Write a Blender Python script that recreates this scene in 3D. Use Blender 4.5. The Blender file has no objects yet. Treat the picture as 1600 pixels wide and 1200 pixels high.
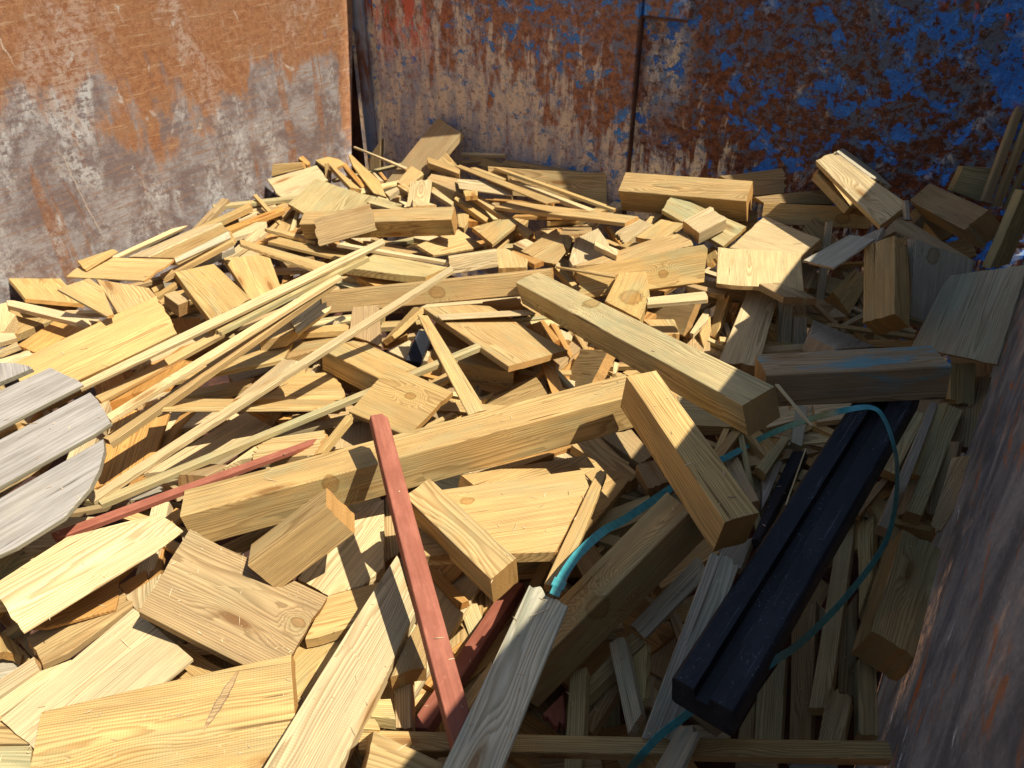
import bpy, bmesh, math, random
from mathutils import Vector, Matrix
R=math.radians
# ------------------------------------------------------------------ camera
scene=bpy.context.scene
cam_data=bpy.data.cameras.new('camera'); cam=bpy.data.objects.new('camera',cam_data)
scene.collection.objects.link(cam); scene.camera=cam
cam_data.sensor_width=36.0; cam_data.lens=36.0*1200/1600
cam_data.clip_start=0.02; cam_data.clip_end=500
cam.location=(0,0,0); cam.rotation_euler=(R(90-34.9920),0,R(32.9658))
cam_data.dof.use_dof=True; cam_data.dof.focus_distance=1.55; cam_data.dof.aperture_fstop=9.0
# ------------------------------------------------------------------ sky and sun
SUN=Vector((0.60,0.11,1.0)).normalized()
world=bpy.data.worlds.new('World'); scene.world=world; world.use_nodes=True
wn=world.node_tree.nodes; wl=world.node_tree.links
sky=wn.new('ShaderNodeTexSky'); sky.sky_type='NISHITA'; sky.sun_disc=False
sky.sun_elevation=math.asin(SUN.z); sky.sun_rotation=math.atan2(SUN.x,SUN.y)
bg=wn['Background']; bg.inputs['Strength'].default_value=0.095
wl.new(sky.outputs['Color'],bg.inputs['Color'])
sd=bpy.data.lights.new('sun','SUN'); sd.energy=5.0; sd.angle=R(0.5); sd.color=(1.0,0.96,0.89)
sun=bpy.data.objects.new('sun',sd); scene.collection.objects.link(sun)
sun.rotation_euler=SUN.to_track_quat('Z','Y').to_euler(); sun.location=(3,1,6)
vs=scene.view_settings; vs.view_transform='Standard'; vs.look='None'; vs.exposure=0.50; vs.gamma=1.0; vs.use_curve_mapping=False
scene.cycles.max_bounces=5; scene.cycles.diffuse_bounces=2; scene.cycles.glossy_bounces=2; scene.cycles.transmission_bounces=0
# ------------------------------------------------------------------ helpers
COL=scene.collection
class NT:
    def __init__(s,name):
        s.m=bpy.data.materials.new(name); s.m.use_nodes=True; s.t=s.m.node_tree
        s.n=s.t.nodes; s.b=s.n['Principled BSDF']
    def set(s,i,v):
        if isinstance(v,bpy.types.NodeSocket): s.t.links.new(v,i)
        elif isinstance(v,(tuple,list)):
            d=list(v)
            if len(i.default_value)==4 and len(d)==3: d.append(1)
            i.default_value=d
        else: i.default_value=v
    def math(s,op,a,b=0.0,c=0.0,clamp=False):
        n=s.n.new('ShaderNodeMath'); n.operation=op; n.use_clamp=clamp
        s.set(n.inputs[0],a); s.set(n.inputs[1],b); s.set(n.inputs[2],c); return n.outputs[0]
    def add(s,a,b): return s.math('ADD',a,b)
    def mul(s,a,b): return s.math('MULTIPLY',a,b)
    def sub(s,a,b): return s.math('SUBTRACT',a,b)
    def vmul(s,v,k):
        n=s.n.new('ShaderNodeVectorMath'); n.operation='MULTIPLY'; s.set(n.inputs[0],v); s.set(n.inputs[1],k); return n.outputs[0]
    def vadd(s,v,k):
        n=s.n.new('ShaderNodeVectorMath'); n.operation='ADD'; s.set(n.inputs[0],v); s.set(n.inputs[1],k); return n.outputs[0]
    def vsc(s,v,f):
        n=s.n.new('ShaderNodeVectorMath'); n.operation='SCALE'; s.set(n.inputs[0],v); s.set(n.inputs['Scale'],f); return n.outputs[0]
    def sep(s,v):
        n=s.n.new('ShaderNodeSeparateXYZ'); s.set(n.inputs[0],v); return n.outputs
    def comb(s,x,y,z):
        n=s.n.new('ShaderNodeCombineXYZ'); s.set(n.inputs[0],x); s.set(n.inputs[1],y); s.set(n.inputs[2],z); return n.outputs[0]
    def noise(s,v,scale=1.0,detail=3.0,rough=0.55,dist=0.0):
        n=s.n.new('ShaderNodeTexNoise'); s.set(n.inputs['Vector'],v); s.set(n.inputs['Scale'],scale); s.set(n.inputs['Detail'],detail)
        s.set(n.inputs['Roughness'],rough); s.set(n.inputs['Distortion'],dist); return n.outputs['Fac']
    def step(s,v,a,b,lo=0.0,hi=1.0):
        n=s.n.new('ShaderNodeMapRange'); n.interpolation_type='SMOOTHSTEP'; s.set(n.inputs['Value'],v)
        s.set(n.inputs['From Min'],a); s.set(n.inputs['From Max'],b); s.set(n.inputs['To Min'],lo); s.set(n.inputs['To Max'],hi); return n.outputs['Result']
    def lin(s,v,a,b,lo,hi):
        n=s.n.new('ShaderNodeMapRange'); s.set(n.inputs['Value'],v)
        s.set(n.inputs['From Min'],a); s.set(n.inputs['From Max'],b); s.set(n.inputs['To Min'],lo); s.set(n.inputs['To Max'],hi); return n.outputs['Result']
    def mix(s,f,a,b,mode='MIX'):
        n=s.n.new('ShaderNodeMix'); n.data_type='RGBA'; n.blend_type=mode; s.set(n.inputs['Factor'],f); s.set(n.inputs['A'],a) if False else None
        s.set(n.inputs[0],f); s.set(n.inputs[6],a); s.set(n.inputs[7],b); return n.outputs[2]
    def attr(s,name,out='Vector'):
        n=s.n.new('ShaderNodeAttribute'); n.attribute_name=name; return n.outputs[out]
    def obj(s): return s.n.new('ShaderNodeTexCoord').outputs['Object']
    def bump(s,h,strength=0.3,dist=0.002):
        n=s.n.new('ShaderNodeBump'); s.set(n.inputs['Height'],h); s.set(n.inputs['Strength'],strength); s.set(n.inputs['Distance'],dist)
        s.t.links.new(n.outputs[0],s.b.inputs['Normal'])
    def out(s,col,rough=0.7,spec=0.3,metal=0.0):
        s.set(s.b.inputs['Base Color'],col); s.set(s.b.inputs['Roughness'],rough); s.set(s.b.inputs['Specular IOR Level'],spec); s.set(s.b.inputs['Metallic'],metal)
        return s.m
# ------------------------------------------------------------------ wood: one material, per piece values come from mesh attributes
def wood_material():
    k=NT('wood'); wc=k.attr('wc'); tint=k.attr('tint','Color'); wp=k.sep(k.attr('wp')); endg=k.attr('endg','Fac')
    stain,saw,blue=wp[0],wp[1],wp[2]
    v=k.n.new('ShaderNodeTexVoronoi'); v.feature='F1'; k.set(v.inputs['Vector'],k.vmul(wc,(3.4,15,15))); k.set(v.inputs['Scale'],1.0)
    d=v.outputs['Distance']; cr=k.sep(v.outputs['Color'])
    act=k.step(cr[0],0.52,0.56)
    near=k.mul(act,k.step(d,0.46,0.0))
    w1=k.noise(k.vmul(wc,(2.2,9,9)),1,2,.5); w2=k.noise(k.vadd(k.vmul(wc,(2.2,9,9)),(7,3,1)),1,2,.5)
    p=k.sep(wc)
    y=k.add(p[1],k.mul(k.sub(w1,.5),.022)); z=k.add(p[2],k.mul(k.sub(w2,.5),.022))
    r=k.math('SQRT',k.add(k.mul(y,y),k.mul(z,z)))
    r=k.add(r,k.mul(near,.012))
    kr=k.attr('kr','Fac'); q=k.sep(k.vadd(wc,k.vsc(k.attr('kn'),-1.0)))
    d2=k.math('DIVIDE',k.math('SQRT',k.add(k.add(k.mul(k.mul(q[0],q[0]),.55),k.mul(q[1],q[1])),k.mul(k.mul(q[2],q[2]),.25))),kr)
    wob=k.mul(k.sub(k.noise(wc,70,2,.5),.5),.8); d2=k.add(d2,wob)
    near2=k.step(d2,4.2,.3); r=k.add(r,k.mul(k.mul(near2,kr),1.9))
    fib=k.noise(k.vmul(wc,(7,260,260)),1,3,.6)
    fib2=k.noise(k.vmul(wc,(3,70,70)),1,2,.5)
    ph=k.math('FRACT',k.add(k.add(k.mul(r,k.lin(cr[2],0,1,270,400)),k.mul(fib2,.7)),k.mul(fib,.45)))
    late=k.math('MULTIPLY',k.step(ph,.25,.86),k.step(ph,1.0,.9))
    blotch=k.noise(k.vmul(wc,(4,11,11)),1,3,.6)
    shade=k.mul(k.mul(k.lin(late,0,1,1.08,.70),k.lin(fib,.25,.75,.74,1.2)),k.lin(blotch,.25,.75,.82,1.16))
    shade=k.mul(shade,k.lin(fib2,.3,.7,.92,1.07))
    col=k.vsc(tint,shade)
    # late wood turns redder
    col=k.mix(k.mul(late,.35),col,k.vmul(col,(1.0,.80,.55)))
    # knots
    core=k.mul(act,k.step(d,.155,.10)); rim=k.mul(act,k.mul(k.step(d,.26,.17),.5))
    krings=k.math('FRACT',k.mul(d,34))
    col=k.mix(rim,col,k.vmul(tint,(.62,.50,.36)))
    col=k.mix(k.mul(core,.85),col,k.vsc(k.vmul(tint,(.46,.30,.18)),k.lin(krings,0,1,.7,1.2)))
    halo=k.mul(k.step(d2,2.6,1.1),.42); col=k.mix(halo,col,k.vmul(tint,(.86,.98,.86)))
    c2=k.step(d2,1.08,.92); kr2=k.math('FRACT',k.mul(d2,3.7)); col=k.mix(k.mul(k.mul(k.step(d2,1.4,1.05),k.step(d2,.8,1.0)),.75),col,k.vmul(tint,(.42,.30,.2)))
    col=k.mix(k.mul(c2,.8),col,k.vsc(k.vmul(tint,(.80,.64,.46)),k.mul(k.lin(kr2,0,1,.62,1.15),k.lin(fib2,.3,.7,.75,1.15))))
    # greenish preservative stain
    sn=k.noise(k.vmul(wc,(5,16,16)),1,5,.65,.3)
    sf=k.math('MULTIPLY',k.step(sn,.44,.66),k.math('MAXIMUM',stain,0.0),0,True)
    stcol=k.mix(blue,(.34,.36,.17),(.17,.30,.29))
    col=k.mix(sf,col,k.vsc(stcol,k.lin(fib,.25,.75,.7,1.25)))
    # pale specks of sawdust and dried drips
    sp=k.n.new('ShaderNodeTexVoronoi'); sp.feature='F1'; k.set(sp.inputs['Vector'],k.vmul(wc,(90,150,150))); k.set(sp.inputs['Scale'],1.0)
    spk=k.mul(k.step(sp.outputs['Distance'],.14,.07),k.step(k.noise(k.vmul(wc,(14,14,14)),1,3,.6),.56,.66))
    col=k.mix(k.mul(spk,.55),col,(.72,.64,.44))
    # rough sawn cross marks
    sx=k.math('SINE',k.add(k.mul(p[0],1150),k.mul(p[1],60)))
    sawm=k.mul(k.mul(saw,k.step(sx,.1,.9)),k.step(blotch,.42,.6))
    col=k.vsc(col,k.lin(sawm,0,1,1.0,.86))
    chk=k.mul(k.step(k.noise(k.vmul(k.vadd(wc,(3,0,0)),(2.6,105,60)),1,1.5,.5),.665,.70),k.step(blotch,.47,.6))
    col=k.mix(k.mul(chk,.8),col,k.vmul(tint,(.22,.16,.12)))
    # sawn end: more saturated and coarser
    en=k.noise(k.vmul(wc,(60,420,420)),1,3,.7)
    col=k.mix(k.mul(endg,.75),col,k.vsc(k.vmul(tint,(1.04,.80,.55)),k.mul(k.lin(en,.2,.8,.72,1.2),k.lin(late,0,1,1.12,.55))))
    h=k.add(k.add(k.mul(fib,.6),k.mul(fib2,.5)),k.add(k.mul(k.mul(saw,k.step(sx,.1,.9)),-.18),k.mul(k.mul(en,endg),1.6)))
    k.bump(h,.55,.0016)
    return k.out(col,k.lin(fib,.2,.8,.62,.82),.22)
# weathered grey table slats: cracks along the grain, lichen on the edges
def grey_slat_material():
    k=NT('weathered_grey_wood'); wc=k.attr('wc'); endg=k.attr('endg','Fac')
    f=k.noise(k.vmul(wc,(6,190,190)),1,4,.65); f2=k.noise(k.vmul(wc,(5,45,45)),1,5,.75); b=k.noise(k.vmul(wc,(5,9,9)),1,4,.6)
    col=k.mix(k.step(f2,.25,.75),(.28,.24,.185),(.46,.41,.335)); col=k.vsc(col,k.lin(f,.25,.75,.66,1.25))
    crack=k.mul(k.step(k.noise(k.vmul(wc,(3.5,120,120)),1,2,.5),.62,.68),k.step(b,.4,.6))
    col=k.mix(k.mul(crack,.8),col,(.10,.085,.07))
    col=k.mix(k.mul(k.step(b,.55,.75),.35),col,(.42,.36,.24))
    col=k.mix(k.mul(endg,.85),col,k.vsc((.20,.17,.10),k.lin(f,.25,.75,.7,1.3)))
    k.bump(f,.35,.0008)
    return k.out(col,.85,.15)
def painted(name,c,c2,rough=.6,spec=.3):
    k=NT(name); wc=k.attr('wc')
    f=k.noise(k.vmul(wc,(9,200,200)),1,3,.6); b=k.noise(k.vmul(wc,(12,26,26)),1,5,.7); s=k.noise(k.vmul(wc,(60,90,90)),1,3,.7)
    col=k.mix(k.step(b,.35,.7),c,c2); col=k.vsc(col,k.lin(f,.25,.75,.82,1.15))
    col=k.mix(k.mul(k.step(s,.60,.75),.3),col,k.vsc(c2,1.35)); col=k.mix(k.mul(k.step(k.noise(k.vmul(wc,(16,40,40)),1,4,.7),.66,.70),.6),col,(.30,.18,.11))
    k.bump(k.add(f,s),.4,.0012); return k.out(col,rough,spec)
def black_material():
    k=NT('black_recycled_plastic'); wc=k.attr('wc')
    b=k.noise(k.vmul(wc,(8,22,22)),1,5,.7); s=k.noise(k.vmul(wc,(150,190,190)),1,2,.6); f=k.noise(k.vmul(wc,(10,120,120)),1,3,.6)
    col=k.mix(k.step(b,.4,.7),(.010,.0105,.012),(.032,.033,.037))
    scr=k.step(k.noise(k.vmul(wc,(5,330,330)),1,2,.5),.66,.71); dust=k.math('MAXIMUM',k.mul(k.step(s,.63,.72),k.step(b,.43,.6)),k.mul(scr,k.mul(k.step(b,.40,.55),.7)))
    col=k.mix(k.mul(dust,.45),col,(.24,.25,.26))
    k.bump(k.add(b,k.mul(f,.4)),.35,.002); return k.out(col,k.lin(b,.3,.7,.5,.75),.32)
# ------------------------------------------------------------------ container steel
def left_wall_material():
    k=NT('sunlit_rusty_steel'); o=k.obj(); p=k.sep(o)
    v=k.comb(p[1],p[2],0.0)
    big=k.noise(k.vmul(v,(1.3,1.3,1)),1,3,.6,.4); mid=k.noise(v,5.5,6,.70,.5); fine=k.noise(v,34,5,.75)
    vst=k.noise(k.vmul(v,(7.0,.7,1)),1,5,.64,.3); hgr=k.noise(k.vmul(v,(8,75,1)),1,4,.7,.3); hg2=k.noise(k.vmul(k.vadd(v,(1,2,0)),(2.6,15,1)),1,5,.72,.6)
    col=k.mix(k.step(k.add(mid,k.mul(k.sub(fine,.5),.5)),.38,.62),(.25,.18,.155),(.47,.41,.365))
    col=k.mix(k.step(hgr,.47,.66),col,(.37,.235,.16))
    hz=k.add(k.add(k.mul(k.add(p[2],.86),1.25),k.mul(k.sub(vst,.5),1.3)),k.add(k.mul(k.sub(big,.5),2.3),k.mul(k.sub(mid,.5),.9)))
    rustf=k.step(k.add(k.add(hz,k.mul(k.sub(p[1],2.1),.22)),k.mul(k.sub(fine,.5),.35)),-.08,.16)
    rust=k.mix(k.step(fine,.33,.66),(.34,.13,.048),(.50,.225,.09)); rust=k.mix(k.step(hg2,.5,.68),rust,(.42,.20,.085)); rust=k.mix(k.step(hgr,.54,.68),rust,(.56,.33,.17))
    col=k.mix(k.mul(rustf,.95),col,rust)
    st=k.mul(k.step(k.noise(k.vmul(k.vadd(v,(3,1,0)),(10,.6,1)),1,5,.62,.2),.56,.61),k.step(hg2,.36,.55))
    col=k.mix(k.mul(st,.8),col,k.mix(k.step(fine,.4,.6),(.34,.14,.06),(.46,.23,.11)))
    sc=k.step(k.noise(k.vmul(k.vadd(v,(9,4,0)),(3.4,1.5,1)),1,6,.72,.5),.495,.62)
    pale=k.mul(sc,k.step(k.add(fine,k.mul(k.sub(hgr,.5),.4)),.40,.56)); col=k.mix(k.mul(pale,k.lin(rustf,0,1,.9,.28)),col,(.70,.655,.575))
    sm=k.mul(k.step(k.noise(k.vadd(v,(2,5,0)),9,5,.72,.6),.60,.68),k.step(fine,.38,.55)); col=k.mix(k.mul(sm,.7),col,(.66,.60,.50))
    spk=k.step(k.noise(v,120,3,.7),.58,.66); col=k.mix(k.mul(k.mul(spk,k.step(mid,.42,.6)),.35),col,(.70,.63,.52))
    blue=k.mul(k.step(k.noise(k.vadd(v,(5,8,0)),7.5,5,.7,.6),.68,.71),k.step(fine,.4,.55)); col=k.mix(k.mul(blue,.55),col,(.25,.36,.48))
    # long gouges: thin slanted lines, each broken up
    for (a,b,c0,w,cc) in ((1.0,.16,.30,.0035,(.70,.56,.40)),(1.0,.20,.22,.006,(.34,.15,.065)),(.12,1.0,.55,.003,(.68,.60,.48)),(1.0,-.33,2.86,.004,(.40,.18,.08)),(.2,1.0,.27,.003,(.42,.20,.09)),(1.0,.05,1.75,.005,(.40,.19,.08)),(.4,1.0,.02,.0025,(.70,.62,.5))):
        ln=k.math('ABSOLUTE',k.add(k.sub(k.add(k.mul(p[1],a),k.mul(p[2],b)),c0+1.0),k.mul(k.sub(mid,.5),.05)))
        col=k.mix(k.mul(k.mul(k.step(ln,w,w*.3),k.step(k.noise(k.vadd(v,(c0*9,1,0)),3.2,2,.5),.45,.58)),.75),col,cc)
    col=k.vsc(col,k.lin(k.noise(v,190,2,.7),.25,.75,1.0,1.46))
    k.bump(k.add(k.add(k.mul(mid,1.0),k.mul(hgr,.5)),k.mul(fine,.6)),.45,.005); return k.out(col,k.lin(mid,.3,.7,.55,.75),.3)
def back_wall_material():
    k=NT('blue_painted_rusty_steel'); o=k.obj(); p=k.sep(o); v=k.comb(p[0],p[2],0.0)
    big=k.noise(v,1.7,3,.6,.5); mid=k.noise(v,8.5,6,.72,.45); fine=k.noise(v,38,5,.75); vst=k.noise(k.vmul(v,(16,3.6,1)),1,6,.72,.5)
    cell=k.noise(v,17,5,.68,.5); cell2=k.noise(k.vadd(v,(4,2,0)),20,6,.76,.4)
    rx=k.lin(p[0],-2.9,.15,0,1)
    rust=k.mix(k.step(fine,.33,.66),(.15,.058,.032),(.40,.16,.065)); rust=k.mix(k.step(mid,.5,.70),rust,(.26,.09,.038)); rust=k.vsc(rust,k.lin(rx,.35,.8,1.05,.5)); tz=k.lin(p[2],-1.30,-.40,0,1)
    bare=k.add(k.add(k.mul(k.sub(1.0,tz),.95),k.mul(k.sub(vst,.5),2.4)),k.sub(k.mul(k.sub(mid,.5),1.3),k.mul(rx,.95)))
    bf=k.mul(k.step(bare,.02,.34),k.step(fine,.30,.50))
    pw=k.mul(k.mul(k.step(k.math('ABSOLUTE',k.add(p[0],1.27)),.14,.06),k.mul(k.step(p[2],-.53,-.60),k.step(p[2],-1.15,-.8))),k.mul(k.step(mid,.36,.52),k.step(fine,.34,.5)))
    bf=k.math('MAXIMUM',bf,pw)
    bcol=k.mix(k.step(vst,.42,.60),(.36,.33,.32),(.68,.53,.36)); bcol=k.mix(k.step(cell,.56,.64),bcol,(.27,.32,.40))
    col=k.mix(k.mul(bf,.88),rust,bcol)
    dull=k.mul(k.step(k.add(k.mul(tz,.26),k.add(k.mul(rx,.26),k.mul(k.sub(cell2,.5),2.6))),.34,.44),k.step(fine,.36,.50))
    col=k.mix(k.mul(dull,.75),col,k.mix(k.step(mid,.4,.6),(.12,.165,.20),(.12,.21,.32)))
    bl=k.add(k.add(k.mul(rx,.50),k.mul(tz,.26)),k.add(k.mul(k.sub(cell,.5),1.7),k.mul(k.sub(mid,.5),2.6)))
    bl=k.add(bl,k.mul(k.sub(big,.5),1.5))
    blf=k.mul(k.step(bl,.62,.67),k.step(k.add(fine,k.mul(k.sub(cell2,.5),.8)),.36,.42))
    bcol2=k.mix(k.step(fine,.40,.6),(.05,.15,.32),(.05,.175,.40)); bcol2=k.mix(k.step(cell2,.50,.62),bcol2,(.085,.225,.45))
    col=k.mix(blf,col,bcol2)
    edge=k.mul(k.step(k.math('ABSOLUTE',k.sub(bl,.63)),.05,.01),k.step(cell2,.45,.55)); col=k.mix(k.mul(edge,.6),col,(.055,.03,.022))
    wear=k.mul(k.step(k.noise(k.vmul(k.vadd(v,(8,3,0)),(9,6,1)),1,7,.78,.8),.55,.63),k.step(fine,.42,.55)); col=k.mix(k.mul(wear,.65),col,k.mix(k.step(cell2,.45,.6),(.34,.36,.40),(.50,.42,.32)))
    spw=k.step(k.noise(v,85,4,.75),.60,.66); col=k.mix(k.mul(spw,.5),col,(.30,.29,.29))
    gl=k.mul(k.step(k.math('ABSOLUTE',k.add(p[0],2.62)),.32,.06),k.step(p[2],-.95,-.62))
    gr=k.mul(k.step(k.math('ABSOLUTE',k.add(p[0],.07)),.36,.02),k.step(p[2],-.80,-.5))
    rn=k.noise(k.vmul(k.vadd(v,(6,6,0)),(13,6,1)),1,5,.68,.4)
    rf=k.add(k.mul(gl,k.step(rn,.48,.55)),k.mul(gr,k.step(rn,.60,.64)))
    col=k.mix(k.math('MULTIPLY',rf,.85,0,True),col,(.60,.115,.055))
    col=k.vsc(col,k.lin(k.noise(v,150,2,.7),.25,.75,.95,1.45))
    k.bump(k.add(mid,k.mul(fine,.7)),.45,.004); return k.out(col,k.lin(blf,0,1,.74,.55),.3)
def right_wall_material():
    k=NT('shaded_scuffed_steel'); o=k.obj(); p=k.sep(o); v=k.comb(p[1],p[2],0.0)
    mid=k.noise(v,5,8,.68,.6); fine=k.noise(v,34,7,.75); st=k.noise(k.vmul(v,(6,14,1)),1,6,.7,.8); big=k.noise(v,1.8,4,.6,.5)
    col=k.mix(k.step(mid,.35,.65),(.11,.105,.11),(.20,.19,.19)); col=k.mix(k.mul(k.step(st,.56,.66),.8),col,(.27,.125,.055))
    col=k.mix(k.mul(k.step(big,.55,.68),k.step(fine,.42,.56)),col,(.46,.33,.25))
    sc=k.step(k.noise(k.vmul(k.vadd(v,(4,3,0)),(5,11,1)),1,5,.7,.8),.64,.70); col=k.mix(k.mul(k.mul(sc,k.step(fine,.40,.54)),.8),col,(.42,.42,.45))
    col=k.vsc(col,k.lin(k.noise(v,120,3,.7),.25,.75,.8,1.2))
    k.bump(k.add(mid,k.mul(fine,.7)),.4,.003); return k.out(col,.85,.12)
def rust_material():
    k=NT('dark_rust'); o=k.obj(); a=k.noise(o,5,7,.7,.5); f=k.noise(o,40,6,.7)
    col=k.mix(k.step(a,.35,.65),(.045,.022,.016),(.14,.055,.028)); col=k.mix(k.mul(k.step(f,.6,.7),.5),col,(.25,.2,.17))
    k.bump(k.add(a,f),.5,.004); return k.out(col,.8,.25)
def corner_material():
    k=NT('worn_grey_corner_steel'); o=k.obj(); a=k.noise(k.vmul(o,(9,9,3)),1,7,.7,.5); f=k.noise(o,45,6,.7)
    col=k.mix(k.step(a,.42,.62),(.27,.28,.30),(.17,.065,.032)); col=k.mix(k.mul(k.step(f,.58,.66),.7),col,(.10,.20,.36))
    k.bump(k.add(a,f),.5,.003); return k.out(col,.72,.3)
def ground_material():
    k=NT('yard_gravel_asphalt'); o=k.obj(); a=k.noise(o,2,6,.6); f=k.noise(o,60,5,.7)
    col=k.mix(k.step(a,.35,.65),(.10,.095,.09),(.17,.16,.15)); col=k.vsc(col,k.lin(f,.25,.75,.7,1.3))
    k.bump(f,.4,.004); return k.out(col,.9,.2)
WOOD=wood_material(); SLAT=grey_slat_material(); BLACK=black_material()
RED=painted('red_paint',(.28,.088,.048),(.37,.13,.074),.7,.2)
WHITE=painted('white_scrap',(.62,.62,.60),(.72,.72,.70),.7,.2)
# ------------------------------------------------------------------ container and yard
def box(bm,x0,x1,y0,y1,z0,z1):
    v=[bm.verts.new(p) for p in ((x0,y0,z0),(x1,y0,z0),(x1,y1,z0),(x0,y1,z0),(x0,y0,z1),(x1,y0,z1),(x1,y1,z1),(x0,y1,z1))]
    for f in ((0,3,2,1),(4,5,6,7),(0,1,5,4),(1,2,6,5),(2,3,7,6),(3,0,4,7)): bm.faces.new([v[i] for i in f])
    return v
def link(name,bm,mat,parent=None,bevel=0.0):
    if bevel: bmesh.ops.bevel(bm,geom=bm.edges[:],offset=bevel,segments=2,profile=.5,affect='EDGES',clamp_overlap=True)
    me=bpy.data.meshes.new(name); bm.to_mesh(me); bm.free(); me.materials.append(mat)
    o=bpy.data.objects.new(name,me); COL.objects.link(o); o.parent=parent
    return o
def plate(name,parent,mat,*b,bevel=.003):
    bm=bmesh.new(); box(bm,*b); return link(name,bm,mat,parent,bevel)
XL,XR,YB,YF=-2.93,0.17,3.117,-2.9
ZT,ZF=-0.107,-2.0
bm=bmesh.new(); g=[bm.verts.new(p) for p in ((-150,-150,-2.25),(150,-150,-2.25),(150,150,-2.25),(-150,150,-2.25))]; bm.faces.new(g)
gr=link('ground',bm,ground_material()); gr['kind']='structure'
skip=bpy.data.objects.new('waste_container',None); COL.objects.link(skip)
skip['label']='open steel waste container with rusty walls holding the wood pile'; skip['category']='container'
LW,BW,RW,RU,CO=left_wall_material(),back_wall_material(),right_wall_material(),rust_material(),corner_material()
# wavy dented sheet: inner face subdivided and pushed in and out
def sheet(name,axis,c,a0,a1,z0,z1,th,mat,amp,seed,na=60,nz=30,out=1,lean=0.0,edge=0.0):
    rnd=random.Random(seed); ph=[(rnd.uniform(.7,2.6),rnd.uniform(.7,3),rnd.uniform(0,6),rnd.uniform(.3,1)) for _ in range(6)]
    bm=bmesh.new(); grid=[]
    for i in range(na+1):
        row=[]
        for j in range(nz+1):
            a=a0+(a1-a0)*i/na; z=z0+(z1-z0)*j/nz
            d=amp*sum(w*math.sin(f1*a*2+p)*math.sin(f2*z*2+p*1.7) for f1,f2,p,w in ph)/2.5+lean*(z-z0)
            aa=a+(edge*(z+1.34)*i/na if edge else 0)
            row.append(bm.verts.new((c+d,aa,z) if axis=='x' else (aa,c+d,z)))
        grid.append(row)
    for i in range(na):
        for j in range(nz): bm.faces.new((grid[i][j],grid[i+1][j],grid[i+1][j+1],grid[i][j+1]))
    bmesh.ops.solidify(bm,geom=bm.faces[:],thickness=th)
    bmesh.ops.recalc_face_normals(bm,faces=bm.faces[:])
    o=link(name,bm,mat,skip)
    for f in o.data.polygons: f.use_smooth=abs(f.normal[0 if axis=='x' else 1])>.8
    return o
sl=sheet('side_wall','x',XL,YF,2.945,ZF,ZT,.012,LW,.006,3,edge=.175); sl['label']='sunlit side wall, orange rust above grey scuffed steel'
sheet('outer_wall','x',XL-.075,YF,YB,ZF,ZT,.012,RU,.004,9)
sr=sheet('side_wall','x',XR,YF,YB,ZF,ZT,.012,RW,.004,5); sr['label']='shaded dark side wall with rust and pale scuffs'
sb=sheet('back_wall','y',YB,XL-.075,XR,ZF,ZT,.012,BW,.005,7); sb['label']='shaded back wall with flaking blue paint over rust'
sheet('end_wall','y',YF,XL,XR,ZF,ZT,.012,BW,.005,8)
plate('floor',skip,RU,XL-.08,XR+.02,YF-.02,YB+.03,ZF-.06,ZF-.002)
plate('overlap_plate',skip,BW,XL+.12,-1.392,YB-.034,YB-.006,ZF+.1,ZT-.02)
plate('overlap_plate',skip,BW,-1.378,-1.19,YB-.030,YB-.006,-.553,ZT-.02)
plate('rib',skip,BW,-1.52,-1.395,YB-.042,YB-.033,ZF+.1,-.50,bevel=.004)
plate('seam_shade_strip',skip,RU,-1.392,-1.384,YB-.037,YB-.005,ZF+.1,-.553,bevel=.002)  # dark strip added to stand in for the shade line at the plate edge
plate('seam_shade_strip',skip,RU,-1.3805,-1.19,YB-.034,YB-.0295,-.559,-.549,bevel=.002)  # weld edge of the upper plate, its shadow line drawn as a dark strip
cs=plate('corner_strip',skip,CO,XL-.02,XL+.05,YB-.034,YB-.012,ZF+.1,ZT-.02)
plate('top_rail',skip,RU,XR-.005,XR+.11,YF-.1,YB+.1,ZT+.001,ZT+.012)
plate('top_rail',skip,RU,XL-.11,XL+.02,YF-.1,YB+.1,ZT+.001,ZT+.06)
plate('top_rail',skip,RU,XL+.03,XR-.01,YB+.001,YB+.11,ZT+.001,ZT+.06)
plate('top_rail',skip,RU,XL+.03,XR-.01,YF-.11,YF-.001,ZT+.001,ZT+.06)
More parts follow.
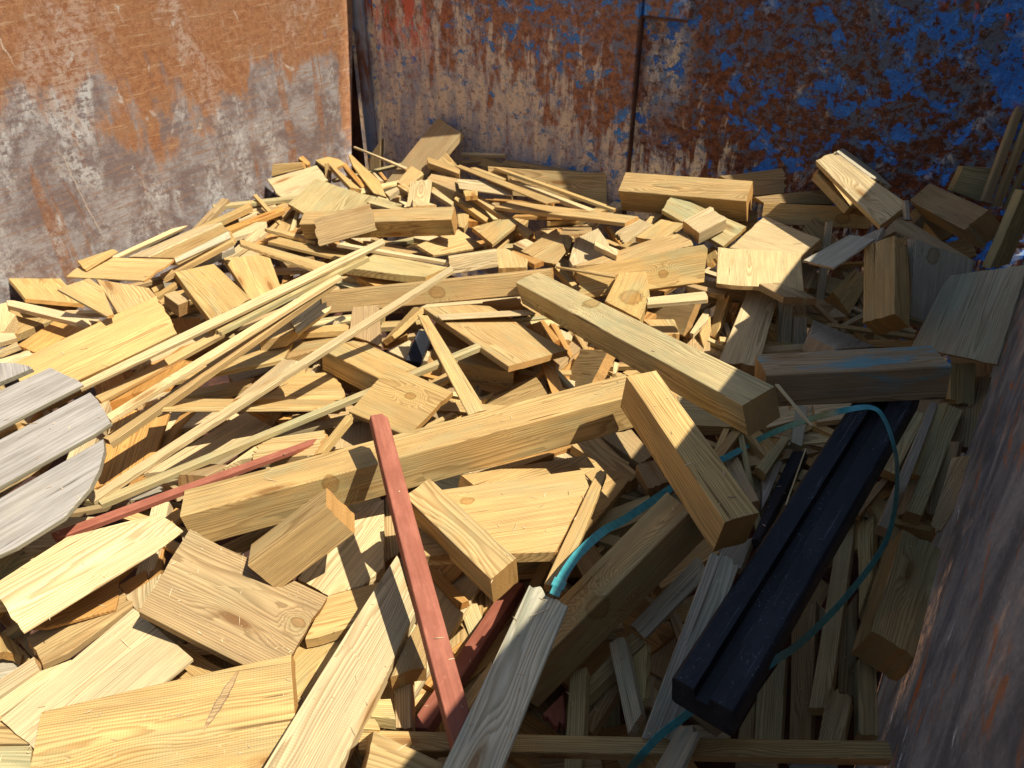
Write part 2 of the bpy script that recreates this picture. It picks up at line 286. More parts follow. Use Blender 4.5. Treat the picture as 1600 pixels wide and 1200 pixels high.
# ------------------------------------------------------------------ wood pieces
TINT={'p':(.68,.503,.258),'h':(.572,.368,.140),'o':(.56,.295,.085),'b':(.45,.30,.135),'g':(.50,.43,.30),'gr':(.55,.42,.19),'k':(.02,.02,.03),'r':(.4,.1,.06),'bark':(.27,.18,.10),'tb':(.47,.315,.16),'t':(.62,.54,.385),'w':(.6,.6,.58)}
STAIN={'bark':(.3,0),'tb':(2.4,.95),'p':(.22,.2),'h':(.30,.1),'o':(.05,0),'b':(.18,.1),'g':(.35,.35),'gr':(.5,.12),'t':(1.1,.6),'k':(0,0),'r':(0,0),'w':(0,0)}
def solid(poly,t,rnd,name,seed=0):
    """extruded board: face polygon in the xy plane (x along the grain) at z=0, body below; sawn ends are left slightly uneven"""
    m=len(poly); pts=[]; endflag=[]
    for i in range(m):
        a=Vector(poly[i]); b=Vector(poly[(i+1)%m]); e=b-a; L=e.length
        isend=abs(e.x)<abs(e.y)*.9
        pts.append((a.x,a.y)); 
        if isend and L>.018 and name not in('bar','slat','cross_batten'):
            n=max(2,min(7,int(L/.010))); rag=.0006 if name in('post','beam') else (.0028 if rnd.random()<.3 else .0009)
            torn=name in('plank','batten','plank_offcut','stick') and rnd.random()<.14 and L<.12
            if torn: n=min(14,max(5,int(L/.005)))
            sg=1 if a.x+b.x>0 else -1
            for q in range(1,n):
                f=(q+rnd.uniform(-.25,.25))/n
                pts.append((a.x+e.x*f+(sg*(rnd.random()**2.2)*.016 if torn else rnd.gauss(0,rag)),a.y+e.y*f))
        elif L>.25 and name in('stick','batten','plank','splinter'):
            n=5; bow=rnd.gauss(0,.0010)*L/.3
            for q in range(1,n):
                f=q/n; pts.append((a.x+e.x*f,a.y+e.y*f+bow*math.sin(math.pi*f)*1.0))
    if name in('plank','plank_offcut','batten') and rnd.random()<.45 and len(pts)>4:
        # a knocked corner: pull the vertex nearest one end corner inwards
        q=rnd.randrange(len(pts)); cx=sum(p[0] for p in pts)/len(pts); cy=sum(p[1] for p in pts)/len(pts)
        f=rnd.uniform(.02,.06); pts[q]=(pts[q][0]+(cx-pts[q][0])*f,pts[q][1]+(cy-pts[q][1])*f*.6)
    bm=bmesh.new()
    top=[bm.verts.new((x,y,0)) for x,y in pts]; bot=[bm.verts.new((x+rnd.gauss(0,.0006),y,-t)) for x,y in pts]
    ft=bm.faces.new(top); fb=bm.faces.new(list(reversed(bot)))
    n=len(pts)
    for i in range(n):
        j=(i+1)%n; bm.faces.new((top[j],top[i],bot[i],bot[j]))
    bmesh.ops.recalc_face_normals(bm,faces=bm.faces[:])
    off={'post':.0035,'beam':.003,'block':.002,'pole':.012,'splinter':.0004,'stick':.0014,'slat':.003}.get(name,.0016)
    off=min(off,t*.3)
    ed=[e for e in bm.edges if (abs(e.verts[0].co.z-e.verts[1].co.z)<t*.3) and abs(e.verts[0].co.x-e.verts[1].co.x)>abs(e.verts[0].co.y-e.verts[1].co.y)]
    bmesh.ops.bevel(bm,geom=ed,offset=off,segments=2 if off>.002 else 1,profile=.5,affect='EDGES',clamp_overlap=True)
    return bm
def grooved(poly,t):
    """bar of constant section with a square groove along the middle of its face"""
    xs=[p[0] for p in poly]; ys=[p[1] for p in poly]; xs.sort(); ys.sort(); x0,x1=(xs[0]+xs[1])/2,(xs[2]+xs[3])/2; y0,y1=(ys[0]+ys[1])/2,(ys[2]+ys[3])/2; w=y1-y0
    g=t*.32; c=.006
    sec=[(y0+c,0),(y0+.355*w,0),(y0+.375*w,-g),(y0+.585*w,-g),(y0+.605*w,0),(y1-c,0),(y1,-c),(y1,-t+c),(y1-c,-t),(y0+c,-t),(y0,-t+c),(y0,-c)]
    bm=bmesh.new(); A=[bm.verts.new((x0,y,z)) for y,z in sec]; B=[bm.verts.new((x1,y,z)) for y,z in sec]
    bm.faces.new(A); bm.faces.new(list(reversed(B))); n=len(sec)
    for i in range(n): bm.faces.new((A[i],A[(i+1)%n],B[(i+1)%n],B[i]))
    bmesh.ops.recalc_face_normals(bm,faces=bm.faces[:])
    bmesh.ops.bevel(bm,geom=bm.edges[:],offset=.0009,segments=1,profile=.5,affect='EDGES',clamp_overlap=True)
    return bm
def attributes(me,tone,rnd,co=None,knot=None,slat=False):
    n=len(me.vertices); T=TINT[tone]; v=rnd.uniform(.80,1.08); w=rnd.uniform(-.01,.05) if tone=='p' else rnd.uniform(-.02,.06)
    if me.attributes.get('wc') is None:
        a=me.attributes.new('wc','FLOAT_VECTOR','POINT'); b=me.attributes.new('tint','FLOAT_COLOR','POINT'); c=me.attributes.new('wp','FLOAT_VECTOR','POINT'); d=me.attributes.new('endg','FLOAT','FACE'); me.attributes.new('kn','FLOAT_VECTOR','POINT'); me.attributes.new('kr','FLOAT','POINT')
    off=Vector((rnd.uniform(-9,9),rnd.choice((-1,1))*rnd.uniform(.0,.075),rnd.uniform(.012,.09)))
    pts=[x.co for x in me.vertices] if co is None else co
    fl=[]; 
    for p in pts: fl+=[p[0]+off.x,p[1]+off.y,p[2]+off.z]
    me.attributes['wc'].data.foreach_set('vector',fl)
    col=(T[0]*v*(1+w*.4),T[1]*v,T[2]*v*(1-w*2),1.0); me.attributes['tint'].data.foreach_set('color',list(col)*n)
    s,bl=STAIN[tone]; s*=rnd.uniform(.4,1.15); sw=0 if tone=='t' else rnd.choice((0,0,0,0,0,.7))
    wv=[s,sw,bl]*n
    if tone=='tb':
        for q,p in enumerate(pts): wv[3*q]=s if p[2]>-.006 else -.25
    me.attributes['wp'].data.foreach_set('vector',wv)
    kx=(knot[0]/1000+off.x,knot[1]/1000+off.y,knot[2]/1000+off.z) if knot else (99.0,99.0,99.0)
    me.attributes['kn'].data.foreach_set('vector',list(kx)*n); me.attributes['kr'].data.foreach_set('value',[knot[3]/1000 if knot else .01]*n)
    me.attributes['endg'].data.foreach_set('value',[1.0 if (abs(f.normal.z)<.6 if slat else abs(f.normal.x)>.75) else 0.0 for f in me.polygons])
CAT={'plank':'plank','plank_offcut':'wood offcut','batten':'batten','stick':'stick','splinter':'splinter','block':'wood block','post':'post','beam':'beam','pole':'pole','bar':'bar','scrap':'scrap'}
GRP={'plank':'planks in the waste wood pile','plank_offcut':'small offcuts in the waste wood pile','batten':'battens in the waste wood pile','stick':'long thin sticks on the pile','splinter':'splinters on the pile','block':'blocks in the waste wood pile','post':'posts in the waste wood pile','beam':'beams in the waste wood pile','pole':'poles leaning in the corner'}
def place(o,org,xa,n):
    n=Vector(n).normalized(); xa=Vector(xa); xa=(xa-xa.dot(n)*n).normalized(); ya=n.cross(xa)
    o.matrix_world=Matrix(((xa.x,ya.x,n.x,org[0]),(xa.y,ya.y,n.y,org[1]),(xa.z,ya.z,n.z,org[2]),(0,0,0,1)))
def piece(name,tone,org,xa,n,poly,t,sp,seed,mat=None,knot=None):
    rnd=random.Random(seed*7+1)
    bm=grooved(poly,t) if sp=='grooved' else solid(poly,t,rnd,name)
    me=bpy.data.meshes.new(name); bm.to_mesh(me); bm.free()
    attributes(me,tone,rnd,None,knot,name=='slat')
    me.materials.append(mat or {'k':BLACK,'r':RED,'w':WHITE}.get(tone,WOOD))
    o=bpy.data.objects.new(name,me); COL.objects.link(o); place(o,org,xa,n)
    return o
# name, tone, label, origin, grain axis, face normal, face polygon (mm along/across), thickness (mm), special
PIECES=[
('block','b','narrow upright offcut in the dark corner beside the sunlit wall edge',(-2.7553,2.9322,-1.3433),(-0.102,-0.133,-0.986),(0.344,-0.934,0.091),(57.0,-30.5,72.9,33.1,-109.8,24.1,-20.1,-26.7),48.0,''),
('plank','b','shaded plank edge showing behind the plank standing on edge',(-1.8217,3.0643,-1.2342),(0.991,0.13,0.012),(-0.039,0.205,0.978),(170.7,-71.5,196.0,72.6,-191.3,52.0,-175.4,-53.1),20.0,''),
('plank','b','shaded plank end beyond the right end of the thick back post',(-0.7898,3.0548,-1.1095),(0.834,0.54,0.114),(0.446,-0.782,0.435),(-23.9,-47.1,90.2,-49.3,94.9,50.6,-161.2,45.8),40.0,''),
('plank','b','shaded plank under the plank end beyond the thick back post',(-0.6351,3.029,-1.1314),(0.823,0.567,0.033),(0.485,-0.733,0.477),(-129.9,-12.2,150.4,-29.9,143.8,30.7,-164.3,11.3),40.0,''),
('batten','p','pale batten lying closest along the sunlit rusty wall, rear of the parallel battens',(-2.9021,1.7256,-1.3544),(-0.234,0.969,-0.072),(0.335,0.15,0.93),(-238.0,-9.5,243.5,-11.7,249.5,11.8,-255.0,9.5),17.0,''),
('plank','h','plank in deep shade beneath the slanting pale batten at left',(-2.713,1.0189,-1.3715),(-0.624,0.762,-0.171),(0.023,0.237,0.971),(-92.6,-27.3,74.3,-82.8,123.1,92.9,-104.9,17.2),30.0,''),
('plank','b','plank leaning steeply against the back wall, its upper half in shade',(-2.3801,2.8636,-1.2479),(0.255,0.745,0.616),(-0.174,-0.592,0.787),(-222.5,109.9,-205.5,-110.0,202.8,-113.1,225.2,113.2),30.0,''),
('plank','h','plank standing on edge against the back wall left of the wall rib',(-1.7248,2.9524,-1.272),(-0.922,-0.388,0.01),(0.369,-0.868,0.331),(271.5,60.9,-282.4,70.2,-268.1,-70.1,278.9,-60.9),55.0,''),
('plank','gr','dark green plank leaning on the blue back wall beside the poles',(-0.0662,3.0682,-0.9632),(-0.831,-0.52,0.197),(0.555,-0.791,0.255),(-59.9,59.8,-55.2,-59.0,54.2,-43.1,60.9,42.3),30.0,''),
('batten','h','short batten tucked under the batten that reaches highest up the left wall',(-2.7409,1.9085,-1.3327),(0.137,0.982,0.133),(-0.003,-0.134,0.991),(10.0,-16.1,90.3,-14.5,94.4,12.4,-194.8,18.1),25.0,''),
('batten','h','batten whose squared tip reaches highest up the sunlit wall at left',(-2.7357,1.8836,-1.3072),(0.35,0.911,0.216),(-0.086,-0.198,0.976),(-174.0,-20.9,169.8,-21.9,179.5,22.0,-175.2,20.9),25.0,''),
('batten','o','orange batten right of the grey bark battens at the left wall',(-2.6346,2.0218,-1.3179),(0.371,0.919,0.136),(-0.066,-0.12,0.991),(-128.7,-23.6,126.3,-22.8,135.4,22.7,-132.9,23.6),20.0,''),
('post','h','second post lower down, in front of the thick post by the back wall',(-0.9888,3.0405,-1.2568),(0.954,0.298,0.017),(-0.016,-0.006,1),(-208.3,-114.4,208.3,-114.4,208.3,114.4,-208.3,114.4),60.0,''),
('scrap','w','white scrap deep in the dark gap right of the tall red strip',(-0.714,0.8468,-1.3919),(-0.891,0.443,0.097),(0.102,-0.013,0.995),(-28.8,22.1,-6.2,-17.7,14.3,-11.5,20.7,7.1),10.0,''),
('plank','p','very pale smooth plank between two honey battens beside the left wall',(-2.7184,1.68,-1.3088),(-0.021,-0.999,-0.038),(-0.308,-0.03,0.951),(183.0,106.6,-179.9,77.6,-163.5,-79.2,160.4,-105.1),20.0,''),
('batten','p','pale batten just in front of the orange one near the left wall',(-2.577,1.9447,-1.322),(-0.234,-0.972,0),(0,0,1),(103.7,35.1,-56.5,35.1,-85.0,-22.0,-49.7,-46.0,87.6,-2.3),20.0,''),
('plank_offcut','p','pale scrap corner above the board leaning behind the arched grain board',(-2.3992,1.8076,-1.3328),(0.984,-0.043,0.174),(-0.177,-0.072,0.982),(49.3,-27.4,61.0,22.5,-66.9,57.8,-43.4,-53.0),20.0,''),
('batten','p','batten rising from the splintered board towards the shaded gap at left',(-2.4843,1.8528,-1.318),(-0.391,0.92,0),(0,0,1),(-172.3,0.9,93.5,-36.9,155.7,-8.5,116.4,22.3,-193.3,22.3),20.0,''),
('post','h','half sunlit post with a dark knot right of the second back post',(-0.5383,2.9621,-1.1578),(0.983,0.139,0.121),(0.086,-0.926,0.367),(-194.6,-40.0,194.6,-40.0,194.6,40.0,-194.6,40.0),120.0,''),
('plank','h','tan plank lying between pale plank and grey bark edged batten',(-2.4644,1.5966,-1.2248),(0.284,0.945,0.164),(-0.321,-0.068,0.945),(-112.4,-128.3,111.0,-129.2,153.0,129.3,-151.5,128.2),30.0,''),
('plank','o','orange brown plank partly under the wide board at left',(-2.5378,1.0329,-1.3817),(-0.447,0.888,-0.106),(0.071,0.153,0.986),(-106.6,6.9,-78.3,-70.5,135.0,-87.8,132.1,75.7,-82.2,75.7),12.0,''),
('plank_offcut','h','upright corner of an offcut just right of the leaning plank',(-2.2009,2.8159,-1.2279),(-0.849,0.515,0.115),(-0.184,-0.493,0.85),(-74.3,38.2,-61.7,-38.2,72.4,-40.6,63.5,40.6),30.0,''),
('stick','p','tiny stick at the foot of the leaning plank',(-2.5584,2.7309,-1.333),(-0.861,0.509,0.016),(0.11,0.157,0.981),(-64.0,10.5,-62.2,-10.4,61.4,-6.5,64.9,6.4),15.0,''),
('plank','g','shaded grey plank behind the tall half sunlit leaning plank',(-0.4347,3.058,-0.9685),(0.856,-0.395,-0.335),(0.429,0.177,0.886),(84.9,-71.1,127.2,53.2,-149.9,129.4,-62.3,-111.5),30.0,''),
('batten','g','lower of the two weathered grey bark battens at left',(-2.2631,1.4659,-1.1977),(-0.148,0.989,0),(0,0,1),(-168.0,0.3,-2.8,-6.3,145.0,-29.3,179.9,17.6,-154.2,17.6),25.0,''),
('batten','h','thin pale batten between two weathered grey battens at left',(-2.2166,1.4315,-1.1557),(0.288,0.932,0.222),(-0.057,-0.214,0.975),(-134.6,-16.2,130.7,-12.4,134.7,12.4,-130.8,16.2),20.0,''),
('block','p','pale block end cut off by the left edge under the slanting batten',(-2.6929,0.9703,-1.3122),(-0.881,0.473,0),(0,0,1),(-125.4,22.9,-112.4,4.3,-5.7,-32.3,37.6,-11.0,104.7,-6.7,101.3,22.9),50.0,''),
('post','h','thick post lying along the back wall right of the wall rib',(-1.0515,2.8954,-1.1243),(0.99,0.111,0.09),(-0.028,-0.47,0.882),(-261.2,-53.8,261.2,-53.8,261.2,53.8,-261.2,53.8),120.0,''),
('plank','b','dark plank in the gap below the grey square board at the right wall',(0.1265,2.489,-1.3073),(0.231,-0.888,-0.398),(-0.44,-0.46,0.771),(118.1,-69.0,116.9,68.6,-122.1,90.4,-113.0,-90.0),30.0,''),
('plank_offcut','o','orange end grain offcut peeking out right of the wide board',(-2.2147,1.3272,-1.3684),(-0.828,0.523,0.202),(0.157,-0.13,0.979),(-52.1,43.5,-19.3,-45.0,20.4,-46.8,51.0,48.3),30.0,''),
('batten','h','tiny batten end below the bright sawn end of the honey plank',(-2.548,1.4512,-1.3742),(-0.272,-0.944,-0.184),(-0.037,-0.181,0.983),(23.3,17.8,-19.9,15.1,-22.4,-15.1,18.9,-17.7),15.0,''),
('batten','h','short thin batten above the small brown cube like block',(-2.2226,1.2917,-1.2179),(0.152,0.959,0.239),(-0.028,-0.238,0.971),(-38.9,-12.3,34.9,-11.6,41.1,11.6,-37.1,12.3),15.0,''),
('stick','h','short stick showing behind the front long back stick',(-1.9678,2.8398,-1.2331),(-0.994,0.031,0.103),(0.106,0.137,0.985),(-96.2,16.6,-86.8,-16.6,87.3,-16.4,95.7,16.4),15.0,''),
('plank','h','olive plank in shade left of the big brown block',(-0.1324,3.0675,-1.1312),(-0.793,0.539,0.285),(0.337,-0.001,0.941),(-101.1,87.5,-44.3,-77.3,60.9,-50.9,84.5,40.8),30.0,''),
('batten','g','weathered grey bark edged batten below the tan plank at left',(-2.2076,1.4574,-1.1241),(0.158,0.98,0.119),(0.407,-0.174,0.897),(-107.9,-8.9,100.1,-15.0,110.9,15.1,-103.1,8.8),12.0,''),
('block','b','small brown cube like block beside the end of the wide board',(-2.1674,1.2898,-1.2317),(0.975,-0.035,-0.22),(0.222,0.083,0.972),(36.6,-21.5,36.6,21.5,-36.6,21.5,-36.6,-21.5),50.0,''),
('batten','h','short thick batten at the left head of the long back sticks',(-2.2117,2.7936,-1.2211),(0.98,-0.201,0),(0,0,1),(-57.1,-28.6,160.0,-27.2,112.3,24.1,-107.4,24.1,-107.8,7.5),30.0,''),
('plank_offcut','o','orange offcut corner behind the pale square plank',(-2.9041,2.5862,-1.2695),(-0.942,0.254,0.22),(0.203,-0.09,0.975),(-52.1,13.0,-37.7,-13.3,42.1,-16.0,47.7,16.3),30.0,''),
('stick','h','rearmost long stick resting on the plank standing on edge',(-1.6261,2.8443,-1.2305),(-0.993,0.111,0.05),(0.079,0.266,0.961),(-334.8,25.1,-317.3,-25.0,322.5,-16.7,329.6,16.6),13.0,''),
('plank','b','shaded plank below the long flat plank with the slanted end',(-1.4506,2.6904,-1.3347),(0.567,-0.76,0.318),(-0.242,0.216,0.946),(177.0,-65.3,187.1,63.0,-190.7,124.9,-173.3,-122.7),30.0,''),
('plank','h','plank directly underneath the tall half sunlit leaning plank',(-0.4723,2.9555,-1.0339),(0.854,-0.321,-0.41),(0.449,0.055,0.892),(96.2,-73.8,124.8,77.5,-130.6,50.1,-90.5,-53.8),30.0,''),
('block','h','block in deep shade under the big brown block',(-0.025,3.061,-1.2043),(0.771,0.614,0.169),(0.336,-0.617,0.711),(-30.1,-34.5,45.3,-37.8,41.8,38.3,-57.0,33.9),80.0,''),
('plank','b','dark plank deep in the gap between the blue tinted post and right wall',(0.0922,2.205,-1.3508),(0.11,-0.923,-0.37),(-0.275,-0.386,0.881),(125.0,-76.7,127.6,76.5,-127.0,105.1,-125.6,-104.9),30.0,''),
('batten','g','grey offcut tip above the big upright notched block',(-0.1846,3.0026,-1.1228),(0.418,0.041,-0.907),(0.665,-0.694,0.275),(19.0,-16.6,20.6,15.8,-27.1,20.8,-12.5,-19.9),20.0,''),
('plank','b','dark plank behind the battens right of the strap loop',(0.0887,1.9019,-1.3831),(-0.081,0.97,0.228),(-0.41,-0.241,0.88),(-130.4,52.0,-122.0,-52.3,126.4,-67.8,126.0,68.1),30.0,''),
('plank','p','pale plank corner just above the grey slatted round at left',(-2.5112,0.8792,-1.3696),(0.33,0.944,0),(0,0,1),(-49.5,-5.7,-4.5,-40.5,55.8,-6.3,42.7,26.2,-44.4,26.2),20.0,''),
('batten','p','lower of two short batten ends entering from the left edge above the grey slats',(-2.5398,0.8843,-1.343),(-0.323,-0.933,-0.159),(-0.098,-0.135,0.986),(33.9,9.6,-32.4,15.9,-32.6,-15.7,31.1,-9.8),19.0,''),
('stick','p','middle one of the three long back sticks',(-1.6117,2.7845,-1.2381),(0.931,-0.359,0.065),(-0.016,0.137,0.99),(283.3,-19.1,289.4,19.2,-287.1,11.0,-285.6,-11.0),20.0,''),
('plank','h','honey plank with bright sawn end, lying flat against the left wall',(-2.3303,1.216,-1.1356),(0.896,0.443,0.019),(-0.029,0.018,0.999),(134.1,-84.2,150.5,84.5,-149.5,76.9,-135.0,-77.3),7.0,''),
('plank','h','plank with a dark nick and orange sawn end at far left edge',(-2.8509,1.1858,-1.3344),(0.965,-0.26,0.035),(0.075,0.4,0.913),(169.2,-91.1,193.2,90.9,-188.5,94.8,-173.9,-94.6),15.0,''),
('batten','p','upper of two short batten ends entering from the left edge above the grey slats',(-2.5616,0.9026,-1.3157),(-0.37,-0.913,0.175),(0.258,0.079,0.963),(29.4,28.7,-28.2,12.8,-23.2,-14.5,22.0,-27.0),20.0,''),
('plank','h','board leaning behind the arched grain board, its top in shade',(-2.1057,1.5721,-1.2513),(-0.861,0.448,0.242),(0.226,-0.091,0.97),(-127.7,55.8,-103.1,-58.4,101.0,-77.6,129.8,80.1),30.0,''),
('plank_offcut','h','block standing behind the pale square plank at the left wall',(-2.8777,2.4433,-1.2655),(-0.8,-0.583,-0.143),(0.53,-0.798,0.286),(80.4,28.5,-84.6,14.2,-79.7,-14.2,83.9,-28.4),50.0,''),
('plank','h','plank sloping away just behind the pale square plank near the wall edge',(-2.8831,2.7193,-1.3121),(0.965,0.247,-0.085),(0.069,0.073,0.995),(-27.3,-41.1,89.5,-120.2,88.8,26.6,25.3,67.4,-176.3,67.4),14.0,''),
('batten','o','orange shaded batten left of the slender tapering plank',(-2.6058,2.6153,-1.2988),(0.88,-0.465,-0.096),(-0.036,-0.267,0.963),(138.8,-12.9,136.9,12.9,-140.4,11.4,-135.4,-11.4),40.0,''),
('stick','h','front one of the long back sticks, with an orange cut end',(-1.7757,2.6516,-1.1781),(0.901,-0.421,0.104),(-0.105,0.021,0.994),(383.9,-27.4,400.7,27.6,-394.7,14.0,-389.8,-14.2),6.0,''),
('batten','o','orange thin offcut edge left of the pale plank offcut',(-1.3084,2.833,-1.3752),(-0.797,0.582,0.163),(0.121,-0.11,0.987),(-79.1,9.9,-70.0,-9.9,72.6,-10.7,76.5,10.8),20.0,''),
('plank_offcut','p','pale splintered scrap behind the angled offcut with pale right edge',(-1.5014,2.5395,-1.3092),(0.08,-0.997,0),(0,0,1),(68.9,19.8,-56.9,19.8,-12.0,-39.6),20.0,''),
('plank','gr','greenish board with a knot behind the bright cube like block',(-0.9288,2.7939,-1.2005),(0.971,-0.162,-0.174),(0.098,-0.395,0.914),(152.8,-67.1,165.0,68.0,-167.4,47.8,-150.4,-48.7),22.0,''),
('plank','p','tall plank leaning at back right, its tip sunlit and rest shaded',(-0.401,2.8482,-0.9692),(-0.759,0.628,0.173),(-0.174,-0.452,0.875),(-214.2,60.0,-191.6,-59.2,198.6,-37.4,207.2,36.5),27.0,''),
('pole','b','rightmost darkest of three poles leaning in the back right corner',(0.0756,3.0684,-0.9076),(-0.082,-0.367,-0.927),(0.548,-0.793,0.265),(-118.6,-13.0,119.8,-12.4,114.1,12.4,-115.3,13.0),20.0,''),
('batten','g','small upright grey batten end right of the leaning half sunlit plank',(-0.2142,2.729,-0.9832),(0.374,-0.212,-0.903),(0.491,-0.781,0.386),(29.8,-7.7,33.0,7.7,-31.2,7.3,-31.6,-7.3),20.0,''),
('plank_offcut','b','brown corner offcut in front of the half sunlit post with dark knot',(-0.4973,2.8889,-1.1992),(0.757,-0.526,-0.386),(0.202,-0.373,0.905),(65.5,-50.1,65.5,52.1,-79.1,31.5,-52.0,-33.4),30.0,''),
('plank','o','orange plank seen between the long sticks beside the grey slats',(-2.0536,1.056,-1.3716),(-0.655,0.733,-0.184),(-0.307,-0.036,0.951),(-120.3,-90.4,122.7,-114.3,132.0,115.4,-134.5,89.2),30.0,''),
('plank','gr','dark olive plank inside the strap loop',(0.0109,1.9891,-1.3564),(-0.076,-0.987,-0.144),(-0.174,-0.129,0.976),(138.7,21.4,-139.2,20.0,-130.5,-20.1,131.1,-21.4),30.0,''),
('plank','h','plank dipping behind the wide board, right of the wedge shaped offcut',(-2.1543,1.1335,-1.1463),(-0.946,0.3,0.125),(0.099,-0.099,0.99),(-68.1,62.4,-84.7,-60.6,3.2,-58.2,149.6,56.5),30.0,''),
('batten','h','small upright batten end right of the pale square plank',(-2.79,2.6183,-1.32),(0.156,-0.301,-0.941),(0.512,-0.79,0.338),(38.5,-9.9,37.9,9.9,-38.5,10.7,-37.8,-10.7),20.0,''),
('batten','p','pale batten end between the fanned sticks above the vivid orange plank',(-1.8901,0.9709,-1.3379),(0.426,-0.848,0.317),(-0.336,0.177,0.925),(54.0,47.4,-53.5,31.3,-44.6,-32.7,44.1,-46.0),20.0,''),
('plank_offcut','h','wedge shaped plank offcut right of the plank with the dark nick',(-2.2102,1.0506,-1.1302),(-0.997,0,0.079),(0.078,0.148,0.986),(-137.3,48.1,-140.1,28.6,45.8,-58.5,123.0,-66.2,108.6,48.1),9.0,''),
('batten','h','narrow batten descending from behind the pale square plank',(-2.6178,2.5567,-1.2893),(0.891,-0.454,-0.025),(0.153,0.247,0.957),(160.5,-23.9,178.5,24.3,-170.2,8.3,-168.8,-8.7),20.0,''),
('plank_offcut','h','small offcut in the gap under the thick back post',(-1.1349,2.817,-1.2543),(0.051,-0.999,-0.018),(-0.011,-0.019,1),(56.3,14.3,-57.0,22.2,-52.8,-22.0,53.5,-14.5),30.0,''),
('plank_offcut','gr','greenish scrap between two angled offcuts at the back centre',(-1.348,2.4794,-1.2809),(0.514,-0.854,-0.079),(0.251,0.062,0.966),(44.3,-10.5,54.1,8.9,-52.2,30.2,-46.2,-28.7),30.0,''),
('batten','h','batten just below the flat board under the fanned sticks',(-1.7958,1.1233,-1.3561),(-0.79,-0.593,-0.158),(-0.273,0.109,0.956),(-106.5,38.3,-98.8,-38.0,97.7,-30.3,107.7,29.9),25.0,''),
('plank','h','board with bold arched grain and a splintered top edge at left',(-2.0888,1.3777,-1.2125),(-0.933,0.196,0.303),(0.302,-0.036,0.953),(-131.1,82.4,-102.4,-80.7,106.4,-66.5,127.1,64.9),32.0,''),
('stick','p','thin stick crossing in front of the leaning plank at the back corner',(-2.6108,2.816,-1.2675),(-0.992,0.057,0.11),(0.114,0.073,0.991),(-182.8,11.5,-172.4,-11.4,176.3,-4.4,178.9,4.3),10.0,''),
('batten','gr','greenish round edged batten above the rounded corner plank',(-1.8799,2.6496,-1.3247),(0.957,-0.19,-0.218),(0.238,0.088,0.967),(85.8,-18.4,95.7,17.9,-99.7,25.0,-81.8,-24.5),30.0,''),
('batten','p','pale batten slanting below the plank with the dark nick',(-2.6185,1.0614,-1.3082),(0.975,0.222,0),(0,0,1),(-141.7,-16.2,229.0,-27.8,236.2,17.6,-149.9,17.6,-173.7,8.9),20.0,''),
('plank_offcut','h','offcut lying across the foot of the leaning plank',(-2.3289,2.7051,-1.2803),(-0.116,0.979,0.166),(0.243,-0.134,0.961),(-72.5,-28.0,65.0,-42.2,82.2,43.2,-74.6,27.0),30.0,''),
('batten','h','batten sloping down right of the nearly white pointed plank',(-1.7115,2.5593,-1.2728),(-0.95,0.271,0.155),(0.138,-0.079,0.987),(-194.3,19.7,-185.9,-19.6,188.5,-17.5,191.7,17.5),25.0,''),
('plank_offcut','p','pale plank offcut below the slanted end of the long flat plank',(-1.1741,2.7149,-1.2734),(-0.461,-0.813,-0.356),(-0.215,-0.287,0.934),(76.8,50.1,-67.7,43.4,-57.9,-44.3,48.8,-49.2),30.0,''),
('pole','b','middle one of three poles leaning in the back right corner',(0.0355,3.0624,-0.8651),(-0.007,-0.357,-0.934),(0.552,-0.78,0.294),(-157.9,-15.3,158.5,-15.4,153.4,15.4,-154.0,15.3),20.0,''),
('block','b','big brown block with a black shaded end below the three poles',(-0.1139,2.8282,-0.9772),(0.489,-0.857,0.163),(-0.698,-0.272,0.662),(207.7,-43.1,207.7,43.1,-207.7,43.1,-207.7,-43.1),89.0,''),
('plank','o','vivid orange plank right of the grey slats with a shadow stripe across',(-1.7819,0.8123,-1.3559),(-0.646,0.757,0.099),(0.075,-0.067,0.995),(-99.0,-69.0,120.2,-75.4,146.1,76.8,-167.3,67.6),14.0,''),
('plank_offcut','p','pale scrap tip under the diagonal post',(-1.0702,2.0004,-1.3815),(-0.551,0.832,-0.056),(0.237,0.22,0.946),(-28.5,11.5,-28.1,-13.1,20.5,-23.0,36.1,24.6),20.0,''),
('plank','b','dark reddish plank inside the strap loop',(-0.0204,1.2763,-1.5867),(0.273,-0.95,-0.152),(-0.409,-0.258,0.876),(169.3,-22.8,166.6,22.2,-201.1,29.5,-134.7,-28.8),30.0,''),
('plank_offcut','p','pale small scrap below the foot of the leaning plank',(-2.3017,2.5432,-1.292),(-0.249,-0.948,-0.196),(0.047,-0.214,0.976),(36.6,23.4,-29.0,11.0,-34.2,-11.5,26.6,-23.0),25.0,''),
('batten','gr','greenish grey batten leaning on the right wall above the grey square board',(0.0991,2.6885,-0.9707),(-0.034,-0.347,-0.937),(0.812,-0.557,0.176),(-120.5,-39.1,122.0,-40.0,98.4,39.9,-99.9,39.2),30.0,''),
('plank_offcut','h','little square scrap left of the short upright offcut',(-2.2648,2.5953,-1.2838),(-0.954,0.221,0.201),(0.186,-0.086,0.979),(-38.7,17.5,-26.1,-18.1,29.3,-21.3,35.5,21.8),20.0,''),
('plank','h','half shaded plank behind the plank with a rounded corner',(-1.6574,1.264,-1.3395),(-0.278,0.961,0),(0,0,1),(-54.9,-15.8,18.0,-64.1,65.9,-27.8,81.8,53.8,-110.8,53.8),30.0,''),
('plank','b','brownish board shaded by the short thick post above it',(-1.9506,2.0982,-1.3073),(0.885,-0.427,0.186),(-0.043,0.322,0.946),(101.1,-96.3,139.7,100.9,-129.1,57.0,-111.6,-61.6),20.0,''),
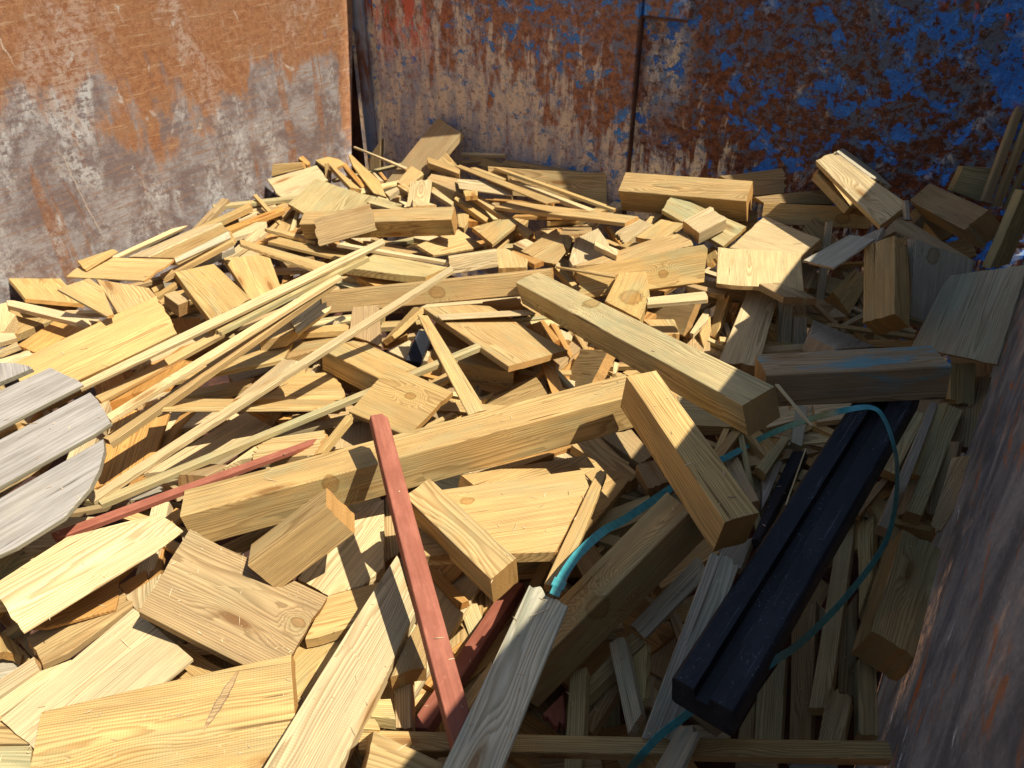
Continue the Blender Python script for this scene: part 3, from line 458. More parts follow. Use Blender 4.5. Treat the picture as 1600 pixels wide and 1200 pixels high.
('block','b','brownish block behind the white pointed plank at its left',(-2.0814,2.6543,-1.2367),(-0.847,-0.461,0.264),(0.247,0.096,0.964),(-99.4,77.4,-48.4,-69.9,70.8,-38.9,76.9,31.5),50.0,''),
('plank','h','plank with a rounded corner above the level batten',(-1.5225,1.265,-1.3355),(-0.832,-0.555,0),(0,0,1),(-88.6,63.6,-91.0,32.9,-33.8,-85.3,48.2,-74.8,165.2,63.6),30.0,''),
('plank','b','dark plank left of the upright batten with slanted foot',(0.0522,1.3858,-1.5563),(0.255,-0.938,-0.236),(0.072,-0.225,0.972),(113.5,-19.6,114.5,19.7,-152.1,19.0,-75.9,-19.1),30.0,''),
('plank','h','offcut with deep shaded side, just below the offcut with dark brown edge',(-1.108,2.5922,-1.2828),(-0.905,0.37,-0.21),(-0.231,-0.013,0.973),(-62.2,38.1,-62.0,-38.1,61.9,-25.6,62.3,25.6),24.0,''),
('plank','h','board continuing right of the flat board under the fanned sticks',(-1.6538,1.3892,-1.2895),(0.854,0.459,0.244),(-0.21,-0.124,0.97),(-73.7,-65.5,74.7,-34.8,88.3,31.8,-89.3,68.5),30.0,''),
('plank_offcut','h','short offcut lying across the corner of the honey plank by the left wall',(-2.4241,1.21,-1.1214),(0.11,-0.994,0.007),(0.274,0.037,0.961),(74.0,30.3,-68.0,11.2,-64.8,-12.5,58.8,-29.1),6.0,''),
('plank','h','wide honey board with a grey knot on its upper corner, leading to the grey slats',(-2.0543,0.9357,-1.1992),(0.256,0.957,0.133),(0.323,-0.214,0.922),(-217.6,-75.2,203.9,-81.8,226.7,82.0,-213.0,75.1),15.0,''),
('batten','h','batten with a dark knot near its left tip, sloping under the long thin sticks',(-2.1208,1.7233,-1.2379),(0.865,0.418,-0.277),(0.16,0.294,0.942),(-155.5,-26.0,157.2,-53.7,176.4,55.5,-178.0,24.1),12.0,''),
('plank','p','pale square cut plank perched highest beside the sunlit wall',(-2.7708,2.4164,-1.3016),(0.42,0.889,0.183),(0.165,-0.273,0.948),(-119.8,-100.0,119.6,-65.4,120.0,65.4,-119.8,100.1),11.0,''),
('plank','h','slender tapering plank with orange lower edge rising towards the wall edge',(-2.5646,2.6483,-1.2914),(0.887,-0.46,-0.038),(0.079,0.07,0.994),(-114.3,-17.8,250.6,-52.2,310.7,-14.3,102.0,33.9,-276.5,33.9,-272.5,16.4),11.0,''),
('plank','h','long flat plank with a slanted end in front of the back sticks',(-1.4028,2.5227,-1.1809),(-0.953,0.229,-0.199),(-0.198,0.026,0.98),(-354.3,39.4,-353.5,-39.4,353.2,-44.9,354.5,44.9),15.0,''),
('plank','h','flat offcut with a dark brown edge behind the long toothed board',(-1.0429,2.6711,-1.2299),(0.128,0.988,0.082),(-0.124,-0.066,0.99),(-89.7,-52.9,89.7,-51.2,90.6,51.2,-90.6,52.9),19.0,''),
('plank','p','pale offcut casting a diamond shaped shadow, behind the toothed board',(-1.2314,2.4446,-1.2682),(-0.395,0.919,0),(0,0,1),(-108.5,65.1,-154.7,48.2,-89.3,-88.4,61.3,-71.3,200.1,-18.8,91.1,65.1),30.0,''),
('block','b','brown block end below the splintered brown scrap',(-0.4662,2.6329,-1.376),(0.523,-0.168,-0.836),(0.382,-0.83,0.406),(30.1,-24.4,44.3,24.2,-31.3,37.8,-43.1,-37.6),50.0,''),
('pole','b','leftmost of three poles leaning in the back right corner',(-0.0034,3.0514,-0.8318),(-0.008,0.494,0.869),(0.566,-0.715,0.411),(182.7,14.1,-180.1,17.5,-183.0,-17.5,180.3,-14.1),20.0,''),
('batten','gr','shaded block hanging below the grey square board with slots',(0.1022,2.2351,-1.2681),(0.296,-0.491,-0.82),(0.489,-0.659,0.571),(49.2,-36.0,61.8,35.9,-56.2,38.2,-54.7,-38.1),50.0,''),
('block','h','olive block in shade under the flat grey plank',(-0.3251,2.8316,-1.3493),(-0.129,-0.961,-0.245),(0.373,-0.276,0.886),(118.6,49.6,-98.5,32.9,-91.6,-35.0,71.6,-47.6),60.0,''),
('plank','h','flat board crossing beneath the fanned long sticks at left centre',(-1.7174,1.1662,-1.2486),(0.263,0.939,-0.223),(0.143,0.19,0.971),(-71.8,-47.2,116.4,-43.6,213.7,70.7,-27.4,70.7,-231.0,-50.7),16.0,''),
('plank','p','large pale plank with straight grain between the two long lower sticks',(-1.5907,0.9452,-1.3616),(0.114,0.992,0.047),(0.02,-0.05,0.999),(-74.1,-51.6,137.6,-56.2,130.2,57.4,-193.7,50.3),30.0,''),
('plank_offcut','g','greyish offcut at the lower left end of the upper red strip',(-1.6059,0.7166,-1.3784),(-0.074,0.969,-0.234),(-0.3,0.202,0.932),(-37.2,-36.8,38.5,-45.4,49.0,46.7,-50.3,35.5),30.0,''),
('plank_offcut','o','orange offcut under the short batten beside the black block',(-1.5453,1.6736,-1.3681),(-0.352,0.921,-0.168),(-0.187,0.106,0.977),(-27.3,-36.1,37.8,-16.4,42.6,11.8,-53.1,40.7),30.0,''),
('plank_offcut','o','dark orange batten close under the left end of the diagonal post',(-1.0622,1.9558,-1.3717),(-0.774,0.602,0.194),(0.36,0.167,0.918),(-95.5,10.8,-67.1,-11.2,75.0,-13.7,87.6,14.1),30.0,''),
('plank','b','dark plank in the gap below the right end of the long beam',(-0.6267,1.5804,-1.378),(-0.917,0.385,0.103),(0.131,0.048,0.99),(-70.4,29.4,-56.0,-32.4,52.2,-50.2,74.2,53.2),30.0,''),
('plank_offcut','o','orange offcut left of the square brown board',(-1.3642,0.5188,-1.3766),(0.256,0.959,0.119),(-0.069,-0.104,0.992),(-26.4,-21.1,25.1,-18.4,31.3,18.2,-30.0,21.3),30.0,''),
('plank','g','grey weathered board corner at the left edge, lower half',(-1.3984,0.2461,-1.3855),(0.658,0.749,-0.077),(0.033,0.073,0.997),(-14.4,-34.0,6.1,-23.2,41.8,8.7,-33.6,48.5),20.0,''),
('batten','r','red strip sunk in the dark gap right of the tall red strip',(-0.6173,0.7969,-1.3775),(-0.117,0.99,-0.079),(-0.208,0.053,0.977),(-207.4,-19.1,210.7,-20.1,214.6,20.2,-217.9,19.1),30.0,''),
('plank_offcut','r','dull reddish scrap deep under the knotted beam',(-0.417,0.8155,-1.4587),(0.585,-0.811,0),(0,0,1),(30.9,15.6,-37.4,15.6,6.5,-31.2),20.0,''),
('batten','g','grey batten below the greenish batten end under the strap',(-0.2606,1.6983,-1.4148),(0.067,-0.998,0),(0,0,1),(127.8,8.6,67.7,11.6,-95.8,11.6,-92.9,-7.7,-6.8,-24.1),30.0,''),
('batten','gr','narrow batten touching the lower end of the black bar',(-0.0853,1.1089,-1.6401),(0.273,-0.955,-0.113),(-0.221,-0.177,0.959),(40.0,-18.4,33.9,20.0,-72.4,14.9,-1.5,-16.4),20.0,''),
('plank_offcut','p','pale offcut just above the upper red strip',(-1.5164,0.7778,-1.3404),(-0.069,-0.944,0.324),(-0.279,0.33,0.902),(55.9,60.9,-53.9,22.7,-28.9,-32.1,26.9,-51.5),30.0,''),
('plank','b','brown plank end below the level bottom batten',(-0.0398,1.0514,-1.6596),(-0.884,-0.368,-0.287),(-0.291,-0.045,0.956),(48.2,21.2,-43.3,19.3,-47.7,-19.4,42.9,-21.2),20.0,''),
('plank','h','narrow plank left of the stick tip, below the brown cracked block',(-2.2145,1.9416,-1.3122),(-0.928,-0.342,0.147),(0.062,0.249,0.967),(-154.4,60.0,-139.7,-60.3,140.4,-66.4,153.7,66.7),13.0,''),
('plank','h','angled offcut with pale right edge behind the end of the toothed beam',(-1.371,2.3895,-1.2816),(0.163,0.98,0.112),(-0.126,-0.092,0.988),(-98.5,-51.1,-89.4,-103.0,7.0,-70.5,97.6,29.0,149.7,97.8,-66.3,97.8),6.0,''),
('plank','b','pinkish sloping plank topping the upright pair of blocks',(-0.1676,2.5949,-1.0185),(0.719,-0.695,0),(0,0,1),(-53.2,-19.2,21.3,2.6,196.3,75.9,-166.2,75.9,1.8,-135.1),30.0,''),
('batten','g','second upright grey batten, half hidden by the block with orange sawn end',(-0.3946,2.4203,-1.3661),(-0.247,0.315,0.917),(0.478,-0.783,0.398),(-59.2,21.7,-60.6,-21.7,57.8,-20.8,62.0,20.8),30.0,''),
('block','b','shaded block behind the upper red strip',(-1.4621,0.8092,-1.2969),(-0.25,0.901,-0.356),(-0.245,0.296,0.923),(-43.3,-42.3,43.3,-42.3,43.3,42.3,-43.3,42.3),40.0,''),
('plank','p','pale plank beneath the small black block',(-1.4392,1.6131,-1.3681),(0.98,-0.198,0),(0,0,1),(11.3,-40.0,81.7,2.4,41.5,43.7,-66.2,43.7,-68.3,-49.9),30.0,''),
('batten','b','lowest slanting batten in the dark lattice under the knotted beam',(-0.3505,0.8921,-1.4862),(0.16,0.908,0.387),(-0.211,-0.351,0.912),(-56.8,-15.1,41.3,-10.6,62.1,10.3,-46.6,15.3),30.0,''),
('batten','gr','upright batten right behind the strap, left of the grey green block',(0.0199,1.6126,-1.4738),(-0.244,0.96,0.139),(-0.539,-0.254,0.803),(-174.6,15.5,-61.4,-16.7,132.1,-21.7,103.9,22.9),30.0,''),
('plank','g','grey plank end below the level bottom batten',(0.0681,1.118,-1.6572),(-0.879,-0.344,-0.331),(-0.338,-0.04,0.94),(48.9,19.6,-43.3,18.2,-48.3,-18.2,42.6,-19.6),20.0,''),
('plank','gr','greenish plank just behind the long beam with tooth marks',(-1.7454,1.9253,-1.2719),(0.983,0.182,0),(0,0,1),(30.6,-46.6,124.1,-25.7,165.6,72.2,-136.7,72.2,-183.5,-72.2),30.0,''),
('stick','g','thin grey stick standing behind and below the flat grey plank',(-0.4334,2.8159,-1.3086),(0.161,-0.252,-0.954),(0.529,-0.794,0.298),(187.0,-18.4,187.0,18.4,-188.2,11.7,-185.9,-11.7),15.0,''),
('plank','b','plank in shade left of the top of the tall red strip',(-1.3141,1.1997,-1.3762),(-0.614,0.775,0.149),(0.189,-0.038,0.981),(-31.4,-64.9,30.7,-44.5,72.9,30.9,-72.2,78.5),30.0,''),
('plank_offcut','h','yellow ragged offcut at the left edge above the grey board corner',(-1.4164,0.2673,-1.3517),(0.962,-0.234,-0.14),(0.243,0.502,0.83),(12.4,-25.3,45.4,26.6,-17.0,7.7,-40.8,-9.1),20.0,''),
('plank','b','dark upright plank behind the tall red strip',(-0.9797,0.9654,-1.3695),(-0.653,0.715,0.25),(0.196,-0.16,0.967),(-96.0,22.4,-66.2,-21.0,75.2,-11.2,87.0,9.7),30.0,''),
('batten','gr','slanting shaded batten below the big knotted beam',(-0.3654,0.9582,-1.4304),(-0.313,-0.881,-0.354),(-0.332,-0.248,0.91),(90.1,14.6,-79.9,21.1,-78.7,-20.7,68.5,-15.0),30.0,''),
('batten','gr','upright batten right of the lower end of the black bar',(-0.0577,1.1676,-1.6104),(0.278,-0.949,-0.147),(-0.332,-0.239,0.912),(88.9,-28.8,83.4,27.9,-140.9,31.5,-31.4,-30.6),30.0,''),
('batten','o','orange batten end right of the ragged post end',(-1.8428,2.5384,-1.3182),(0.591,-0.807,0.019),(0.039,0.052,0.998),(33.3,-22.3,34.5,22.3,-33.7,27.2,-34.0,-27.2),30.0,''),
('batten','o','small orange block end between the standing batten and half shaded plank',(-0.6474,2.4513,-1.3501),(0.182,-0.983,-0.001),(-0.091,-0.018,0.996),(33.1,-18.7,34.2,18.6,-35.1,20.1,-32.2,-20.0),60.0,''),
('batten','g','upright grey batten left of the block with an orange sawn end',(-0.4496,2.4165,-1.3532),(0.208,-0.284,-0.936),(0.499,-0.792,0.351),(85.9,-24.3,86.7,24.3,-85.9,23.1,-86.7,-23.1),30.0,''),
('plank_offcut','p','pale wedge below the lower long stick, left of the tan board',(-1.4113,0.9205,-1.2965),(-0.001,1,0),(0,0,1),(-33.7,0.7,-0.5,-25.0,56.4,1.6,54.1,11.3,-76.3,11.3),20.0,''),
('batten','h','batten left of the brown plank with the white nail head',(-1.6549,1.4531,-1.2655),(-0.866,-0.484,-0.128),(-0.239,0.174,0.955),(-86.1,45.0,-74.6,-44.2,74.1,-34.4,86.6,33.6),20.0,''),
('plank','b','upright plank in the gap behind the yellow green offcut',(-0.638,0.6009,-1.3337),(0.647,-0.757,-0.092),(-0.1,-0.204,0.974),(47.5,-15.3,53.5,15.2,-56.5,17.2,-44.5,-17.0),30.0,''),
('batten','gr','greenish batten behind the shaded batten that leans right',(-0.2975,0.9448,-1.4052),(0.472,-0.881,-0.009),(-0.51,-0.282,0.813),(67.3,-9.3,51.7,8.8,-72.2,20.8,-46.9,-20.4),20.0,''),
('batten','gr','upright batten with slanted foot below the grey green block',(0.1196,1.2601,-1.5384),(-0.231,0.972,0.029),(0.102,-0.006,0.995),(-91.7,20.3,-87.6,-20.3,87.1,-20.3,92.2,20.3),30.0,''),
('plank','gr','broad greenish knotted board in front of the pale square plank',(-2.4278,2.313,-1.2898),(-0.424,0.905,-0.031),(0.051,0.058,0.997),(-181.3,84.2,-128.3,-4.1,-42.5,-169.5,50.1,-292.4,156.7,10.8,244.3,185.5,-99.0,185.5),12.0,''),
('block','h','small block wedged behind the ragged end of the thick post',(-1.8491,2.4698,-1.303),(-0.627,0.779,0),(0,0,1),(-64.6,23.6,-83.5,1.1,-10.1,-19.6,67.5,-28.7,90.7,23.6),30.0,''),
('plank','p','nearly white plank with a pointed right end among the back sticks',(-1.8554,2.6442,-1.2118),(-0.992,0.05,-0.115),(-0.119,-0.101,0.988),(105.7,47.5,-184.2,47.5,-150.1,2.9,33.6,-55.7,195.0,-42.0),6.0,''),
('plank','b','brownish upper board lying behind the long toothed board with two knots',(-1.0108,2.4912,-1.2282),(0.36,0.933,0),(0,0,1),(-113.7,-43.2,159.5,-77.6,228.8,22.6,48.2,49.1,-322.8,49.1),40.0,''),
('batten','h','sunlit batten standing left of the long half shaded plank',(-0.6737,2.3791,-1.3595),(0.121,-0.738,-0.664),(-0.258,-0.67,0.697),(75.3,-14.5,85.0,14.3,-77.5,23.3,-82.8,-23.2),24.0,''),
('plank_offcut','g','grey offcut tip behind the flat grey plank at right',(-0.2702,2.5147,-1.0117),(0.242,-0.966,0.085),(-0.5,-0.05,0.865),(50.9,-10.6,48.6,8.3,-59.5,36.9,-40.1,-34.6),20.0,''),
('plank','g','grey board with dark knots and a pale edge, right half of the upright pair',(-0.0399,2.4393,-1.0921),(-0.186,0.351,0.918),(0.471,-0.788,0.397),(-89.2,79.0,-134.6,-79.3,83.3,-91.4,140.5,91.8),55.0,''),
('plank','h','tan board behind the right tip of the upper red strip',(-1.3296,0.9811,-1.278),(-0.841,-0.516,-0.166),(-0.164,-0.05,0.985),(-83.0,54.2,-82.7,-54.1,81.4,-42.7,84.3,42.6),30.0,''),
('batten','h','level batten behind the short batten beside the black block',(-1.5934,1.7408,-1.3688),(0.768,0.64,0.004),(-0.003,-0.003,1),(-69.3,-19.4,69.2,-20.6,70.1,20.6,-70.0,19.4),20.0,''),
('plank_offcut','o','orange offcut between the flat tan plank and the diagonal post',(-1.1258,1.9473,-1.355),(-0.903,0.428,0.043),(0.009,-0.083,0.997),(-67.6,13.6,-62.7,-14.4,62.0,-33.9,68.3,34.7),30.0,''),
('plank','h','golden plank in shade below the right end of the long beam',(-0.6443,1.4788,-1.3626),(-0.927,0.374,-0.022),(0.006,0.073,0.997),(-101.8,21.8,-96.7,-22.9,92.7,-46.5,105.8,47.6),40.0,''),
('plank_offcut','p','pale offcut tip touching the left edge of the square brown board',(-1.303,0.4979,-1.364),(0.824,-0.521,0.225),(-0.276,-0.022,0.961),(43.0,-12.0,45.1,6.9,-57.3,43.3,-30.8,-38.2),20.0,''),
('plank','p','nearly white plank, half shaded, below the post with the orange end',(-0.9821,0.836,-1.3454),(-0.164,0.986,0),(0,0,1),(-125.2,-16.9,-69.6,-71.9,-5.2,-86.3,184.6,29.1,128.2,73.0,-112.8,73.0),30.0,''),
('block','h','ragged block left of the tall red strip, in the gap',(-0.6638,0.6719,-1.2861),(-0.32,0.948,0),(0,0,1),(-60.8,24.2,-32.5,-16.7,-26.4,-33.9,26.4,-15.1,69.2,17.3,24.0,24.2),40.0,''),
('batten','gr','upright batten crossing behind the level bottom batten, left of the grey lattice sticks',(-0.3669,0.7978,-1.4273),(0.443,-0.896,0.005),(-0.305,-0.146,0.941),(113.9,-18.1,116.5,18.0,-120.7,18.3,-109.8,-18.3),30.0,''),
('batten','gr','tall batten inside the strap loop, the most visible of the upright ones',(-0.0031,1.4302,-1.518),(0.149,-0.983,-0.111),(-0.338,-0.157,0.928),(256.5,-19.9,248.4,19.9,-310.7,19.9,-194.2,-19.9),30.0,''),
('batten','h','thin batten running in under the left side of the brown cracked block',(-2.3204,1.9434,-1.2851),(-0.909,-0.377,0.179),(0.113,0.191,0.975),(-105.6,20.7,-90.6,-20.4,95.4,-14.3,100.9,13.9),15.0,''),
('batten','p','short batten just above the ragged end of the thick post',(-2.0192,2.5356,-1.2461),(0.888,-0.46,0),(0,0,1),(-44.5,-22.1,132.5,-9.0,104.6,14.5,-95.1,14.5,-97.5,2.2),20.0,''),
('plank_offcut','h','small scrap below the nearly white pointed plank',(-1.8683,2.558,-1.2165),(-0.642,0.767,0.016),(-0.002,-0.023,1),(-32.5,25.6,-26.6,-26.1,26.5,-30.6,32.7,31.2),20.0,''),
('plank_offcut','h','offcut corner at the right end of the board with two knots',(-0.8897,2.8798,-1.3771),(-0.447,0.892,0.063),(-0.518,-0.315,0.795),(-57.1,26.8,-42.0,-26.6,55.8,-17.3,43.3,17.2),30.0,''),
('batten','h','narrow batten behind the pale pointed stick',(-0.6785,2.2845,-1.3787),(-0.024,0.914,0.406),(0.202,-0.393,0.897),(-68.4,-18.7,9.5,-14.2,73.7,13.9,-14.7,19.0),20.0,''),
('block','h','tan upright block with a splintered bottom end, left half of the upright pair',(-0.2011,2.3175,-1.0548),(0.29,-0.824,-0.486),(-0.542,-0.56,0.627),(139.5,-48.1,139.5,48.1,-139.5,48.1,-139.5,-48.1),85.0,''),
('batten','h','narrow sunlit batten left of the shaded plank by the tall red strip',(-1.2351,1.0529,-1.249),(-0.174,0.977,0.124),(-0.178,-0.155,0.972),(-67.2,-9.0,68.6,-10.3,75.7,10.4,-77.1,8.9),20.0,''),
('batten','gr','greenish batten stump standing behind the level bottom batten',(0.0702,1.1624,-1.5294),(-0.106,0.992,0.075),(-0.282,-0.102,0.954),(-69.3,23.9,-54.7,-24.0,59.5,-24.9,64.6,25.0),40.0,''),
('plank','h','plank with a dark purple lower edge right of the short thick post',(-1.7514,2.2379,-1.2979),(0.03,0.981,-0.192),(0.254,0.179,0.95),(-145.3,-43.0,143.6,-73.7,152.4,74.4,-150.7,42.3),11.0,''),
('plank','b','rough sawn board with an orange edge right of the big ringed knot',(-0.8282,2.3063,-1.3707),(-0.859,0.361,-0.362),(-0.511,-0.574,0.64),(108.9,47.8,-109.3,68.2,-100.2,-67.4,100.7,-48.6),27.0,''),
('batten','h','batten pointing at the rounded corner plank from the ragged post end',(-1.8591,2.5445,-1.2794),(-0.956,0.131,0.261),(0.249,-0.106,0.963),(-103.7,14.1,-88.4,-14.0,97.0,-10.9,95.1,10.7),25.0,''),
('stick','o','orange brown stick above the right end of the toothed beam',(-1.4167,2.2772,-1.2833),(0.964,-0.262,0.038),(-0.034,0.021,0.999),(76.2,-23.6,77.1,23.6,-76.5,9.1,-76.8,-9.1),20.0,''),
('plank','p','pale plank with wavy grain leaning behind the near white square plank',(-0.6176,2.7935,-1.2112),(0.938,-0.324,0.122),(-0.221,-0.288,0.932),(135.3,-56.6,141.2,56.6,-135.5,109.1,-141.1,-109.1),30.0,''),
('block','h','rough golden offcut directly below the fanned sticks',(-1.7114,1.3395,-1.2277),(-0.169,0.986,0),(0,0,1),(-34.5,-26.7,43.8,-33.3,67.0,6.2,12.6,26.9,-88.9,26.9),40.0,''),
('plank_offcut','gr','yellow green offcut in the gap left of the tall red strip',(-0.6516,0.5616,-1.3141),(-0.816,-0.568,0.106),(-0.001,0.185,0.983),(23.1,18.1,-26.1,23.4,-12.5,-22.3,15.6,-19.3),30.0,''),
('batten','g','shaded batten leaning right in the lattice under the knotted beam',(-0.3172,0.9136,-1.3939),(-0.606,0.795,0.024),(-0.386,-0.32,0.865),(-111.2,17.7,-81.0,-17.7,98.6,-18.6,93.5,18.7),25.0,''),
('plank_offcut','h','tiny offcut on the bottom level batten',(-0.6466,0.525,-1.3097),(-0.82,-0.546,0.175),(0.045,0.243,0.969),(12.8,11.7,-18.3,11.3,-4.6,-11.4,10.1,-11.6),20.0,''),
('batten','p','straight pale batten ending at the small square face, below the short thick post',(-1.8298,1.9942,-1.259),(-0.967,-0.256,0.019),(-0.025,0.169,0.985),(-231.1,14.3,-225.3,-14.3,225.9,-14.4,230.6,14.4),13.0,''),
('plank','h','plank corner directly right of the pale square block face',(-1.4512,2.2268,-1.2787),(-0.634,0.773,0),(0,0,1),(-76.9,53.4,-81.9,-50.5,-15.7,-65.0,92.0,8.8,82.5,53.4),30.0,''),
('plank_offcut','p','short upright offcut pointing up just behind the thick post',(-2.0991,2.4919,-1.241),(-0.532,0.824,0.193),(0.008,-0.223,0.975),(-94.0,-49.2,93.9,-49.0,101.5,49.0,-101.4,49.2),8.0,''),
('plank','h','long board with two knots and saw tooth dents at the back centre',(-0.9484,2.3121,-1.2404),(0.837,0.51,0.197),(0.323,-0.752,0.575),(-216.7,-54.7,205.5,-66.5,240.8,67.1,-229.7,54.0),55.0,''),
('batten','p','small pale batten lying on the offcut with the diamond shaped shadow',(-1.1327,2.3725,-1.2061),(-0.954,0.299,0),(0,0,1),(30.5,20.5,-82.1,20.5,-56.6,-20.1,49.9,-15.5,58.3,-5.4),20.0,''),
('block','p','bright cube like block with splintered edge near the back centre',(-0.8865,2.7194,-1.168),(0.466,0.846,0.259),(0.027,-0.306,0.952),(-64.6,-47.7,64.6,-47.7,64.6,47.7,-64.6,47.7),56.0,''),
('stick','p','pale pointed stick beside the rough sawn board right of the big knot',(-0.7032,2.2889,-1.3421),(-0.089,0.996,0),(0,0,1),(-100.6,-2.5,22.4,-18.1,96.6,-1.4,83.5,11.0,-101.9,11.0),20.0,''),
('plank','p','long half shaded plank dropping behind the diagonal post',(-0.5344,2.2971,-1.3179),(-0.131,0.953,0.274),(0.096,-0.263,0.96),(-162.7,-60.9,166.2,-51.5,189.0,50.7,-192.6,61.7),45.0,''),
('block','g','grey block with an orange sawn end behind the blue tinted post',(-0.2786,2.3228,-1.2886),(-0.071,-0.942,0.329),(0.157,0.315,0.936),(135.9,-45.6,148.4,41.6,-154.4,106.2,-130.0,-102.2),50.0,''),
('plank','g','flat grey plank resting in shade left of the upright pair',(-0.3341,2.3757,-1.019),(-0.369,-0.914,-0.168),(-0.228,-0.086,0.97),(106.8,55.6,-106.2,44.5,-104.0,-44.7,103.3,-55.5),7.0,''),
('batten','h','level straight batten lying across the left centre under the sticks',(-1.5345,1.0448,-1.2626),(-0.573,-0.778,0.257),(-0.17,0.419,0.892),(243.4,65.8,-245.0,62.4,-235.0,-62.4,236.6,-65.8),12.0,''),
('plank_offcut','o','orange offcut under the right end of the toothed beam',(-1.3617,2.0478,-1.3634),(0.559,0.828,-0.046),(-0.018,0.068,0.998),(-55.4,-41.1,57.3,-33.6,64.1,33.1,-66.0,41.7),30.0,''),
('block','h','thick block half under the flat tan plank, behind the long beam',(-1.1982,1.6569,-1.3421),(0.994,0.112,-0.018),(0.017,0.011,1),(11.6,-22.5,125.5,-10.2,108.8,37.0,-131.1,37.0,-114.8,-41.3),67.0,''),
('batten','p','little pale batten right of the stubby block under the diagonal post',(-0.845,1.9172,-1.384),(-0.333,0.932,0.143),(0.022,-0.144,0.989),(-31.2,4.5,-25.0,-5.0,24.7,-8.8,31.4,9.3),20.0,''),
('block','b','brown block end in the gap left of the half shaded beam',(-0.5045,1.4342,-1.3144),(-0.755,0.63,0.184),(0.054,-0.22,0.974),(-38.0,26.8,-38.0,-26.8,38.0,-26.8,38.0,26.8),50.0,''),
('plank','b','brown plank beneath the fuzzy ended striped plank at left',(-1.3184,0.3674,-1.3417),(0.097,0.985,-0.144),(0.053,0.139,0.989),(-91.4,-38.9,-45.7,-46.2,104.7,-17.1,113.5,51.1,-81.0,51.1),19.0,''),
('batten','p','upper of two pale battens at the left edge under the brown plank',(-1.3073,0.2315,-1.3314),(-0.284,-0.94,-0.189),(-0.169,-0.145,0.975),(41.2,21.3,-39.0,21.4,-37.0,-21.4,34.8,-21.4),20.0,''),
('plank','h','lower plank behind the right end of the front board',(-0.8697,0.611,-1.3809),(0.001,-1,0),(0,0,1),(128.2,54.2,-34.2,54.2,-113.1,5.0,-10.0,-55.6,29.1,-57.8),30.0,''),
('batten','h','long level batten along the bottom of the picture',(-0.2419,0.7613,-1.3432),(0.834,0.55,-0.049),(0.118,-0.091,0.989),(-486.2,-18.0,487.3,-17.2,490.4,17.2,-491.4,18.0),30.0,''),
('plank_offcut','h','sunlit offcut edge right of the tip of the tall red strip',(-0.5555,0.7178,-1.3813),(0.042,0.985,0.168),(-0.506,-0.124,0.854),(-48.0,-19.5,50.6,-14.4,72.2,13.1,-74.7,20.8),30.0,''),
('batten','gr','greenish batten end under the strap, below the diagonal post end',(-0.2801,1.7613,-1.3761),(-0.105,-0.992,-0.07),(0.017,-0.073,0.997),(87.0,17.7,-84.8,9.9,-82.0,-10.2,79.8,-17.4),30.0,''),
('batten','g','short grey batten hanging behind the strap',(-0.2578,1.936,-1.3783),(0.208,-0.973,-0.096),(0.052,-0.087,0.995),(89.0,15.6,-88.8,17.6,-83.3,-17.5,83.0,-15.6),30.0,''),
('plank','gr','green plank between the two battens right of the strap loop',(0.0702,2.0257,-1.3442),(-0.026,-0.992,-0.122),(-0.322,-0.107,0.941),(163.6,13.9,-166.4,13.1,-157.1,-13.1,159.9,-13.9),20.0,''),
('plank','b','brown plank with an orange edge leaning on the right wall',(0.1604,1.8485,-1.3385),(-0.172,-0.96,-0.219),(-0.413,-0.131,0.901),(155.3,-4.0,167.2,25.1,-102.3,25.1,-124.8,4.9,-95.4,-51.2),6.0,''),
('block','p','pale square block face standing on the long beam with tooth marks',(-1.5205,2.0853,-1.2557),(0.765,0.635,0.108),(0.571,-0.747,0.341),(-89.1,-31.6,89.1,-31.6,89.1,31.6,-89.1,31.6),60.0,''),
('plank_offcut','h','offcut with a ragged right end behind the long diagonal post',(-0.8033,2.2069,-1.3605),(-0.625,0.767,-0.143),(-0.085,0.115,0.99),(-70.5,32.9,-65.2,-34.1,63.0,-54.5,72.7,55.7),30.0,''),
('batten','p','lower of two pale battens at the left edge under the brown plank',(-1.2571,0.2405,-1.327),(-0.079,-0.997,0),(0,0,1),(77.6,16.7,-50.5,16.7,-70.1,3.5,-19.6,-19.5,62.6,-17.4),20.0,''),
('batten','b','dark batten under the near white square plank, above the level pale batten',(-0.7208,2.3654,-1.2624),(0.999,0.048,0),(0,0,1),(1.1,-14.0,61.7,-8.3,65.2,16.5,-52.7,16.5,-75.3,-10.6),20.0,''),
('plank_offcut','p','sliver of pale wood resting on the thick post',(-2.0249,2.4008,-1.2377),(-0.823,0.542,-0.172),(-0.066,0.209,0.976),(-89.2,56.4,-68.5,-52.7,76.3,-10.8,81.4,7.1),15.0,''),
('beam','h','long beam with rows of tooth marks and a round knot, across the middle',(-1.5224,1.8501,-1.2754),(-0.862,-0.487,-0.141),(0.4,-0.825,0.4),(411.3,38.5,-411.3,38.5,-411.3,-38.5,411.3,-38.5),120.0,''),
('plank','b','brown plank with a white nail head below the toothed beam',(-1.54,1.5171,-1.2412),(0.46,-0.648,-0.607),(0.326,-0.513,0.794),(80.9,52.0,-61.5,40.7,-56.2,-42.7,36.8,-50.0),27.0,''),
('batten','h','short batten pointing up to the toothed beam beside the black block',(-1.5454,1.6987,-1.3295),(0.013,0.972,0.235),(-0.572,-0.185,0.799),(-77.0,-22.6,68.8,-48.9,105.8,54.1,-97.6,17.3),20.0,''),
('plank','p','pale plank corner under the end of the fanned sticks',(-1.6821,1.4139,-1.2051),(-0.059,-0.978,-0.199),(0.344,-0.207,0.916),(71.7,29.6,-67.2,35.5,-54.7,-34.8,50.2,-30.3),16.0,''),
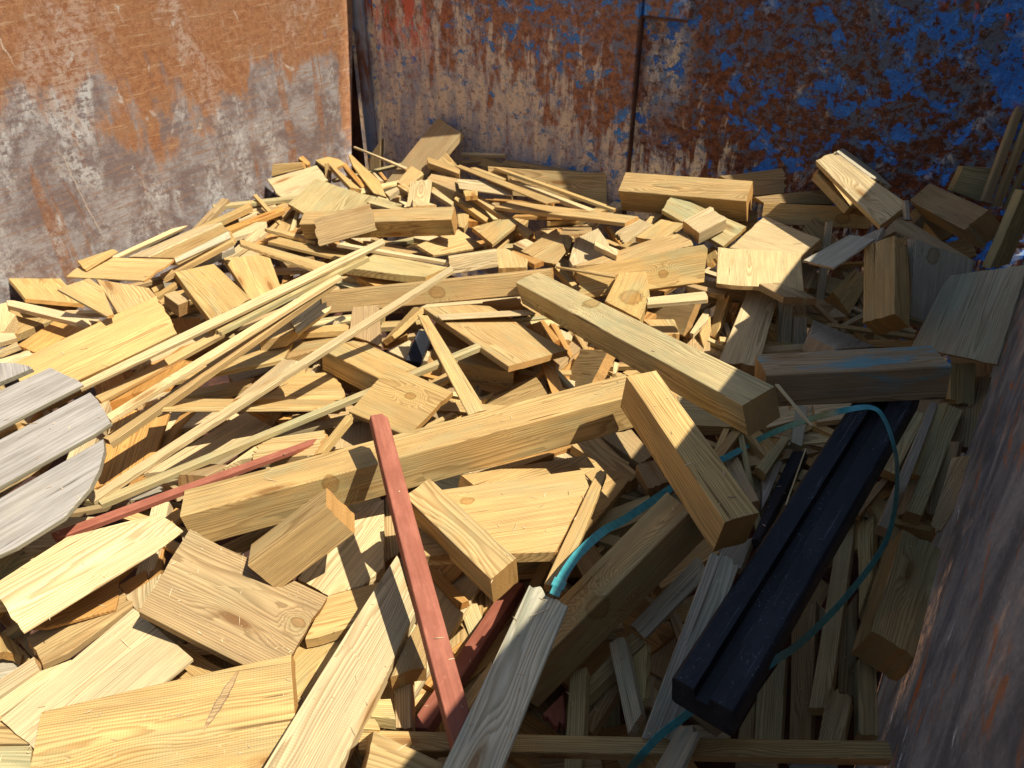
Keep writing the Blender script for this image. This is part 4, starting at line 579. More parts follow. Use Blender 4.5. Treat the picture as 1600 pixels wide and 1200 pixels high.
('stick','h','shorter stick with a square end just below the longest pale stick',(-2.0263,1.0978,-1.337),(0.059,0.997,0.044),(0.168,-0.053,0.984),(-219.0,-16.0,218.1,-15.8,219.9,15.8,-219.0,16.0),17.0,''),
('post','h','short thick post with a ragged right end, behind the brown cracked block',(-1.9919,2.0938,-1.1826),(0.905,0.415,0.094),(0.031,-0.285,0.958),(-309.1,-39.8,309.1,-39.8,309.1,39.8,-309.1,39.8),79.0,''),
('plank','h','plank with a rounded greenish corner at the centre of the back pile',(-1.6423,2.4358,-1.2711),(0.136,-0.99,0.027),(0.054,0.035,0.998),(165.8,51.8,-74.1,51.8,-104.3,20.1,-55.7,-34.4,68.3,-89.3),17.0,''),
('block','h','block with a huge ringed knot behind the long diagonal post',(-0.9182,2.1632,-1.236),(-0.246,0.969,0),(0,0,1),(-95.1,71.9,-177.7,-62.0,-8.5,-63.0,164.6,-18.8,116.7,71.9),50.0,''),
('plank','p','near white square plank crossed by the shadow edge at right',(-0.6027,2.528,-1.214),(0.317,-0.948,0.018),(-0.049,0.002,0.999),(150.7,-140.9,160.8,140.9,-155.1,146.5,-156.5,-146.4),15.0,''),
('plank_offcut','p','pale flat strip under the second longest stick, near the level batten',(-1.5456,1.116,-1.2234),(0.012,0.994,0.11),(-0.461,-0.092,0.882),(-84.1,-34.7,78.6,-58.9,109.8,62.7,-104.3,30.9),20.0,''),
('block','k','small black block left of the centre',(-1.4121,1.6208,-1.3373),(-0.381,0.913,0.147),(0.172,-0.087,0.981),(-77.8,24.6,-77.8,-24.6,77.8,-24.6,77.8,24.6),30.0,''),
('plank','o','striped plank with a fuzzy sawn end under the pale plank with green flecks',(-1.3428,0.4035,-1.3284),(-0.005,0.974,-0.225),(0.155,0.223,0.962),(-81.3,0.6,38.1,-43.2,61.3,-17.7,94.2,30.2,-112.3,30.2),10.0,''),
('plank','h','plank right of the square brown board, crossed by a slanting shadow',(-0.883,0.6972,-1.3455),(0.593,0.805,0),(0,0,1),(-59.1,-41.0,45.8,-37.5,124.1,58.5,-22.5,58.5,-88.2,-38.4),30.0,''),
('batten','g','long grey batten just right of the strap loop',(0.0438,1.8744,-1.326),(0.029,1,-0.001),(0.104,-0.002,0.995),(-303.8,14.4,-303.9,-14.4,303.2,-10.4,304.4,10.4),30.0,''),
('batten','p','pale batten lying level, right of the big ringed knot',(-0.7452,2.1818,-1.2171),(-0.864,-0.485,-0.133),(-0.126,-0.048,0.991),(117.3,26.7,-75.6,26.7,-79.4,-0.8,-75.8,-30.2,113.5,-22.5),16.0,''),
('stick','h','thin splinter stick lying on the board with two knots',(-1.1212,2.2102,-1.2342),(-0.986,-0.164,-0.037),(-0.065,0.167,0.984),(-113.7,17.8,-106.2,-17.5,108.1,-3.6,111.7,3.2),8.0,''),
('plank','h','flat tan plank with orange cut end right of the black block',(-1.2102,1.7588,-1.2798),(-0.915,0.389,-0.106),(-0.029,0.2,0.979),(-268.1,121.1,-234.9,-120.7,235.6,-114.1,267.4,113.7),20.0,''),
('batten','gr','greenish ribbed batten between the strap loop and the right wall',(0.0977,1.9446,-1.3431),(0.043,0.995,0.089),(-0.004,-0.089,0.996),(-239.5,19.4,-233.3,-19.4,234.1,-19.5,238.8,19.5),40.0,''),
('stick','h','lowest stick of the bundle that fans out from the splintered stick tip',(-1.6101,1.0694,-1.1361),(0.071,0.984,0.162),(0.059,-0.166,0.984),(-386.5,-16.6,384.2,-10.7,388.9,10.7,-386.6,16.6),20.0,''),
('plank_offcut','b','splintered brown scrap under the near white square plank',(-0.4603,2.3849,-1.1998),(-0.904,0.428,0),(0,0,1),(-22.2,45.5,-85.7,-36.6,-33.9,-35.8,56.5,-18.6,85.3,45.5),25.0,''),
('post','h','thick post running under the knotted square plate',(-1.4237,1.4016,-1.2701),(0.989,-0.138,0.05),(-0.022,0.194,0.981),(139.6,-69.5,139.6,69.5,-139.6,69.5,-139.6,-69.5),69.0,''),
('block','h','stubby block, top shaded, rising between long beam and diagonal post',(-0.9134,1.8342,-1.3645),(0.768,-0.438,0.467),(-0.638,-0.461,0.617),(86.4,-70.0,86.4,70.0,-86.4,70.0,-86.4,-70.0),34.0,''),
('plank','h','plank with clipped corner just under the long beam at right',(-0.6477,1.2235,-1.272),(-0.098,-0.934,0.344),(0.099,0.335,0.937),(246.5,168.7,-230.9,67.1,-214.7,-73.8,199.1,-161.9),30.0,''),
('stick','gr','greenish stick hugging the underside of the longest pale stick',(-1.6241,1.3374,-1.068),(0.211,0.973,0.099),(-0.042,-0.092,0.995),(-254.9,-20.3,255.1,-15.4,262.7,15.3,-262.9,20.4),15.0,''),
('batten','p','pale batten lying across the flat tan plank with orange cut end',(-1.2907,1.8252,-1.2785),(-0.707,-0.704,0.057),(-0.204,0.28,0.938),(151.7,45.2,-154.4,42.9,-146.1,-43.0,148.8,-45.1),6.0,''),
('stick','p','longest pale stick, uppermost of the long sticks running up from the grey slats',(-1.659,1.1951,-1.0604),(0.19,0.979,0.079),(0.221,-0.121,0.968),(-483.6,-10.6,481.5,-11.8,488.0,11.8,-486.0,10.6),12.0,''),
('stick','p','thin pale stick, third of the long parallel sticks from the left wall',(-1.6027,1.0888,-1.0976),(-0.072,-0.993,-0.099),(0.012,-0.1,0.995),(383.5,12.3,-382.1,9.8,-382.2,-9.9,380.8,-12.3),15.0,''),
('block','b','brown rough sawn block with a crack, leaning on the round ended post',(-2.0706,1.9978,-1.206),(-0.758,-0.603,-0.249),(0.37,-0.711,0.598),(117.0,54.9,-117.0,54.9,-117.0,-54.9,117.0,-54.9),6.0,''),
('plank','g','grey square board with dark nail slots leaning on the right wall',(0.0528,2.3252,-1.0942),(-0.034,-0.765,-0.643),(-0.603,-0.497,0.624),(117.5,-133.5,159.7,136.1,-151.2,112.1,-125.9,-114.7),12.0,''),
('stick','gr','long greenish stick passing under the knotted square plate at centre',(-1.3627,1.1024,-1.2644),(0.358,0.933,0.033),(0.033,-0.048,0.998),(-547.7,-13.4,547.6,-12.6,553.0,12.6,-553.0,13.4),18.0,''),
('plank_offcut','h','offcut corner squeezed between square brown board and front board',(-1.0632,0.4473,-1.3809),(1,0.028,0),(0,0,1),(34.7,-37.4,59.3,32.9,19.3,28.3,-89.4,28.3,-23.9,-52.1),30.0,''),
('plank','h','yellowish plank end left of the front board',(-1.1919,0.1672,-1.323),(-0.85,-0.527,0),(0,0,1),(18.1,27.1,-54.1,27.1,-35.4,-6.2,21.8,-20.8,49.5,-27.3),30.0,''),
('plank','g','shaded grey plank below the end of the half shaded beam',(-0.2689,1.4443,-1.4713),(-0.102,-0.982,-0.159),(-0.168,-0.141,0.976),(28.0,-36.5,39.0,43.2,-68.7,25.6,1.7,-32.2),30.0,''),
('block','gr','grey green block with a dark lengthwise line against the right wall',(0.1302,1.4821,-1.397),(-0.012,0.999,0.04),(0.212,-0.037,0.977),(-171.9,53.8,-171.9,-53.8,171.9,-53.8,171.9,53.8),102.0,''),
('plank','gr','green mouldy plank end in the bottom left corner',(-1.1313,0.1352,-1.3229),(0.826,0.564,0),(0,0,1),(-21.5,-23.3,25.8,-24.4,31.4,-10.4,12.9,29.0,-48.6,29.0),30.0,''),
('batten','r','thin red painted strip lying low beside the long beam at left',(-1.3513,0.7234,-1.2245),(0.26,0.958,-0.119),(0.09,0.099,0.991),(-299.5,-12.0,300.3,-9.9,304.1,9.9,-304.9,12.0),15.0,''),
('plank','h','plank with a knot behind the curling grain post',(-0.6612,1.0261,-1.19),(0.708,0.707,0),(0,0,1),(-210.7,-91.5,58.7,-138.0,182.4,37.0,187.7,96.3,-218.0,96.3),30.0,''),
('plank','h','square plate with a white rimmed knot at the picture centre',(-1.1943,1.2725,-1.2566),(0.999,0.026,-0.036),(0.039,-0.166,0.985),(100.1,-97.3,110.6,97.0,-111.4,103.3,-99.3,-103.0),17.0,''),
('plank','p','pale rough sawn plank between the square brown board and the front board',(-1.1377,0.3046,-1.316),(-0.003,1,0.02),(0.086,-0.02,0.996),(-136.8,-87.2,136.3,-96.5,143.3,96.7,-142.8,86.9),11.0,''),
('block','h','block corner at the bottom edge under the level batten',(-0.5161,0.4677,-1.2361),(0.848,0.44,-0.296),(0.438,-0.266,0.859),(-55.9,-37.3,54.6,-19.7,63.5,18.5,-62.2,38.5),140.0,''),
('plank','g','grey plank lying parallel under the big knotted beam',(-0.3104,1.1142,-1.3394),(0.311,0.865,0.393),(-0.09,-0.385,0.919),(-103.8,-21.9,102.0,-22.6,106.7,22.7,-104.9,21.9),12.0,''),
('stick','p','very long stick from the grey slats up over the toothed beam',(-1.4578,1.1487,-1.1762),(0.203,0.964,0.171),(0.019,-0.178,0.984),(-588.6,-13.9,586.1,-10.8,595.0,10.8,-592.5,13.9),15.0,''),
('plank','h','plank corner with a splintered tip just behind the long beam',(-1.0394,1.5982,-1.3761),(-0.693,-0.657,-0.296),(-0.294,-0.117,0.949),(106.6,40.0,-104.0,66.1,-91.5,-64.2,89.0,-41.8),20.0,''),
('batten','h','weathered notched batten slanting over the greenish stick at centre',(-1.1953,1.4943,-1.245),(-0.817,0.574,0.059),(0.136,0.093,0.986),(-263.1,28.3,-252.0,-28.0,252.4,-15.9,262.7,15.7),6.0,''),
('batten','h','batten leaning on the clipped corner plank above the blue strap',(-0.5119,1.053,-1.1865),(-0.19,0.982,0),(0,0,1),(-170.3,18.0,-160.6,-18.5,-44.4,-13.7,192.1,-3.9,183.2,18.0),20.0,''),
('beam','h','long square beam lying across the middle of the pile',(-0.9522,1.0489,-1.142),(0.677,0.722,0.14),(-0.122,-0.077,0.99),(-538.8,-46.1,538.8,-46.1,538.8,46.1,-538.8,46.1),99.0,''),
('plank','g','grey plank with a golden knotted edge left of the black grooved bar',(-0.2004,0.9209,-1.2133),(-0.021,0.718,0.696),(0.163,-0.684,0.711),(-183.3,29.6,-161.0,-29.5,170.4,-27.6,173.9,27.5),55.0,''),
('plank','p','pale plank with green flecks and clipped corners below the grey slats',(-1.3338,0.44,-1.2148),(-0.064,-0.996,0.058),(0.255,0.04,0.966),(159.3,-31.7,164.9,67.7,-108.7,67.7,-180.5,58.6,-173.3,-14.3,-3.0,-81.1,141.3,-66.8),6.0,''),
('plank','k','thin black plank left of the black grooved bar',(-0.2242,1.643,-1.3995),(-0.019,1,-0.017),(-0.405,0.008,0.914),(-206.7,9.7,-198.1,-9.8,202.2,-19.7,202.5,19.8),25.0,''),
('bar','k','heavy black bar with a lengthwise groove in the shade at right',(-0.0945,1.2698,-1.0849),(-0.095,-0.988,-0.125),(-0.064,-0.119,0.991),(481.0,-57.7,481.0,57.7,-481.0,57.7,-481.0,-57.7),80.0,'grooved'),
('post','tb','blue tinted post lying level in the shade at right',(-0.1527,1.6655,-0.9682),(0.863,0.496,0.096),(-0.15,0.07,0.986),(-199.6,-56.7,199.6,-56.7,199.6,56.7,-199.6,56.7),84.0,''),
('plank','b','square brown board with a knot near its right corner, lower left',(-1.0401,0.5557,-1.2678),(0.906,0.258,-0.336),(0.363,-0.065,0.929),(-145.7,-97.3,153.8,-98.3,160.7,98.3,-168.8,97.2),29.0,''),
('batten','g','grey batten sticking out under the lower end of the black bar',(-0.1586,0.7797,-1.3094),(0.069,0.933,0.352),(-0.699,-0.207,0.685),(-55.6,32.2,-35.5,-31.5,45.2,-26.3,45.9,25.6),11.0,''),
('post','h','golden post with a bright orange sawn end below the long beam',(-0.9692,0.6926,-1.1956),(0.516,0.673,0.53),(0.698,-0.689,0.196),(-103.4,-45.2,103.4,-45.2,103.4,45.2,-103.4,45.2),78.0,''),
('post','h','golden post with curling grain right of the tall red strip',(-0.686,0.861,-1.1132),(-0.964,0.242,0.112),(0.067,-0.185,0.98),(-134.2,33.4,-134.2,-33.4,134.2,-33.4,134.2,33.4),91.0,''),
('splinter','p','pale splinter lying against the thin black plank',(-0.1581,1.3399,-1.0808),(-0.077,0.996,0.041),(-0.046,-0.045,0.998),(-97.2,1.6,-93.7,-1.6,95.5,-1.3,95.4,1.3),3.0,''),
('post','gr','long pale green tinged square post lying diagonally at centre right',(-0.762,1.7059,-1.0837),(0.827,-0.521,0.21),(-0.298,-0.09,0.95),(581.3,-45.0,581.3,45.0,-581.3,45.0,-581.3,-45.0),84.0,''),
('plank','h','large front board with a long split knot, bottom left',(-0.9344,0.2995,-1.3098),(-0.743,-0.668,-0.048),(0.124,-0.208,0.97),(231.5,88.2,-241.7,122.7,-219.8,-121.8,230.0,-89.0),39.0,''),
('beam','h','big shaded beam with an eye shaped knot beside the blue strap',(-0.4287,0.9588,-1.2302),(0.347,0.787,0.51),(-0.253,-0.445,0.859),(-250.5,35.5,-250.5,-35.5,250.5,-35.5,250.5,35.5),120.0,''),
('splinter','p','pale splinter peeling from the right end of the diagonal post',(-0.2057,1.3863,-0.9428),(-0.673,0.739,-0.041),(0.023,0.077,0.997),(-77.3,2.7,-77.7,-2.7,77.2,-4.3,77.8,4.3),3.0,''),
('beam','h','short beam meeting the long beam end, half in shadow',(-0.3647,1.2231,-0.9944),(-0.789,0.596,0.149),(0.12,-0.087,0.989),(-207.8,37.6,-207.8,-37.6,207.8,-37.6,207.8,37.6),96.0,''),
('slat','w','',(-2.0316,0.6297,-1.1194),(-0.907,0.421,0.005),(-0.05,-0.119,0.992),(-74.9,147.6,-63.9,25.3,-51.9,-112.9,-33.5,-107.6,-0.3,-85.1,46.6,-33.8,74.3,19.1,103.6,147.6),12.0,''),
('slat','w','',(-1.8448,0.6023,-1.1133),(-0.208,-0.97,-0.127),(-0.05,-0.119,0.992),(288.1,74.8,-147.4,74.8,-144.8,40.5,-131.4,-11.8,-117.9,-78.3,253.4,-100.0),12.0,''),
('slat','w','',(-1.6317,0.5601,-1.1077),(0.203,0.971,0.127),(-0.05,-0.119,0.992),(-336.2,-75.0,86.8,-74.6,128.6,-66.9,136.1,-20.4,143.2,45.9,142.9,95.5,-301.4,95.5),12.0,''),
('slat','w','',(-1.451,0.4159,-1.116),(0.185,0.975,0.126),(-0.05,-0.119,0.992),(-243.2,12.3,-161.5,-53.5,-51.6,-81.3,43.2,-80.2,113.8,-39.7,151.1,-0.8,186.1,54.2,200.7,94.4,-238.6,94.4),12.0,''),
('plank','p','long pale board left of the tall red strip at the bottom',(-0.7264,0.5793,-1.2768),(-0.233,0.97,0.063),(0.06,-0.05,0.997),(-234.0,61.8,-189.9,-59.5,150.5,-50.4,273.4,48.1),32.0,''),
('batten','r','tall red painted strip standing out at the centre foreground',(-0.7193,0.7659,-1.1281),(0.758,-0.608,-0.236),(0.321,0.033,0.947),(362.3,-21.5,366.4,21.5,-366.2,19.4,-362.5,-19.4),24.0,''),
('plank','t','plank with turquoise stain, half in shadow, foreground centre',(-0.428,0.6578,-1.1589),(-0.134,0.957,0.258),(-0.262,-0.285,0.922),(-177.2,51.4,-145.1,-51.0,149.2,-46.3,173.1,45.8),8.0,''),
]
# label of the piece: knot centre in the piece's own frame (mm) and radius
KNOTS={
'long beam with rows of tooth marks and a round knot, across the middle':(-9.2,1.7,0.2,17.9),
'long square beam lying across the middle of the pile':(-207.1,-47.2,-22.7,11.7),
'square brown board with a knot near its right corner, lower left':(136.0,21.6,-0.8,9.2),
'square plate with a white rimmed knot at the picture centre':(14.5,26.6,-1.4,10.7),
'block with a huge ringed knot behind the long diagonal post':(-41.5,-7.7,-1.8,32.1),
'long pale green tinged square post lying diagonally at centre right':(-175.9,22.8,-0.0,21.0),
'big shaded beam with an eye shaped knot beside the blue strap':(-18.4,-36.2,-10.6,16.6),
'plank with a knot behind the curling grain post':(-95.1,48.3,-1.2,9.9),
'long board with two knots and saw tooth dents at the back centre':(70.6,-13.7,-0.0,11.3),
'half sunlit post with a dark knot right of the second back post':(99.7,-7.2,-1.0,16.9),
'grey board with dark knots and a pale edge, right half of the upright pair':(93.0,34.4,-0.0,15.4),
}
SPLIT=('large front board with a long split knot, bottom left',(-0.1234,-0.1081),(-0.0670,-0.0052),.0085)
round_top=bpy.data.objects.new('round_table_top',None); COL.objects.link(round_top)
round_top['label']='round weathered grey table top of parallel slats, cut by the left edge'; round_top['category']='table top'
slats=[]
for i,(name,tone,label,org,xa,n,poly,t,sp) in enumerate(PIECES):
    poly=[(poly[q]/1000,poly[q+1]/1000) for q in range(0,len(poly),2)]
    if name=='slat':
        slats.append((org,xa,n,poly,t/1000,i)); continue
    o=piece(name,tone,org,xa,n,poly,t/1000,sp,i,None,KNOTS.get(label))
    o['label']=label; o['category']=CAT[name]
    if name in GRP: o['group']=GRP[name]
def split_knot(o,a,b,w):
    # lens shaped knot torn along the grain, with a bark rim; a, b: its two tips in the board's own frame
    a=Vector(a); b=Vector(b); d=b-a; s=Vector((-d.y,d.x)).normalized(); n=14
    for nm,k,h,mat in (('bark_rim',1.0,.0007,WOOD),('split_knot',.74,.0014,WOOD)):
        bm=bmesh.new(); up=[]; lo=[]
        ring=[]
        for q in range(n+1):
            f=q/n; ring.append(a+d*(.5+(f-.5)*(.9+.1*k))+s*w*k*math.sin(math.pi*f)**.8*(1+.12*math.sin(q*2.3)))
        for q in range(n-1,0,-1):
            f=q/n; ring.append(a+d*(.5+(f-.5)*(.9+.1*k))-s*w*k*math.sin(math.pi*f)**.8*(1+.12*math.sin(q*1.7)))
        top=[bm.verts.new((p.x,p.y,h)) for p in ring]; bot=[bm.verts.new((p.x,p.y,-.004)) for p in ring]
        bm.faces.new(top); bm.faces.new(list(reversed(bot)))
        for q in range(len(ring)): bm.faces.new((top[(q+1)%len(ring)],top[q],bot[q],bot[(q+1)%len(ring)]))
        bmesh.ops.recalc_face_normals(bm,faces=bm.faces[:])
        me=bpy.data.meshes.new(nm); bm.to_mesh(me); bm.free(); attributes(me,'bark' if nm=='bark_rim' else 'b',random.Random(77)); me.materials.append(mat)
        c=bpy.data.objects.new(nm,me); COL.objects.link(c); c.parent=o
for o in list(COL.objects):
    if o.get('label')==SPLIT[0]: split_knot(o,SPLIT[1],SPLIT[2],SPLIT[3])
if slats:
    c=sum((Vector(s[0]) for s in slats),Vector())/len(slats); n0=Vector(slats[0][2]).normalized()
    round_top.location=c-n0*.05
    bpy.context.view_layer.update()
    for org,xa,n,poly,t,i in slats:
        o=piece('slat','w',org,xa,n,poly,t,'',i,SLAT); mw=o.matrix_world.copy(); o.parent=round_top; o.matrix_parent_inverse=round_top.matrix_world.inverted(); o.matrix_world=mw
